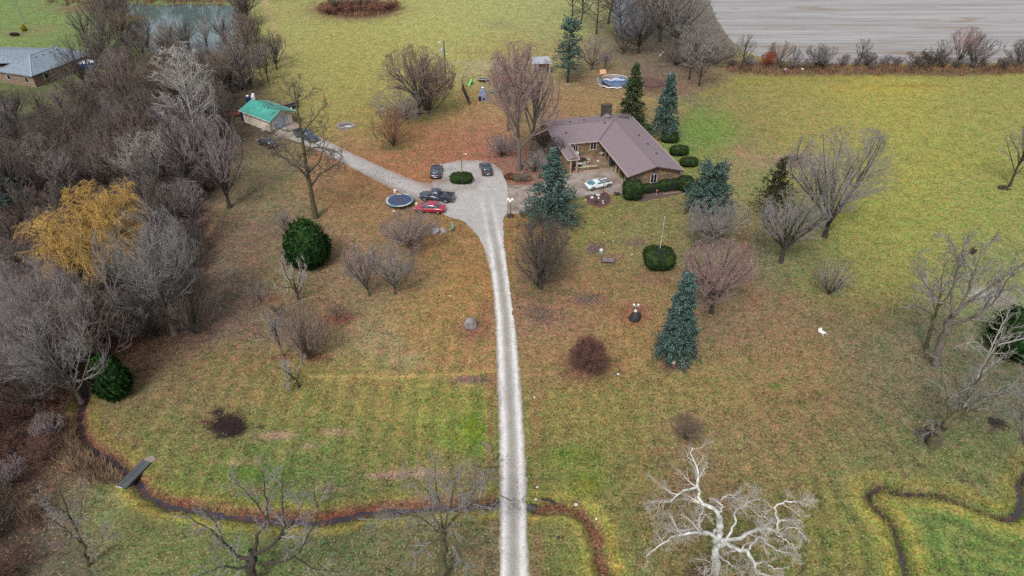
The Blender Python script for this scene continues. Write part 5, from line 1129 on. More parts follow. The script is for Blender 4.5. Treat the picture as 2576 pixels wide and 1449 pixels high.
mb.add(v, [(i*4+j,(i+1)*4+j,(i+1)*4+j+1,i*4+j+1) for i in range(4) for j in range(3)]+[(0,1,2,3),(19,18,17,16)]); mb.build('cover', mat('boat_cover', S(222,228,232), .7, .1), b_)
for s_ in (-1, 1): MB().tube([(-.6,s_*1.1,.35),(-.6,s_*1.3,.35)], .35, 14).build('wheel', BLK, b_)
MB().bar((-2.5,0,.4),(4.4,0,.4),.12).build('trailer_frame', BLK, b_)

# ------------------------------------------------------------------ vehicles
def paint(name, c): return mat(name, c, .28, .06, 2, coat=.8)
TYRE = mat('tyre', S(30,30,32), .9); RIM = mat('alloy', S(176,176,180), .35, .1, metal=.6); RED_L = mat('tail_light', S(160,30,36), .25); HEAD = mat('headlight', S(220,224,228), .15); PLATE = mat('plate_white', S(226,226,222), .5); CARGL = mat('car_glass', S(74,88,104), .06, .15, .8, coat=.6, spec=.9)
def wheel(parent, x, y, r=.33, w=.22, side=1, m=None):
    t = MB().tube([(0,-w/2,0),(0,-w/2+.03,0),(0,w/2-.03,0),(0,w/2,0)], [r*.93,r,r,r*.93], 20).build('wheel', TYRE, parent, True); t.location = (x, y, r)
    k = MB(); yy = side*(w/2+.005)
    k.tube([(0,yy-.03*side,0),(0,yy,0)], [r*.66,r*.62], 16); k.build('rim', m or RIM, t)
    k = MB()
    for i in range(5):
        a = i*2*math.pi/5; k.bar((math.cos(a)*r*.1, yy+.012*side, math.sin(a)*r*.1), (math.cos(a)*r*.58, yy+.012*side, math.sin(a)*r*.58), .03, .07)
    k.tube([(0,yy,0),(0,yy+.02*side,0)], r*.14, 8); k.build('spoke', m or RIM, t); return t
def loft(name, st, m, parent, ring, smooth=True):
    """st rows (x, half width, z bottom, z top); ring rows (fraction of width, fraction of height)"""
    v = []; n = len(ring)
    for x, w, z0, z1 in st: v += [(x, w*a, z0+(z1-z0)*h) for a, h in ring]
    mb = MB(); mb.add(v, [(i*n+j, i*n+(j+1) % n, (i+1)*n+(j+1) % n, (i+1)*n+j) for i in range(len(st)-1) for j in range(n)]+[tuple(range(n)), tuple((len(st)-1)*n+n-1-j for j in range(n))])
    o = mb.build(name, m, parent, smooth)
    if smooth:
        for p_ in o.data.polygons: p_.use_smooth = True
        es = o.modifiers.new('sub', 'SUBSURF'); es.levels = es.render_levels = 1
    return o
BR = [(-.86,0),(-.98,.18),(-1,.55),(-.95,.86),(-.80,.99),(0,1.04),(.80,.99),(.95,.86),(1,.55),(.98,.18),(.86,0)]
CR = [(-1,0),(-.97,.12),(-.80,.92),(-.70,1.0),(0,1.04),(.70,1.0),(.80,.92),(.97,.12),(1,0)]
def cabin(root, st, roofst, bp, hw):
    c = loft('windows', st, CARGL, root, CR)
    r = loft('roof', roofst, bp, root, [(-1,0),(-1.0,.6),(-.9,1),(0,1.12),(.9,1),(1.0,.6),(1,0)])
    return c
def pillars(root, pts, bp):
    for a, c in pts:
        for s_ in (-1, 1): MB().bar((a[0], s_*a[1], a[2]), (c[0], s_*c[1], c[2]), .07, .06).build('pillar', bp, root)
def sedan(name, label, p, rz, bp, L=4.8, Wd=1.84, Hh=1.46, coupe=False, group=None, rear='flat'):
    t = thing(name, label, 'car', (p.x, p.y, .03), rz, group); h = L/2; w = Wd/2
    loft('body', [(-h,w*.72,.42,.80),(-h+.12,w*.90,.28,.92),(-h+.55,w*.98,.22,1.00),(-.9,w,.2,1.00),(.4,w,.2,.97),(1.05,w*.99,.2,.93),(h-.7,w*.96,.2,.84),(h-.15,w*.84,.26,.70),(h,w*.62,.36,.58)], bp, t, BR)
    wr_ = w*.92
    loft('windows', [(-h+.62,wr_*.80,.92,.97),(-h+1.25,wr_*.95,.92,Hh-.10),(-h+1.7,wr_,.92,Hh-.01),(.1,wr_,.92,Hh),(.45,wr_,.90,Hh-.07),(1.25,wr_*.86,.86,.93)], CARGL, t, CR)
    loft('roof', [(-h+1.22,wr_*.74,Hh-.10,Hh-.02),(-h+1.6,wr_*.80,Hh-.03,Hh+.035),(-.4,wr_*.80,Hh-.01,Hh+.045),(.15,wr_*.79,Hh-.03,Hh+.03),(.42,wr_*.76,Hh-.09,Hh-.03)], bp, t, [(-1,0),(-1.0,.6),(-.9,1),(0,1.12),(.9,1),(1.0,.6),(1,0)])
    pillars(t, [((.42,wr_*.80,Hh-.08),(1.22,wr_*.90,.93)), ((-h+1.28,wr_*.80,Hh-.08),(-h+.62,wr_*.86,.98)), ((-.25,wr_*.83,Hh-.02),(-.25,wr_*.98,.98))], bp)
    for x in (-h+.98, h-.92):
        for s_ in (-1, 1):
            MB().tube([(x,s_*(w-.06),.34),(x,s_*(w+.004),.34)], .385, 20).build('wheel_arch', BLK, t); wheel(t, x, s_*(w-.10), .33, .21, s_)
    for s_ in (-1, 1):
        MB().box(h-.30,h-.07,s_*w*.62-.13,s_*w*.62+.13,.58,.70).build('headlight', HEAD, t, bevel=.03)
        MB().box(-h+.0,-h+.14,s_*w*.70-.16,s_*w*.70+.16,.72,.88).build('tail_light', RED_L, t, bevel=.03)
        MB().box(.78,.95,s_*(w+.08)-.09,s_*(w+.08)+.09,.93,1.05).build('mirror', bp, t, bevel=.03)
    MB().box(h-.03,h+.02,-.5,.5,.36,.5).build('grille', BLK, t); MB().box(-h-.01,-h+.02,-.26,.26,.52,.65).build('licence_plate', PLATE, t)
    for s_ in (-1,1): MB().box(-.9,1.0,s_*(w+.002)-.008,s_*(w+.002)+.008,.93,.955).build('window_trim', RIM, t)
    return t
def pickup(name, label, p, rz, bp, bedload=True, L=5.5):
    t = thing(name, label, 'pickup truck', (p.x, p.y, .03), rz); h = L/2; w = .93
    loft('body', [(-h+.02,w*.9,.55,.62),(-h+.1,w*.97,.42,.66),(-.5,w,.40,.70),(-.35,w,.40,1.08),(1.05,w,.40,1.10),(1.3,w,.40,1.10),(h-.5,w*.97,.42,1.02),(h-.1,w*.9,.45,.92),(h,w*.8,.5,.80)], bp, t, BR)
    loft('windows', [(-.52,w*.86,1.0,1.30),(-.42,w*.9,1.0,1.70),(.15,w*.91,1.0,1.76),(.62,w*.90,1.0,1.70),(1.30,w*.88,1.0,1.10)], CARGL, t, CR)
    loft('roof', [(-.46,w*.68,1.66,1.76),(-.2,w*.74,1.72,1.82),(.3,w*.74,1.72,1.82),(.62,w*.70,1.66,1.75)], bp, t, [(-1,0),(-1.0,.6),(-.9,1),(0,1.12),(.9,1),(1.0,.6),(1,0)])
    pillars(t, [((.6,w*.74,1.70),(1.25,w*.88,1.10)),((-.45,w*.74,1.68),(-.5,w*.9,1.06)),((.05,w*.76,1.74),(.02,w*.93,1.08))], bp)
    bd = MB()
    for s_ in (-1, 1): bd.box(-h+.05,-.52,s_*(w-.05)-.05,s_*(w-.05)+.05,.5,1.16)
    bd.box(-h+.02,-h+.1,-w,w,.55,1.16); bd.box(-.58,-.5,-w+.1,w-.1,.6,1.16); bdo = bd.build('bed', bp, t, bevel=.03)
    MB().box(-h+.1,-.58,-w+.1,w-.1,.60,.66).build('bed_floor', BLK, bdo)
    if bedload:
        ld = MB(); rr = random.Random(4)
        for k in range(9): a = Vector((rr.uniform(-2.4,-.9), rr.uniform(-.6,.6), .72)); ld.bar(a, a+Vector((rr.uniform(-.5,.5), rr.uniform(-.4,.4), rr.uniform(0,.3))), .09)
        o = ld.build('bed_load', mat('load_mix', S(112,100,94), .8, .5, 9), t)
    for x in (-h+1.1, h-.98):
        for s_ in (-1, 1):
            MB().tube([(x,s_*(w-.06),.42),(x,s_*(w+.004),.42)], .45, 20).build('wheel_arch', BLK, t); wheel(t, x, s_*(w-.09), .39, .25, s_)
    for s_ in (-1, 1):
        MB().box(h-.16,h-.02,s_*.62-.15,s_*.62+.15,.72,.90).build('headlight', HEAD, t, bevel=.02); MB().box(-h-.01,-h+.06,s_*(w-.09)-.07,s_*(w-.09)+.07,.75,1.08).build('tail_light', RED_L, t)
        MB().box(.95,1.10,s_*(w+.13)-.1,s_*(w+.13)+.1,1.08,1.28).build('mirror', BLK, t, bevel=.03)
    MB().box(h-.02,h+.06,-.9,.9,.42,.60).build('front_bumper', RIM, t, bevel=.03); MB().box(-h-.12,-h+.02,-.88,.88,.44,.58).build('rear_bumper', RIM, t, bevel=.03); MB().box(h-.02,h+.03,-.45,.45,.66,.88).build('grille', BLK, t)
    return t
def mid(x, y, r, back): p = at(x, y); return p+Vector((math.cos(r), math.sin(r), 0))*back
a_ = R_(174); n_ = Vector((-math.sin(a_), math.cos(a_), 0))
sedan('red_sedan', 'crimson red sedan parked on the grass beside the dark pickup', at(1079,538)-n_*.82, a_, paint('paint_crimson', S(176,28,62)), 4.85, 1.84, 1.45)
a_ = R_(170); n_ = Vector((-math.sin(a_), math.cos(a_), 0))
pickup('pickup_truck', 'dark blue-black extended-cab pickup with junk in its bed, facing the trampoline', at(1096,509.5)-n_*.84, a_, paint('paint_darkblue', S(56,60,80)))
sedan('dark_sedan', 'dark grey fastback parked left of the oval lamp-post bush', at(1096,454)+Vector((-.1,2.35,0)), R_(91), paint('paint_slate', S(50,56,70)), 4.75, 1.95, 1.38)
sedan('dark_sedan', 'black sedan with sky-lit roof parked right of the oval lamp-post bush', at(1228,447)+Vector((-.45,2.35,0)), R_(101), paint('paint_black', S(44,46,56)), 4.65, 1.82, 1.44)
a_ = math.atan2(*( (at(652,364.5)-at(676,375)).yx )); n_ = Vector((-math.sin(a_), math.cos(a_), 0))
sedan('black_coupe', 'black car alone on the lawn below the green-roofed garage, tail to the drive', (at(652,364.5)+at(676,375))/2-n_*.85, a_, paint('paint_ink', S(34,38,46)), 4.6, 1.8, 1.36)
pickup('pickup_truck', 'dark pickup behind the big oak, nose down the driveway', at(770,352)+Vector((0,.6,0)), R_(-40), paint('paint_navy', S(56,74,92)), False, 5.7)
# white coupe with its bonnet off
a_ = math.atan2(*( (at(1530,471.5)-at(1492,480.5)).yx )); n_ = Vector((-math.sin(a_), math.cos(a_), 0)); p = (at(1530,471.5)+at(1492,480.5))/2+n_*.82
wp = paint('paint_white', S(232,236,238)); t = thing('white_coupe', 'white two-door coupe with its bonnet removed, parked on the concrete', 'car', (p.x,p.y,.05), a_); h = 2.4; w = .92
loft('body', [(-h,w*.8,.40,.84),(-h+.15,w*.95,.26,.94),(-1.4,w,.2,.98),(-.2,w,.2,.92),(.65,w,.2,.90),(.8,w*.99,.2,.74),(1.9,w*.96,.2,.66),(2.05,w*.93,.24,.72),(h,w*.72,.34,.58)], wp, t, BR)
for s_ in (-1, 1): MB().box(.7,2.1,s_*(w-.12)-.12,s_*(w-.12)+.12,.55,.84).build('front_wing', wp, t, bevel=.05)
loft('windows', [(-h+.35,w*.66,.88,.96),(-1.55,w*.84,.88,1.12),(-.85,w*.88,.86,1.22),(-.15,w*.88,.86,1.24),(.9,w*.84,.82,.90)], mat('coupe_glass', S(78,134,146), .08, .3, 1.5, coat=.6), t, CR)
loft('roof', [(-.98,w*.74,1.14,1.22),(-.7,w*.78,1.17,1.27),(-.1,w*.76,1.17,1.27),(.1,w*.72,1.12,1.21)], wp, t, [(-1,0),(-1.0,.6),(-.9,1),(0,1.12),(.9,1),(1.0,.6),(1,0)])
for s_ in (-1, 1):
    mb = MB(); mb.add([(-1.9,s_*w*.93,.92),(-.75,s_*w*.93,.90),(-.55,s_*w*.80,1.18),(-1.0,s_*w*.78,1.17),(-1.9,s_*w*.88,.92),(-.75,s_*w*.88,.90),(-.55,s_*w*.75,1.18),(-1.0,s_*w*.73,1.17)], [(0,1,2,3),(4,7,6,5),(0,4,5,1),(1,5,6,2),(2,6,7,3),(3,7,4,0)]); mb.build('quarter_panel', wp, t)
pillars(t, [((.1,w*.76,1.2),(.85,w*.88,.90))], wp)
eb = MB().box(.85,1.95,-w*.72,w*.72,.5,.70).build('engine_bay', BLK, t)
mb = MB(); mb.box(1.05,1.7,-.28,.28,.70,.86); mb.box(1.2,1.6,-.55,-.35,.7,.80); mb.box(1.1,1.3,.38,.6,.7,.84); mb.build('engine', mat('engine_grey', S(132,136,142), .5, .4, 9), eb, bevel=.03)
MB().box(1.95,2.08,-.62,.62,.68,.76).build('radiator', mat('radiator_grey', S(150,154,158), .5), eb); mb = MB(); mb.bar((.9,-.6,.74),(1.9,.1,.74),.06); mb.bar((.9,.5,.74),(1.8,.6,.74),.05); mb.build('hose', BLK, eb)
for x in (-h+.95, h-.92):
    for s_ in (-1, 1): MB().tube([(x,s_*(w-.06),.34),(x,s_*(w+.004),.34)], .385, 20).build('wheel_arch', BLK, t); wheel(t, x, s_*(w-.10), .33, .22, s_)
MB().box(-h-.01,-h+.05,-.62,.62,.70,.80).build('tail_light', BLK, t)
for s_ in (-1,1): MB().box(.55,.72,s_*(w+.07)-.08,s_*(w+.07)+.08,.88,.99).build('mirror', wp, t, bevel=.03)
t2 = thing('loose_wheel', 'loose wheel rim lying flat on the concrete beside the white coupe\'s front', 'wheel', (*at(1539,482)[:2], .06)); MB().torus((0,0,.08), .30, .09, 24, 8).build('tyre', mat('tyre_grey', S(150,150,150), .8), t2); MB().cyl(0,0,0,.12,.2,14).build('rim', RIM, t2)
mb = MB(); rr = random.Random(8)
for k in range(5): x, y = rr.uniform(-.7,.7), rr.uniform(-.2,.2); mb.box(x-.25,x+.25,y-.08,y+.08,.0,.04+.02*k)
o = mb.build('plastic_sheet', mat('plastic_grey', S(184,188,196), .5)); p = at(1483,488); o.location = (p.x,p.y,.06); o.rotation_euler.z = R_(10); tag(o, 'crumpled grey plastic on the concrete beneath the white coupe', 'plastic')
mb = MB(); rr = random.Random(9)
for k in range(16): a = Vector((rr.uniform(-.45,.45), rr.uniform(-.35,.35), rr.uniform(0,.35))); mb.box(a.x-.12,a.x+.12,a.y-.1,a.y+.1,max(0,a.z-.08),a.z+.08, Matrix.Rotation(rr.uniform(0,.5),4,'Z'))
o = mb.build('debris_heap', mat('dark_debris', S(64,48,56), .9, .4, 5)); p = at(1553,489); o.location = (p.x,p.y,.03); tag(o, 'dark heap of bags between the white coupe and the tall rounded bush', 'heap')

# ------------------------------------------------------------------ yard things
# trampoline
c0 = at(1005.5,503,.85); t = thing('trampoline', 'round trampoline with a peeling blue-white safety pad on the leaf-strewn grass', 'trampoline', (c0.x,c0.y,0), .2)
R0 = 2.12
fr = MB().torus((0,0,.85), R0, .04, 40, 6).build('frame', mat('galv', S(150,154,158), .5), t)
MB().lathe([(R0-.28,.86),(R0-.28,.868)], 40).build('mat', mat('trampoline_mat', S(66,76,104), .7, .15), t)
for k in range(10):
    mb = MB().torus((0,0,.885), R0-.14, .135, 4, 6, 'z', k*2*math.pi/10+.02, (k+1)*2*math.pi/10-.02); mb.v = [(x,y,.885+(z-.885)*.25) for x,y,z in mb.v]
    if k in (2,): mb.v = [(x*.72,y*.86,z+.05) for x,y,z in mb.v]
    mb.build('pad_section', mat('pad_white', S(186,206,212), .6) if k % 3 else mat('pad_blue', S(84,150,190), .6), t)
for k in range(4):
    a = k*math.pi/2+.4; leg = MB(); q = [(math.cos(a+d)*R0, math.sin(a+d)*R0) for d in (-.25,.25)]
    leg.tube([(q[0][0],q[0][1],.84),(q[0][0],q[0][1],.05),(q[1][0],q[1][1],.05),(q[1][0],q[1][1],.84)], .03, 6); leg.build('leg', mat('galv', S(150,154,158), .5), t)
for x_, y_, l_ in ((994,484,'white bucket behind the trampoline'),(1047,512,'small white lid on the grass between trampoline and pickup'),(991,531,'pale stone on the grass in front of the trampoline')):
    p = at(x_,y_); o = (MB().lathe([(.22,0),(.27,.42),(.24,.45),(.05,.47)],14) if 'bucket' in l_ else MB().lathe([(.25,0),(.28,.05),(.2,.09)],12)).build('bucket' if 'bucket' in l_ else 'lid' if 'lid' in l_ else 'stone', WHT if 'stone' not in l_ else mat('pale_stone', S(206,196,184), .9)); o.location = p; tag(o, l_, 'bucket' if 'bucket' in l_ else 'lid' if 'lid' in l_ else 'stone')
# lamp post in bush
p = at(1163,455); t = thing('lamp_post', 'tall wooden yard light rising from the oval clipped bush', 'lamp post', (p.x,p.y,0))
MB().cyl(0,0,0,4.75,.09,10,.07).build('post', mat('lamp_wood', S(136,128,80), .9), t); MB().tube([(0,0,4.6),(.35,0,4.85),(.75,0,4.9)], .03, 6).build('arm', RIM, t); MB().lathe([(.05,.12),(.16,.0),(.14,-.08)],12,(.8,0,4.86)).build('lamp_head', WHT, t)
# utility pole
p = at(1122,206); t = thing('utility_pole', 'tall wooden utility pole carrying a grey transformer and two lights', 'utility pole', (p.x,p.y,0)); h_ = tree_top(1122,206,103)
MB().cyl(0,0,0,h_,.19,10,.12).build('pole', mat('pole_wood', S(96,88,82), .9, .3, 5), t)
tr_ = MB().lathe([(.24,0),(.27,.1),(.27,.85),(.2,.95)],14,(-.5,0,h_-2.6)).build('transformer', mat('transformer_grey', S(186,190,204), .5), t); MB().cyl(-.5,0,h_-1.65,h_-1.3,.06,8).build('bushing', CREAM, tr_)
MB().tube([(0,0,h_-.3),(-.6,0,h_-.1),(-.9,0,h_-.15)], .035, 6).build('lamp_arm', RIM, t); MB().lathe([(.2,0),(.16,.16)],12,(-1.0,0,h_-.3)).build('lamp_head', WHT, t)
MB().tube([(0,0,h_-3.0),(.5,-.1,h_-2.9)], .03, 6).build('lamp_arm', RIM, t); MB().lathe([(.05,0),(.24,.2)],12,(.65,-.1,h_-2.95)).build('floodlight', WHT, t); MB().box(-.3,.2,-.25,-.15,1.0,1.9).build('meter_box', mat('meter_grey', S(104,104,108), .6), t)
p = at(1124,228); o = MB().cyl(0,0,0,1.9,.05,8).build('guy_guard', mat('guard_yellow', S(190,178,70), .6)); o.location = p; tag(o, 'thin yellow marker post below the utility pole', 'marker post')
# globe lamps
def globe_lamp(p, label, n_g=3, h_=2.5, pole=TRIM, gr=.24):
    t = thing('globe_lamp', label, 'lamp post', (p.x,p.y,0)); MB().tube([(0,0,0),(0,0,.3),(0,0,h_)], [.11,.06,.045], 8).build('post', pole, t)
    for k in range(n_g):
        a = k*2*math.pi/n_g+.5; e = (math.cos(a)*.36, math.sin(a)*.36); MB().tube([(0,0,h_-.3),(e[0],e[1],h_-.25),(e[0],e[1],h_-.1)], .025, 6).build('arm', pole, t); MB().sphere((e[0],e[1],h_+gr*.6), gr, 14, 10).build('globe', mat('opal_globe', S(246,244,244), .3, .03), t, True)
    return t
globe_lamp(at(1284,537), 'three-globe lamp post on a brown pole where concrete meets gravel', 3, 2.2)
def boulder(p, rx, ry, rz_, label, m_, seed=1, name='boulder', z=0):
    rs = np.random.RandomState(seed); mb = MB().sphere((0,0,0), 1, 20, 14); k = rs.normal(0, 1, (4, 3)); o_ = []
    for v in mb.v:
        d = sum(.07*math.sin(2.3*(v[0]*k[i][0]+v[1]*k[i][1]+v[2]*k[i][2])+i) for i in range(4)); o_.append((v[0]*rx*(1+d), v[1]*ry*(1+d), max(-.25, v[2])*rz_*(1+d)+rz_*.22+z))
    mb.v = o_; o = mb.build(name, m_, None, True); o.location = p; return tag(o, label, 'boulder')
boulder(at(1284,545), .55,.45,.42,'dark boulder at the foot of the three-globe lamp post', mat('dark_rock', S(62,54,58), .9, .4, 3, bmp=.4), 2)
boulder(at(1183,823), .82,.66,1.15,'large grey boulder on the lawn left of the driveway', mat('grey_rock', S(158,150,146), .9, .5, 1.5, S(84,78,76), bmp=.5), 3)
pb = at(1596,802); boulder(pb, .75,.72,1.02,'black ball-like boulder carrying a small white garden lamp', mat('black_rock', S(50,46,50), .8, .3, 2, bmp=.3), 4)
t = thing('garden_ornament', 'white bird-bath ornament with two cupped heads standing on the black boulder', 'ornament', (pb.x,pb.y,1.22))
MB().lathe([(.22,0),(.2,.12),(.07,.16),(.06,.45),(.1,.5)],12).build('stem', mat('ornament_white', S(226,222,210), .6), t); MB().lathe([(.1,.5),(.14,.6),(.06,.7)],12).build('collar', BLK, t)
for s_ in (-1,1): MB().tube([(0,0,.65),(s_*.2,0,.85)], .03, 6).build('arm', WHT, t); MB().sphere((s_*.28,0,.98), .15, 12, 8).build('cup', WHT, t, True)
boulder(at(1837,1058), .16,.14,.13,'small brown stone on the leafy lawn above the sycamore', mat('brown_rock', S(140,116,98), .9, .3, 4), 5, 'stone')
boulder(at(2037,512) if False else at(1405,1353), .16,.14,.1,'small dark stone by the driveway edge near the dry creek bed', mat('dark_rock', S(62,54,58), .9, .4, 3, bmp=.4), 6, 'stone')
boulder(at(1693,912), .35,.3,.2,'pale stone at the foot of the narrow blue spruce', mat('pale_stone', S(206,196,184), .9), 7, 'stone')
# flagpole
p = at(1655,660); t = thing('flagpole', 'bare white flagpole standing in the drum-shaped yew', 'flagpole', (p.x,p.y,0)); h_ = tree_top(1655,660,547)
MB().cyl(0,0,0,h_,.06,10,.035).build('pole', mat('flagpole_white', S(206,208,196), .5), t); MB().sphere((0,0,h_+.05), .08, 10, 6).build('finial', WHT, t, True)
# glider bench + bucket
p = at(1529,664); t = thing('swing_bench', 'grey metal glider bench facing the house on worn ground', 'bench', (p.x,p.y,0), R_(-7)); GM = mat('bench_grey', S(92,90,104), .5)
st_ = MB()
MB().box(-.75,.75,-.1,.45,.42,.47).build('seat', GM, t); MB().box(-.75,.75,-.22,-.14,.5,.98).build('backrest', mat('bench_lilac', S(140,132,152), .5), t)
for s_ in (-1,1):
    MB().tube([(s_*.95,-.5,0),(s_*.9,-.05,1.5),(s_*.95,.55,0)], .03, 6).build('leg', GM, t); MB().bar((s_*.9,-.05,1.5),(s_*.75,.1,.45),.02).build('hanger', GM, t); MB().box(s_*.76-.03,s_*.76+.03,-.15,.42,.62,.67).build('armrest', GM, t)
MB().bar((-.9,-.05,1.5),(.9,-.05,1.5),.04).build('top_rail', GM, t); MB().bar((-.95,.55,.03),(.95,.55,.03),.04).build('base_rail', GM, t); MB().bar((-.95,-.5,.03),(.95,-.5,.03),.04).build('base_rail', GM, t)
p = at(1512,636); t = thing('milk_can', 'small white and pale-blue metal can by the glider bench', 'can', (p.x,p.y,0)); MB().lathe([(.26,0),(.27,.4),(.17,.52)],14).build('body', mat('can_blue', S(150,186,190), .4), t); MB().lathe([(.25,.50),(.25,.56),(.1,.58)],14).build('lid', WHT, t)
# green hand pump / statue
p = at(1139,582); t = thing('garden_statue', 'verdigris-green garden statue on a stubby brown plinth left of the driveway', 'statue', (p.x,p.y,0)); VG = mat('verdigris', S(112,190,160), .6, .3, 3, S(80,150,126))
MB().lathe([(.24,0),(.22,.35),(.26,.4)],10).build('plinth', mat('plinth_brown', S(110,92,84), .9), t); MB().lathe([(.2,.4),(.24,.5),(.17,.8),(.21,1.1),(.12,1.25),(.10,1.3)],12).build('body', VG, t, True); MB().sphere((0,0,1.42),.13,10,8).build('head', VG, t, True); MB().lathe([(.13,1.55),(.16,1.58),(.02,1.62)],10).build('bowl', CREAM, t)
# heap of pale stones
p = at(1101,583); rr = random.Random(12); PS = mat('pale_rubble', S(176,168,172), .9, .3, 4)
t = thing('stone_pile', 'heap of pale rubble stones behind the wide bare lawn tree', 'stone pile', (p.x,p.y,0))
base_me = None
for k in range(42):
    rs = np.random.RandomState(k); mb = MB().sphere((0,0,0),1,6,4); mb.v = [(v[0]*rs.uniform(.7,1.2),v[1]*rs.uniform(.7,1.2),v[2]*rs.uniform(.6,1)) for v in mb.v]; s_ = rr.uniform(.12,.3)
    o = mb.build('stone', PS, t); r_ = rr.random()**.6; a = rr.uniform(0,6.28); o.location = (math.cos(a)*r_*1.35, math.sin(a)*r_*.9, .05+.3*(1-r_)); o.scale = (s_,)*3
# fire pit
p = at(870,316); t = thing('fire_pit', 'burn pit ringed with pale stones and grey ash beyond the driveway', 'fire pit', (p.x,p.y,0)); rr = random.Random(13)
o = MB().prism([(math.cos(a*.35)*1.55,math.sin(a*.35)*1.15) for a in range(18)],0,.04).build('ash', mat('ash', S(110,104,110), .95, .6, 1.2, S(60,54,56)), t); o = MB().prism([(.6+math.cos(a*.5)*.8,-.45+math.sin(a*.5)*.4) for a in range(12)],.04,.09).build('white_ash', mat('white_ash', S(196,194,200), .95), t)
for k in range(30):
    a = k*2*math.pi/30; mb = MB().sphere((0,0,0),1,6,4); o = mb.build('stone', mat('pit_stone', S(168,160,156), .9, .4, 3), t); s_ = rr.uniform(.09,.2); o.location = (math.cos(a)*1.6*rr.uniform(.9,1.1), math.sin(a)*1.2*rr.uniform(.9,1.1), s_*.4); o.scale = (s_*1.2,s_,s_*.8)
# flower bed with brick edging
def L(x, y): return at(1420*.9583+(x*.0966)*.9583, 440*.9583+(y*.0966)*.9583)
ob = [L(*q) for q in ((1180,780),(1250,900),(1330,1000),(1450,1060),(1600,1080),(1750,1050),(1860,980),(1900,890),(1890,800),(1830,740),(1760,690),(1690,700))]
c0 = L(1550,880); t = thing('flower_bed', 'kidney-shaped flower bed edged in red brick below the white coupe', 'flower bed', (c0.x,c0.y,0))
MB().prism([tuple((q-c0)[:2]) for q in ob],0,.07).build('soil', mat('bed_soil', S(84,64,62), .95, .4, 3), t)
loop = smooth_line([tuple((q-c0)[:2]) for q in ob], 5); BRM = mat('edging_brick', S(156,92,76), .9, .3, 3, rnd=.2); bme = MB().box(-.11,.11,-.06,.06,0,.13).build('brick', BRM, t); n_b = 0; acc = 0
for a, c in zip(loop[:-1], loop[1:]):
    a, c = Vector((*a,0)), Vector((*c,0)); d = (c-a); acc += d.length
    while acc > .245:
        acc -= .245; q = c-d.normalized()*acc if d.length > 0 else c; o = bme if n_b == 0 else bme.copy()
        if n_b: COL.objects.link(o); o.parent = t
        o.location = (q.x,q.y,.02); o.rotation_euler.z = math.atan2(d.y,d.x)+random.uniform(-.1,.1); n_b += 1
for (x, y), l_, nm in (((1550,760),'white concrete slab in the flower bed nearest the coupe','slab'),((1385,830),'white seated bird figure in the flower bed, left','figurine'),((1565,850),'slim white figurine at the middle of the flower bed','figurine'),((1690,990),'pale stone ball at the lower right of the flower bed','stone'),((1205,895),'small white stone on grass just left of the flower bed','stone'),((1680,930),'little grey stone right of the flower pot','stone')):
    p = L(x,y); mb = MB()
    if nm == 'slab': mb.lathe([(.3,0),(.32,.12),(.1,.16)],10,(0,0,0),1.2,.7)
    elif nm == 'figurine': mb.lathe([(.18,0),(.15,.1),(.07,.25),(.1,.38),(.06,.5),(.07,.58),(.01,.65)] if 'slim' in l_ else [(.22,0),(.2,.12),(.1,.22),(.08,.32),(.02,.36)],10,(0,0,0),1 if 'slim' in l_ else 1.4,1)
    else: mb.sphere((0,0,.1),.14,8,6)
    o = mb.build(nm, mat('figurine_white', S(226,218,210), .7, .1)); o.location = (p.x,p.y,.06 if 'left of' not in l_ else 0); tag(o, l_, nm)
p = L(1500,960); t2 = thing('flower_pot', 'empty dark-brown flower pot in the brick-edged bed', 'flower pot', (p.x,p.y,.06)); MB().lathe([(.2,0),(.28,.3),(.31,.32),(.31,.36),(.24,.36),(.22,.3)],16).build('pot', mat('pot_brown', S(78,52,50), .8), t2); MB().lathe([(.23,.27),(.23,.28)],14).build('potting_soil', mat('bed_soil', S(84,64,62), .95, .4, 3), t2)
p = L(1685,750); t2 = thing('garden_post', 'thin dark lamp post at the top corner of the brick-edged bed', 'post', (p.x,p.y,.05)); MB().cyl(0,0,0,2.1,.055,8,.045).build('post', TRIM, t2); MB().lathe([(.05,2.1),(.12,2.2),(.12,2.35),(.02,2.45)],10).build('lantern', mat('lantern', S(120,120,124), .4), t2)
# patio furniture
t = thing('patio_table', 'dark glass-topped patio table in the courtyard', 'table', (0,0,0)); at_house(t, -4.1, 11.6, .1); MB().box(-.95,.95,-.5,.5,.68,.73).build('table_top', mat('table_dark', S(58,52,48), .3), t)
for sx in (-.8,.8):
    for sy in (-.4,.4): MB().cyl(sx,sy,0,.68,.03,6).build('leg', CREAM, t)
for k, (u_, v_, r_, l_) in enumerate(((-5.2,10.9,-.6,'cream patio chair at the left front of the courtyard table'),(-3.9,10.5,0,'cream patio chair at the front of the courtyard table'),(-2.9,10.9,.5,'cream patio chair at the right front of the courtyard table'),(-2.6,11.9,1.6,'cream patio chair at the right end of the courtyard table'),(-4.2,12.9,3.14,'cream patio chair behind the courtyard table'))):
    c = thing('patio_chair', l_, 'chair', (0,0,0), 0, 'cream chairs round the courtyard table'); at_house(c, u_, v_, .1, r_); MB().box(-.25,.25,-.25,.25,.4,.45).build('seat', CREAM, c); MB().box(-.25,.25,-.29,-.24,.45,.92).build('backrest', CREAM, c)
    for sx in (-.22,.22):
        for sy in (-.22,.22): MB().cyl(sx,sy,0,.4,.02,6).build('leg', CREAM, c)
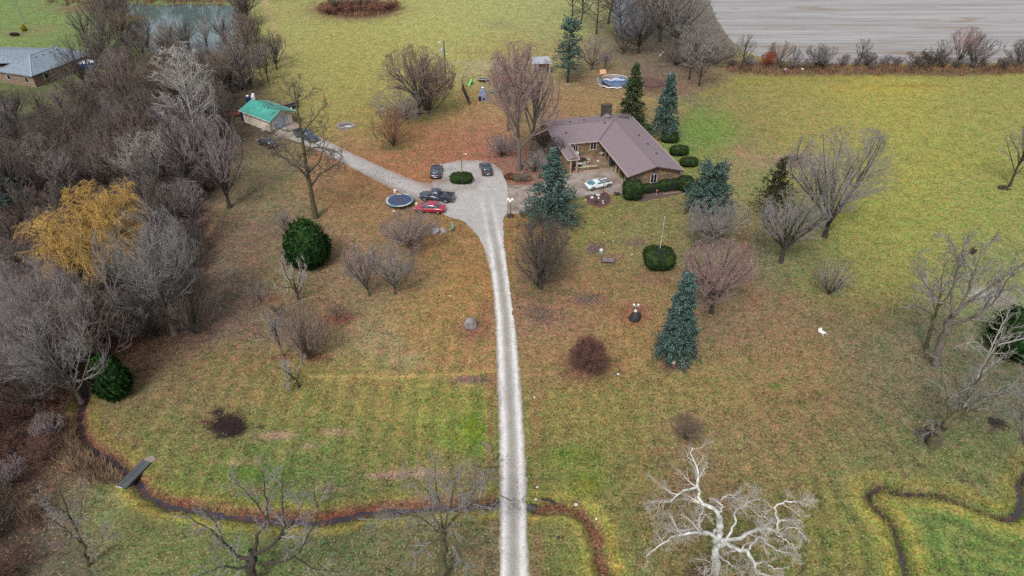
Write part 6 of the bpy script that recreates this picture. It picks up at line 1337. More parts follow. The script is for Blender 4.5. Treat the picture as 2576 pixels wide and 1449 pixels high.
t = thing('grill', 'silver kettle barbecue by the stone wall of the courtyard', 'barbecue', (0,0,0)); at_house(t, -4.0, 13.9, .1); MB().lathe([(.05,.5),(.32,.7),(.35,.85),(.3,1.0),(.05,1.1)],14).build('body', mat('grill_silver', S(196,202,206), .35), t); MB().box(-.62,-.35,-.2,.2,.78,.82).build('side_shelf', GM, t)
for a in (0,2.1,4.2): MB().bar((math.cos(a)*.15,math.sin(a)*.15,.55),(math.cos(a)*.3,math.sin(a)*.3,0),.03).build('leg', BLK, t)
t = thing('gas_grill', 'black gas grill with white lid inside the low courtyard wall', 'barbecue', (0,0,0)); at_house(t, -5.1, 9.7, .1); MB().box(-.5,.5,-.25,.25,.1,.8).build('cabinet', BLK, t, bevel=.02); MB().box(-.48,.48,-.25,.25,.8,1.02).build('lid', WHT, t, bevel=.05); MB().box(-.48,.48,-.29,-.252,.45,.5).build('handle', RIM, t)
o = MB().lathe([(.55,0),(.55,.45),(.4,.52),(.02,.56)],20).build('covered_tub', mat('sage_cover', S(140,144,128), .7)); at_house(o, -4.0, 9.75, .1); tag(o, 'round sage-grey covered tub beside the gas grill', 'tub')
o = MB().box(-.3,.3,-.2,.2,0,.3).build('storage_bin', mat('bin_grey', S(120,114,118), .7), None, bevel=.04); at_house(o, -3.1, 9.9, .1, .3); tag(o, 'small grey bin beside the round covered tub', 'bin')
t = thing('globe_post_lamp', 'single white globe lamp at the right end of the courtyard wall', 'lamp', (0,0,0)); at_house(t, -1.9, 9.0); MB().box(-.15,.15,-.15,.15,0,.75).build('pier', WLM, t); MB().tube([(0,0,.75),(0,0,1.35)], .04, 8).build('post', TRIM, t); MB().sphere((0,0,1.48), .15, 12, 8).build('globe', mat('opal_globe', S(246,244,244), .3, .03), t, True)
def urn(u_, v_, l_, s_=1, m_=None):
    o = MB().lathe([(.2*s_,0),(.2*s_,.05),(.08*s_,.12),(.08*s_,.35),(.28*s_,.5),(.36*s_,.75),(.38*s_,.8),(.3*s_,.8),(.25*s_,.65)],16).build('garden_urn', m_ or mat('urn_grey', S(176,166,150), .85, .2)); at_house(o, u_, v_); return tag(o, l_, 'urn')
urn(.3,13.3,'pale pedestal urn by the porch corner of the courtyard'); urn(10.7,14.2,'grey garden urn beside the roof, between the two nearest-the-spruce bushes',1,mat('urn_stone', S(140,134,126), .9)); urn(10.75,10.2,'grey garden urn beside the roof, between the middle and gable-end bushes',1,mat('urn_stone', S(140,134,126), .9))
t = thing('blue_barrel_grill', 'dark blue-black smoker standing under the porch by the pillars', 'barbecue', (0,0,0)); at_house(t, .6, 9.3); MB().lathe([(.1,.3),(.3,.4),(.33,.8),(.3,1.1),(.08,1.2)],14).build('drum', mat('blueblack', S(40,56,74), .4), t); MB().box(-.1,.1,-.1,.1,0,.4).build('stand', BLK, t)
t = thing('statue', 'white figure statue beside the garage end of the porch', 'statue', (0,0,0)); at_house(t, .75, 7.2); MB().lathe([(.16,0),(.16,.1),(.1,.14),(.13,.4),(.1,.62),(.15,.82),(.06,.95)],12).build('body', CREAM, t, True); MB().sphere((0,0,1.03),.09,10,8).build('head', CREAM, t, True)
t = thing('square_planter', 'small square white planter between the two garage doors', 'planter', (0,0,0)); at_house(t, .65, 3.5); 
mb = MB(); [mb.box(*q) for q in ((-.33,.33,-.33,-.25,0,.38),(-.33,.33,.25,.33,0,.38),(-.33,-.25,-.25,.25,0,.38),(.25,.33,-.25,.25,0,.38))]; mb.build('planter_box', CREAM, t); MB().box(-.25,.25,-.25,.25,0,.28).build('potting_soil', mat('bed_soil', S(84,64,62), .95, .4, 3), t)
boulder(hp(.6,1.2), .22,.18,.14,'pale stone on the concrete at the near garage door', mat('pale_stone', S(206,196,184), .9), 9, 'stone')
t = thing('garden_figure', 'small red-coated yard figure standing before the gable hedge', 'figure', (0,0,0)); at_house(t, 4.3, -2.0); MB().lathe([(.1,0),(.08,.3),(.12,.34)],10).build('trousers', CREAM, t); MB().lathe([(.13,.34),(.15,.6),(.07,.78)],10).build('coat', mat('coat_red', S(150,44,52), .7), t); MB().sphere((0,0,.87),.09,10,8).build('head', mat('skin_white', S(226,206,190), .6), t, True); MB().bar((.12,0,.65),(.34,-.05,.85),.05).build('arm', mat('coat_red', S(150,44,52), .7), t)
# gravel of pale stones before the courtyard wall
rr = random.Random(15); mb = MB()
for k in range(90):
    u_, v_ = rr.uniform(-6.6,-.8), rr.uniform(8.1,8.75); s_ = rr.uniform(.05,.13); q = hp(u_, v_); mb.box(q.x-s_,q.x+s_,q.y-s_*.7,q.y+s_*.7,.03,.05+s_, )
tag(mb.build('bed_stones', mat('pinkish_stone', S(182,150,140), .9, .4, 2)), kind='stuff')
# juniper by the court
clipped(1300,452,.75,.7,'sprawling green and rust plant at the gravel court edge',leafmat('juniper_green', S(92,120,54), S(70,60,40)),n=1400,seed=31,rough=.25,name='low_plant',cat='plant')
clipped(1282,447,.8,.5,'low reddish-brown perennial clump at the gravel court edge',leafmat('perennial_red', S(112,78,60), S(78,56,46)),n=1200,seed=32,rough=.3,name='low_plant',cat='plant')
bare(1316,456,436,26,'bush','low bare reddish shrub right of the green plant by the court','brown','brown',name='shrub',cat='shrub')
# footbridge
a, c = at(312,1219,.12), at(362,1168,.12); d = (c-a); t = thing('footbridge', 'plain grey plank footbridge crossing the creek at lower left', 'footbridge', (*((a+c)/2)[:2],0), math.atan2(d.y,d.x)); Lb = d.length+.7; BW = mat('weathered_board', S(84,90,92), .85, .35, 2.5, S(60,64,66), bmp=.3, rnd=.12)
n_p = 22
pk = MB().box(0,Lb/n_p-.02,-.55,.55,0,.06).build('plank', BW, t); pk.location = (-Lb/2,0,.14)
for k in range(1, n_p): o = pk.copy(); COL.objects.link(o); o.parent = t; o.location = (-Lb/2+k*Lb/n_p, random.uniform(-.015,.015), .14+random.uniform(-.006,.006))
for s_ in (-1,1): MB().box(-Lb/2,Lb/2,s_*.45-.06,s_*.45+.06,-.12,.138).build('beam', mat('beam_dark', S(58,54,50), .9), t)
for k,(x_,y_) in enumerate(((.0,.3),(.25,-.1))): pass
o = MB().box(-.35,.35,-.04,.04,0,.06).build('white_board', WHT); p = at(300,1226); o.location = (p.x,p.y,.02); o.rotation_euler.z = R_(-12); tag(o, 'short white board at the near end of the footbridge', 'board')
o = MB().prism([(-.5,-.45),(.5,-.3),(.45,.4),(-.4,.5)],0,.05).build('landing_slab', mat('landing_concrete', S(150,136,128), .9)); p = at(377,1158); o.location = (p.x,p.y,.01); o.rotation_euler.z = R_(40); tag(o, 'pale concrete slab at the far end of the footbridge', 'slab')
# culverts
def culvert(p, rz, l_):
    t = thing('culvert', l_, 'culvert', (p.x,p.y,0), rz); mb = MB(); 
    n = 16
    vs = [(x, r*math.cos(q*2*math.pi/n), -.42+r*math.sin(q*2*math.pi/n)) for x in (0,-2.2) for r in (.36,.42) for q in range(n)]
    fs = []
    for q in range(n):
        q2 = (q+1) % n; fs += [(q,q2,n+q2,n+q),(q,2*n+q,2*n+q2,q2),(n+q,n+q2,3*n+q2,3*n+q),(2*n+q,3*n+q,3*n+q2,2*n+q2)]
    mb.add(vs, fs); mb.build('pipe', mat('culvert_metal', S(60,58,60), .7, .3, 4), t); MB().box(-2.2,-2.1,-.36,.36,-.78,-.06).build('dark_end', BLK, t)
    return t
culvert(at(1352,1273)+Vector((-.15,0,0)), 0, 'dark culvert mouth under the drive at the head of the dry creek bed'); culvert(at(1240,1266)+Vector((.1,0,0)), math.pi, 'dark culvert mouth under the drive at the end of the wet creek')
for x0, y0, x1, y1, l_ in ((1362,1256,1392,1262,'dark log above the dry culvert mouth'),(1384,1262,1398,1268,'short charred log right of the dry culvert mouth')):
    a, c = at(x0,y0,.05), at(x1,y1,.05); o = MB().tube([Vector((0,0,.08)), (c-a)*.5+Vector((0,.05,.1)), (c-a)+Vector((0,0,.06))], [.12,.13,.09], 8).build('log', mat('dark_log', S(52,48,44), .95, .3, 4)); o.location = (a.x,a.y,0); tag(o, l_, 'log')
boulder(at(1348,1257), .17,.15,.14,'white stone on top of the dry culvert mouth', mat('pale_stone', S(206,196,184), .9), 16, 'stone'); boulder(at(1449,1270), .2,.16,.14,'pale stone in the bend of the dry creek bed', mat('pale_stone', S(206,196,184), .9), 17, 'stone'); boulder(at(1457,1262), .12,.12,.1,'grey stone beside the pale one in the dry creek bend', mat('grey_rock', S(158,150,146), .9, .5, 1.5, S(84,78,76), bmp=.5), 18, 'stone')
# white thing on lawn, small ones
p = at(2068,838); t = thing('broken_chair', 'broken white plastic chair lying on the leafy lawn', 'chair', (p.x,p.y,0), .5); mb = MB()
MB().box(-.3,.3,-.3,.25,.12,.17).build('seat', WHT, t); MB().box(-.3,.3,.22,.27,.15,.6,Matrix.Rotation(R_(-25),4,'X')).build('backrest', WHT, t)
for s_ in (-1,1): MB().bar((s_*.25,-.25,.12),(s_*.35,-.5,.02),.05).build('leg', WHT, t); MB().bar((s_*.28,.2,.12),(s_*.3,.3,0),.05).build('leg', WHT, t)
p = at(1554,944); t = thing('lantern', 'small black and white lantern dropped on the lawn right of the maroon shrub', 'lantern', (p.x,p.y,0)); MB().box(-.14,.1,-.1,.1,0,.1).build('base', BLK, t); MB().lathe([(.12,.1),(.14,.2),(.04,.3)],8).build('shade', WHT, t); MB().bar((.1,0,.05),(.3,.1,.03),.04).build('handle', WHT, t)
rr = random.Random(20)
for k, (x, y, l_) in enumerate(((1518,586,'on grass below the brick-edged flower bed'),(1543,607,'above the glider bench'),(1772,560,'under the hazy grey tree near the blue spruce'),(1860,587,'right of the hazy grey tree'),(1351,1226,'beside the driveway above the dry culvert'),(1344,1000,'at the right edge of the driveway'),(1795,1421,'on the grass near the sycamore foot'),(500,1288,'floating in the creek by the bank'),(912,1348,'in the creek below the near lawn'),(1132,745,'on the lawn between the vase-shaped trees and the driveway'),(1500,1306,'on the dry creek bank'),(1590,640,'on bare ground right of the glider bench'))):
    p = at(x,y); o = MB().box(-.11,.11,-.07,.07,0,.04).build('litter_scrap', WHT); o.location = (p.x,p.y,-.6 if 'in the creek' in l_ else .01); o.rotation_euler.z = rr.uniform(0,3); tag(o, 'tiny white scrap of litter '+l_, 'litter')
# pool
c0 = at(1545,212); t = thing('collapsed_pool', 'collapsed above-ground swimming pool with blue liner hanging over its buckled wall', 'swimming pool', (c0.x,c0.y,0)); PR = 2.9; LIN = mat('pool_liner', S(110,140,180), .35, .5, 1.6, S(50,66,110)); PLW = mat('pool_wall_inside', S(168,148,136), .6, .15, .6); PLO = mat('pool_wall_outside', S(150,170,180), .5)
n = 40; rr = random.Random(21)
def pw(a0, a1, tops, name, m_, rad=PR, tilt=0):
    v = []; k_ = 14
    for i in range(k_+1):
        a = a0+(a1-a0)*i/k_; z = tops(i/k_); r2 = rad+tilt*(1-z/1.3)
        v += [(math.cos(a)*rad, math.sin(a)*rad*.8, .02), (math.cos(a)*(rad+tilt), math.sin(a)*(rad+tilt)*.8, z), (math.cos(a)*(rad+.05), math.sin(a)*(rad+.05)*.8, .02), (math.cos(a)*(rad+tilt+.05), math.sin(a)*(rad+tilt+.05)*.8, z)]
    f_ = []
    for i in range(k_): q = i*4; f_ += [(q,q+4,q+5,q+1),(q+2,q+3,q+7,q+6),(q+1,q+5,q+7,q+3)]
    return MB().add(v, f_).build(name, m_, t)
pw(R_(20),R_(160),lambda s: 1.3,'back_wall',PLW); pw(R_(160),R_(230),lambda s: 1.3-s*1.05,'fallen_wall',PLO,PR,.9); pw(R_(230),R_(300),lambda s: .25+.6*abs(math.sin(s*5)),'fallen_wall',PLO,PR,.7); pw(R_(300),R_(380),lambda s: .5+s*.8,'front_wall',PLO,PR,.2)
mb = MB(); v = []; n1, n2 = 26, 12
for j in range(n2):
    for i in range(n1):
        a = 2*math.pi*i/n1; r_ = (j+1)/n2*(PR-.15); v.append((math.cos(a)*r_, math.sin(a)*r_*.8, .05+.12*math.sin(a*3+j)*math.cos(j*1.3)+(.5+.35*math.sin(a*2.3) if j > n2-3 else 0)*(j-n2+3)/2*(1 if math.sin(a) < .7 else 1.5)))
mb.add(v, [(j*n1+i, j*n1+(i+1) % n1, (j+1)*n1+(i+1) % n1, (j+1)*n1+i) for j in range(n2-1) for i in range(n1)]+[tuple(range(n1))]); mb.build('liner', LIN, t, True)
mb = MB(); pts = [(math.cos(R_(a))*PR*1.0, math.sin(R_(a))*PR*.8, 1.32) for a in range(20,161,10)]; mb.tube(pts, .07, 6); mb.build('top_rail', WHT, t)
mb = MB(); pts = [(math.cos(R_(a))*PR*(1.25), math.sin(R_(a))*PR*1.02, .28+.12*math.sin(a*.2)) for a in range(180,300,10)]; mb.tube(pts, .13, 6); mb.build('buckled_rim', WHT, t)
mb = MB(); pts = [(x, .8+.25*math.sin(x*2), .75+.1*math.sin(x*3)) for x in np.linspace(-2.2,2.3,12)]; mb.tube([tuple(map(float,q)) for q in pts], .12, 6); mb.build('liner_fold', mat('liner_white', S(222,232,238), .5), t)
for q in ((-2.6,.2,1.3,-3.4,-1.2,.2),(-2.6,.2,1.3,-1.6,-1.6,.2),(-1.2,-1.0,.5,-.6,-2.9,.2)): MB().bar(q[:3], q[3:], .07).build('strut', mat('galv', S(150,154,158), .5), t)
p = atY(1517,176,at(1517,198).y); o = MB().box(-.72,.72,-.03,.03,-.5,.55).build('plywood_board', mat('plywood', S(206,160,122), .8, .1)); o.location = (p.x,p.y,1.55); o.rotation_euler = (R_(-38),0,R_(6)); tag(o, 'orange plywood board propped on the pool\'s back-left corner', 'board')
mb = MB().cyl(0,0,0,1.2,.04,6); o = mb.build('prop_post', TRIM); o.location = (p.x,p.y+.1,0); tag(o, 'thin post holding up the orange plywood board', 'post')
# dirt mound and stump
p = at(1640,212); rs = np.random.RandomState(4); mb = MB().lathe([(2.6,0),(2.1,.3),(1.3,.75),(.6,1.05),(.08,1.15)],22,(0,0,0),1,.8); mb.v = [(x*(1+rs.normal(0,.07)),y*(1+rs.normal(0,.07)),z*(1+rs.normal(0,.1))) for x,y,z in mb.v]
o = mb.build('dirt_mound', mat('mound_soil', S(98,72,66), .95, .4, 2.5, bmp=.8), None, True); o.location = p; tag(o, 'mound of reddish-brown dirt right of the collapsed pool', 'mound')
def branch_pile(x, y, r, h_, l_, m_, n=170, seed=1, name='brush_pile', br=.05):
    p = at(x,y); rr = random.Random(seed); mb = MB()
    for k in range(n):
        a = rr.uniform(0,6.28); q = rr.random()**.5*r; c = Vector((math.cos(a)*q, math.sin(a)*q*.8, rr.uniform(.05,h_*(1-(q/r)**2)+.1))); d = Vector((rr.gauss(0,1),rr.gauss(0,1),rr.gauss(0,.35))).normalized()*rr.uniform(.4,1.2)
        a_, b2 = c-d*.5, c+d*.5; a_.z = max(a_.z,.02); b2.z = max(b2.z,.02); m3 = (a_+b2)/2+Vector((0,0,rr.uniform(0,.2))); s = rr.uniform(.4,1.3)*br; mb.tube([a_,m3,b2],[s,s*.8,s*.3],4)
    o = mb.build(name, m_); o.location = p; return tag(o, l_, 'brush pile')
branch_pile(1998,410,2.9,1.5,'tangled brush pile of cut limbs behind the thin dark conifer',mat('pile_wood', S(150,132,122), .95, .4, 1.5, S(60,48,46)),300,3)
branch_pile(1735,148,3.6,1.9,'large brush heap at the edge of the far grove',mat('pile_wood2', S(98,82,72), .95, .4, 1.5, S(64,56,46)),320,4)
branch_pile(2507,1068,.8,.35,'little heap of dark sticks on the grass at lower right',BK['dark'],60,5)
branch_pile(2330,1095,1.1,.5,'snarl of broken branches at the split tree\'s base',BK['grey'],80,6)
branch_pile(2525,474,1.0,.3,'twiggy debris round the lone leaning tree at the right edge',BK['dark'],60,7)
branch_pile(1765,1452,1.3,.4,'broken sticks round the sycamore trunk base',BK['brown'],80,8)
o = MB().box(-1.1,1.1,-.12,.12,0,.1).build('timber', mat('timber_pale', S(196,184,172), .9)); p = at(1664,142); o.location = (p.x,p.y,.6); o.rotation_euler = (0,R_(-25),R_(50)); tag(o, 'pale plank leaning on the large brush heap', 'plank')
# carport shed
p = at(1360,182); t = thing('open_shed', 'open-fronted little shed with a grey metal roof on white posts', 'shed', (p.x,p.y,0), R_(4)); SR = mat('shed_metal', S(176,182,192), .5, .15, .6)
slab([[(-2.2,-1.6,2.5),(2.4,-1.6,2.5),(2.1,1.6,3.1),(-2.0,1.6,3.1)]], .06, 'roof', SR, t)
for x_ in (-1.95,-.9,1.95): MB().box(x_-.07,x_+.07,-1.4,-1.26,0,2.5).build('post', WHT, t)
MB().box(-1.95,1.95,1.35,1.42,0,2.95).build('back_wall', mat('shed_dark', S(112,98,94), .9), t); MB().box(.1,1.6,.2,1.2,0,1.7).build('cupboard', mat('cupboard', S(176,148,132), .8), t, bevel=.03); MB().box(1.7,1.76,-1.2,1.35,0,2.6).build('side_wall', mat('shed_side', S(130,134,132), .9), t)
# play things
def P_(x, y): return at(x,y)
p = P_(1184,212); t = thing('toddler_slide', 'small bright-green toddler slide in the wire-fenced play area', 'slide', (p.x,p.y,0), R_(250)); SG = mat('slide_green', S(120,206,120), .4)
MB().add([(-.7,-.28,1.0),(-.7,.28,1.0),(1.1,.28,.1),(1.1,-.28,.1),(-.7,-.28,.95),(-.7,.28,.95),(1.1,.28,.04),(1.1,-.28,.04)], [(0,1,2,3),(7,6,5,4),(0,3,7,4),(1,5,6,2),(0,4,5,1),(2,6,7,3)]).build('chute', SG, t)
for s_ in (-1,1): MB().add([(-.7,s_*.28,.95),(1.1,s_*.28,.04),(1.1,s_*.28,.2),(-.7,s_*.28,1.15),(-.7,s_*.33,.95),(1.1,s_*.33,.04),(1.1,s_*.33,.2),(-.7,s_*.33,1.15)], [(0,1,2,3),(7,6,5,4),(0,4,5,1),(1,5,6,2),(2,6,7,3),(3,7,4,0)]).build('side_rail', mat('slide_green_dark', S(60,150,84), .4), t); MB().bar((-.7,s_*.28,1.0),(-1.1,s_*.28,0),.05).build('leg', SG, t)
for k in range(3): MB().bar((-.8-.1*k,-.28,.75-.25*k),(-.8-.1*k,.28,.75-.25*k),.04).build('rung', SG, t)
p = P_(1216,204); t = thing('tipped_trampoline', 'small trampoline tipped over in the play area', 'trampoline', (p.x,p.y,0), R_(-10)); o = MB().torus((0,0,0),1.3,.06,28,6).build('frame', mat('frame_white', S(206,206,220), .5), t); o.rotation_euler = (R_(-10),0,R_(0)); o.location = (0,0,.55); o = MB().lathe([(1.25,0),(1.25,.015)],28).build('mat', BLK, t); o.rotation_euler = (R_(-10),0,0); o.location = (0,0,.55); MB().bar((-.2,-.7,.1),(.0,-1.5,.0),.04).build('leg', WHT, t)
p = P_(1215,250); t = thing('playhouse', 'grey plastic rocket-shaped playhouse with a dark doorway', 'playhouse', (p.x,p.y,0), R_(-8)); PG = mat('playhouse_grey', S(130,140,170), .5, .15)
MB().tube([(0,0,0),(0,0,1.0),(0,0,2.2),(0,0,2.5)],[1.15,1.0,.45,.3],6).build('body', PG, t); MB().lathe([(.28,2.5),(.3,2.6),(.05,2.75)],10).build('cap', WHT, t); MB().box(-.75,-.2,-1.12,-.9,.05,.95).build('doorway', BLK, t); MB().box(.15,.5,-1.08,-.9,.3,.65).build('porthole', BLK, t)
p = P_(1268,232); t = thing('play_tower', 'red and green climbing tower half hidden by the pinkish tree', 'play tower', (p.x,p.y,0), R_(12)); PRD = mat('tower_red', S(176,92,84), .6, .2); PGN = mat('tower_green', S(92,140,112), .6, .2); WD = mat('tower_wood', S(120,100,84), .8)
for sx in (-.9,.9):
    for sy in (-.9,.9): MB().box(sx-.06,sx+.06,sy-.06,sy+.06,0,2.9).build('post', WD, t)
MB().box(-.95,.95,-.95,.95,1.3,1.38).build('deck', WD, t); slab([[(-1.1,-1.1,2.8),(1.1,-1.1,2.8),(0,0,3.7)],[(1.1,-1.1,2.8),(1.1,1.1,2.8),(0,0,3.7)],[(1.1,1.1,2.8),(-1.1,1.1,2.8),(0,0,3.7)],[(-1.1,1.1,2.8),(-1.1,-1.1,2.8),(0,0,3.7)]],.04,'canopy',PRD,t)
MB().add([(-.9,-.4,1.38),(-.9,.4,1.38),(-3.2,.3,.15),(-3.2,-.3,.15),(-.9,-.4,1.3),(-.9,.4,1.3),(-3.2,.3,.07),(-3.2,-.3,.07)], [(0,1,2,3),(7,6,5,4),(0,3,7,4),(1,5,6,2),(0,4,5,1),(2,6,7,3)]).build('slide', PGN, t); MB().box(1.0,2.6,-.9,-.8,0,1.3).build('climbing_panel', PGN, t); MB().box(1.0,2.4,.3,1.0,0,.9).build('toy_box', mat('toy_teal', S(110,150,150), .6), t)
# dark fence edge-on and wire fences
a, c = at(1163,226), at(1180,264); mb = MB(); t = thing('board_fence', 'dark boarded fence seen edge-on at the left of the play area', 'fence', (a.x,a.y,0)); d = c-a; n_f = 14; DK = mat('fence_black', S(48,42,42), .8)
for k in range(n_f):
    q0 = d*(k/n_f); q1 = d*((k+.94)/n_f); MB().bar(q0+Vector((0,0,.8)), q1+Vector((0,0,.8)), .05, 1.55).build('fence_board', DK, t)
for k in range(5): q = d*(k/4); MB().box(q.x-.05,q.x+.05,q.y-.05,q.y+.05,0,2.9 if k == 0 else 1.8).build('post', DK, t)
for pts, l_ in (([(1166,196),(1210,196),(1260,196),(1300,198)],'low wire fence on thin stakes behind the play area'),([(1180,263),(1215,262),(1250,262)],'low wire fence on thin stakes at the front of the play area'),([(1168,226),(1164,210),(1166,196)],'short wire fence joining the dark boards to the back fence')):
    w_p = [at(*q) for q in pts]; t = thing('wire_fence', l_, 'fence', tuple(w_p[0])); WR = mat('wire_rust', S(110,84,72), .8)
    for q0, q1 in zip(w_p[:-1], w_p[1:]):
        m_n = max(1, int((q1-q0).length/1.4))
        for z in (.4,.85): MB().bar(q0-w_p[0]+Vector((0,0,z)), q1-w_p[0]+Vector((0,0,z)), .015).build('wire', WR, t)
        for k in range(m_n): q = q0.lerp(q1, k/m_n)-w_p[0]; MB().box(q.x-.03,q.x+.03,q.y-.03,q.y+.03,0,1.05).build('stake', WR, t)
# field fence posts
for k, (x, y) in enumerate(((1867,170),(1887,178),(1970,175),(2050,172),(2207,170),(2285,172),(2344,173),(2390,174),(2460,170),(2507,166),(2540,165))):
    p = at(x,y); o = MB().cyl(0,0,0,1.5,.07,6,.06).build('fence_post', mat('post_dark', S(66,58,54), .95)); o.location = p; o.rotation_euler = (R_(random.uniform(-4,4)),R_(random.uniform(0,9)),0); tag(o, 'weathered wooden fence post, '+ORD[k]+' from left along the field edge', 'fence post', 'fence posts along the field edge')
# clutter near garage
p = at(627,262); t = thing('blue_drum', 'blue drum with a white lid behind the green-roofed garage', 'drum', (p.x,p.y,0)); MB().lathe([(.42,0),(.46,.1),(.46,1.5),(.4,1.6)],14).build('drum', mat('drum_blue', S(28,52,104), .5), t); MB().sphere((0,0,1.75),.32,12,8,.6).build('lid', WHT, t, True)
p = at(640,258); o = MB().tube([(0,0,0),(0,0,1.4),(.15,0,1.9)],[.4,.42,.25],10).build('white_tank', WHT); o.location = p; tag(o, 'white upright tank next to the blue drum behind the garage', 'tank')
p = at(612,302); o = MB().tube([(0,0,0),(0,0,2.3)], .32, 10).build('downpipe_drum', mat('drum_navy', S(30,34,54), .6)); o.location = p; tag(o, 'tall dark barrel against the garage\'s back corner', 'barrel')
p = at(683,329); o = MB().lathe([(.5,0),(.52,.07),(.1,.12)],18).build('round_table_top', mat('grey_disc', S(178,170,164), .8)); p = at(661,328); o.location = p; tag(o, 'pale round disc lying on the grass by the garage wall', 'disc')
a, c = at(668,331), at(697,342); o = MB().tube([(0,0,.12),(c-a)*.5+Vector((0,0,.14)),(c-a)+Vector((0,0,.1))],[.14,.13,.1],7).build('log', mat('dark_log', S(52,48,44), .95, .3, 4)); o.location = a; tag(o, 'dark log on the grass at the garage\'s front corner', 'log')
a = at(590,292); t = thing('red_trailer', 'rust-red low steel trailer in the leaves left of the garage', 'trailer', (a.x,a.y,0), R_(15)); RR = mat('trailer_red', S(132,66,56), .8, .3, 3)
MB().box(-1.8,1.2,-.8,.8,.45,.55).build('deck', RR, t); MB().bar((-1.8,0,.5),(-3.0,0,.4),.1).build('drawbar', RR, t); MB().box(-1.8,1.2,.75,.8,.55,.9).build('side_rail', RR, t); MB().box(-1.8,1.2,-.8,-.75,.55,.9).build('side_rail', RR, t)
for s_ in (-1,1): wheel(t, -.2, s_*.95, .3, .2, s_)
a = at(728,272); t = thing('flatbed_trailer', 'dark flatbed trailer with a white-hubbed wheel beside the garage roof', 'trailer', (a.x,a.y,0), R_(35)); MB().box(-2.2,1.8,-1,1,.55,.68).build('deck', mat('deck_dark', S(62,56,60), .9), t); MB().tube([(-1.6,-.3,.9),(1.4,-.1,1.0)],.22,8).build('tarp_roll', mat('tarp_grey', S(92,84,90), .8), t); MB().bar((1.8,0,.6),(3.0,0,.5),.1).build('drawbar', BLK, t)
for s_ in (-1,1): wheel(t, 0, s_*1.1, .36, .2, s_, WHT)
o = MB().box(-.7,.7,-.45,.45,0,.08).build('plywood_sheet', mat('plywood', S(206,160,122), .8, .1)); p = at(566,304); o.location = p; o.rotation_euler = (0,R_(8),R_(30)); tag(o, 'weathered plywood sheet on red leaves near the woods edge', 'board')
p = at(2037,170); 
for x, y, l_ in ((1977,178,'curved white bucket by the orange-leaved bush at the field fence'),(2018,177,'white jug on the field fence line')):
    o = MB().tube([(-.4,0,.2),(0,0,.3),(.35,0,.22)],[.2,.24,.18],8).build('white_container', WHT); o.location = at(x,y); tag(o, l_, 'container')
p = at(1428,213); o = MB().torus((0,0,.08),.5,.09,16,6).build('tree_ring', mat('ring_pink', S(196,164,150), .9)); o.location = p; tag(o, 'pale brick ring round the far blue spruce trunk', 'edging')
# ------------------------------------------------------------------ loose natural stuff
rs = np.random.RandomState(77)
def scatter_leaves(n, x0, x1, y0, y1, size):
    X = rs.uniform(x0, x1, n*3); Y = rs.uniform(y0, y1, n*3); _, lf, px, py = ground_colour(X, Y)
    k = (rs.rand(n*3) < lf**1.6) & (px > -30) & (px < 2600) & (py > -10) & (py < 1480); X, Y = X[k][:n], Y[k][:n]; z = carve(X, Y)+.03
    m_ = len(X); a = rs.uniform(0, 6.28, m_); s = size*rs.uniform(.6, 1.4, m_); tl = rs.normal(0, .35, (m_, 2))
    dx, dy = np.cos(a)*s, np.sin(a)*s; v = np.stack([np.stack([X-dx, Y-dy, z+s*tl[:, 0]], 1), np.stack([X+dy*.7, Y-dx*.7, z+s*.3*tl[:, 1]], 1), np.stack([X+dx, Y+dy, z-s*.2*tl[:, 0]], 1), np.stack([X-dy*.7, Y+dx*.7, z+s*.2], 1)], 1)
    v[..., 2] = np.maximum(v[..., 2], z[:, None]-.015)
    pal = np.array([srgb2base(c) for c in ((164,104,74),(140,86,62),(180,130,94),(118,76,60),(186,148,110),(98,68,56))])
    return v.reshape(-1, 3), np.repeat(pal[rs.randint(0, 6, m_)], 4, 0)
VV, CC = [], []
for a in ((42000,-62,62,26,80,.055),(24000,-60,66,80,135,.08)):
    v, c = scatter_leaves(*a); VV.append(v); CC.append(c)
VV = np.concatenate(VV); CC = np.concatenate(CC)
tag(link('fallen_leaves', mesh_np('fallen_leaves', VV, np.arange(len(VV)).reshape(-1, 4), mat('dead_leaf', (1,1,1), .85, .05, 2, attr='tint'), False, CC)), kind='stuff')
def blades(name, pts, hgt, n_per, m_, spread=.25, w=.035):
    V = []; C_ = []
    for x, y, s in pts:
        for _ in range(n_per):
            a = rs.uniform(0, 6.28); r = abs(rs.normal(0, spread)); bx, by = x+math.cos(a)*r, y+math.sin(a)*r; hh = hgt*s*rs.uniform(.5, 1.2); lx, ly = rs.normal(0, .35, 2)*hh; b2 = rs.uniform(0, 3.14); wx, wy = math.cos(b2)*w, math.sin(b2)*w; z = 0
            V += [(bx-wx, by-wy, z), (bx+wx, by+wy, z), (bx+lx, by+ly, z+hh)]; C_ += [tuple(rs.uniform(.6, 1.3)*np.ones(3))]*3
    V = np.array(V); V[:, 2] += np.repeat(carve(V[::3, 0], V[::3, 1]), 3)
    return tag(link(name, mesh_np(name, V, np.arange(len(V)).reshape(-1, 3), m_, False, np.array(C_))), kind='stuff')
def along(line, off, step, side):
    o = []; acc = 0
    for a, c in zip(line[:-1], line[1:]):
        a, c = Vector(a), Vector(c); d = (c-a); L_ = d.length
        if L_ < 1e-6: continue
        nn = Vector((-d.y, d.x))/L_
        while acc < L_:
            q = a+d*(acc/L_)+nn*side*(off+rs.normal(0, .12)); o.append((q.x, q.y, rs.uniform(.6, 1.3))); acc += step*rs.uniform(.6, 1.4)
        acc -= L_
    return o
GB = mat('bank_grass', S(166,152,82), .9, .3, .8, S(120,116,56), attr='tint')
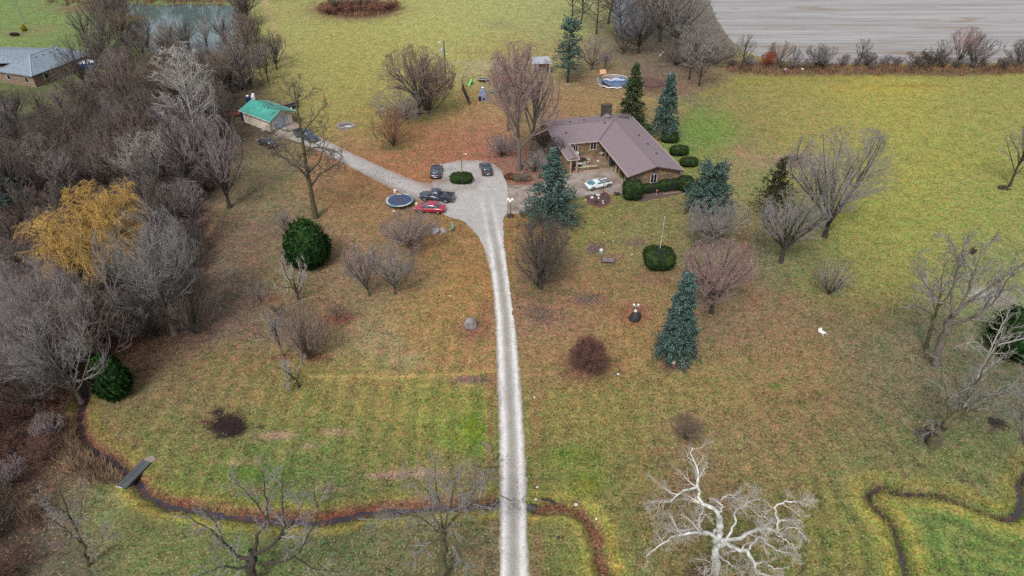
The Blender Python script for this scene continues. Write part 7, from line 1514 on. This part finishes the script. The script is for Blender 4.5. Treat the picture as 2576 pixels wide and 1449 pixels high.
blades('bank_grass', along(CREEK1, 1.02, .3, -1)+along(CREEK1, 1.25, .4, 1)+along(CREEK2, 1.15, .4, 1)+along(CREEK3, .75, .28, 1)+along(CREEK3, .75, .28, -1), .34, 9, GB, .22, .03)
wp_ = []
while len(wp_) < 420:
    px_, py_ = rs.uniform(90, 300), rs.uniform(1020, 1215); 
    if dpoly(np.array([px_]), np.array([py_]), [(110,1040),(150,1100),(220,1160),(290,1200)])[0] < 42 and dpoly(np.array([at(px_,py_).x]), np.array([at(px_,py_).y]), CREEK1)[0] > .8: q = at(px_, py_); wp_.append((q.x, q.y, rs.uniform(.6, 1.4)))
for _ in range(60): q = at(90+rs.normal(0, 16), 1290+rs.normal(0, 14)); wp_.append((q.x, q.y, 1.0))
blades('dead_weeds', wp_, .9, 14, mat('weed_tan', S(176,150,120), .9, .35, .6, S(120,92,76), attr='tint'), .35, .035)
wp_ = []
for _ in range(500):
    x = rs.uniform(1830, 2600); q = at(x, 176+rs.normal(0, 6)); wp_.append((q.x, q.y, rs.uniform(.5, 1.2)))
for _ in range(260):
    a = rs.uniform(0, 6.28); r = rs.rand()**.5; q = at(898+math.cos(a)*r*98, 24+math.sin(a)*r*18); wp_.append((q.x, q.y, rs.uniform(.6, 1.5)))
for _ in range(300):
    q = at(rs.uniform(120, 560), rs.uniform(-20, 16)); wp_.append((q.x, q.y, rs.uniform(.8, 1.8)))
blades('rough_grass', wp_, 1.25, 14, mat('rough_brown', S(150,112,88), .9, .35, .4, S(100,72,60), attr='tint'), .7, .06)
# low woody tangle under the left woods
nb2 = 11000; X = rs.uniform(-125, -24, nb2*3); Y = rs.uniform(28, 235, nb2*3); px, py = proj(X, Y)
k = inpoly(px, py, WOOD) & (px > -60) & (py < 1500)
for c_ in CLEAR: k &= ~inpoly(px, py, c_)
X, Y = X[k][:nb2], Y[k][:nb2]; n = len(X); p0 = np.stack([X, Y, np.full(n, .0)], 1); d0 = np.stack([rs.normal(0, .8, n), rs.normal(0, .8, n), rs.uniform(.3, 1.2, n)], 1)
Pn, Rn = walk(rs, p0, d0, rs.uniform(.8, 2.6, n), np.full(n, .034), np.full(n, .012), 3, .25, .02); Pn[..., 2] = np.maximum(Pn[..., 2], .02)
v, f = tubes([(Pn, Rn)], [3]); tag(link('undergrowth', mesh_np('undergrowth', v, f, mat('undergrowth_twig', S(108,84,76), .95, .4, .3, S(80,70,62)), False)), kind='stuff')
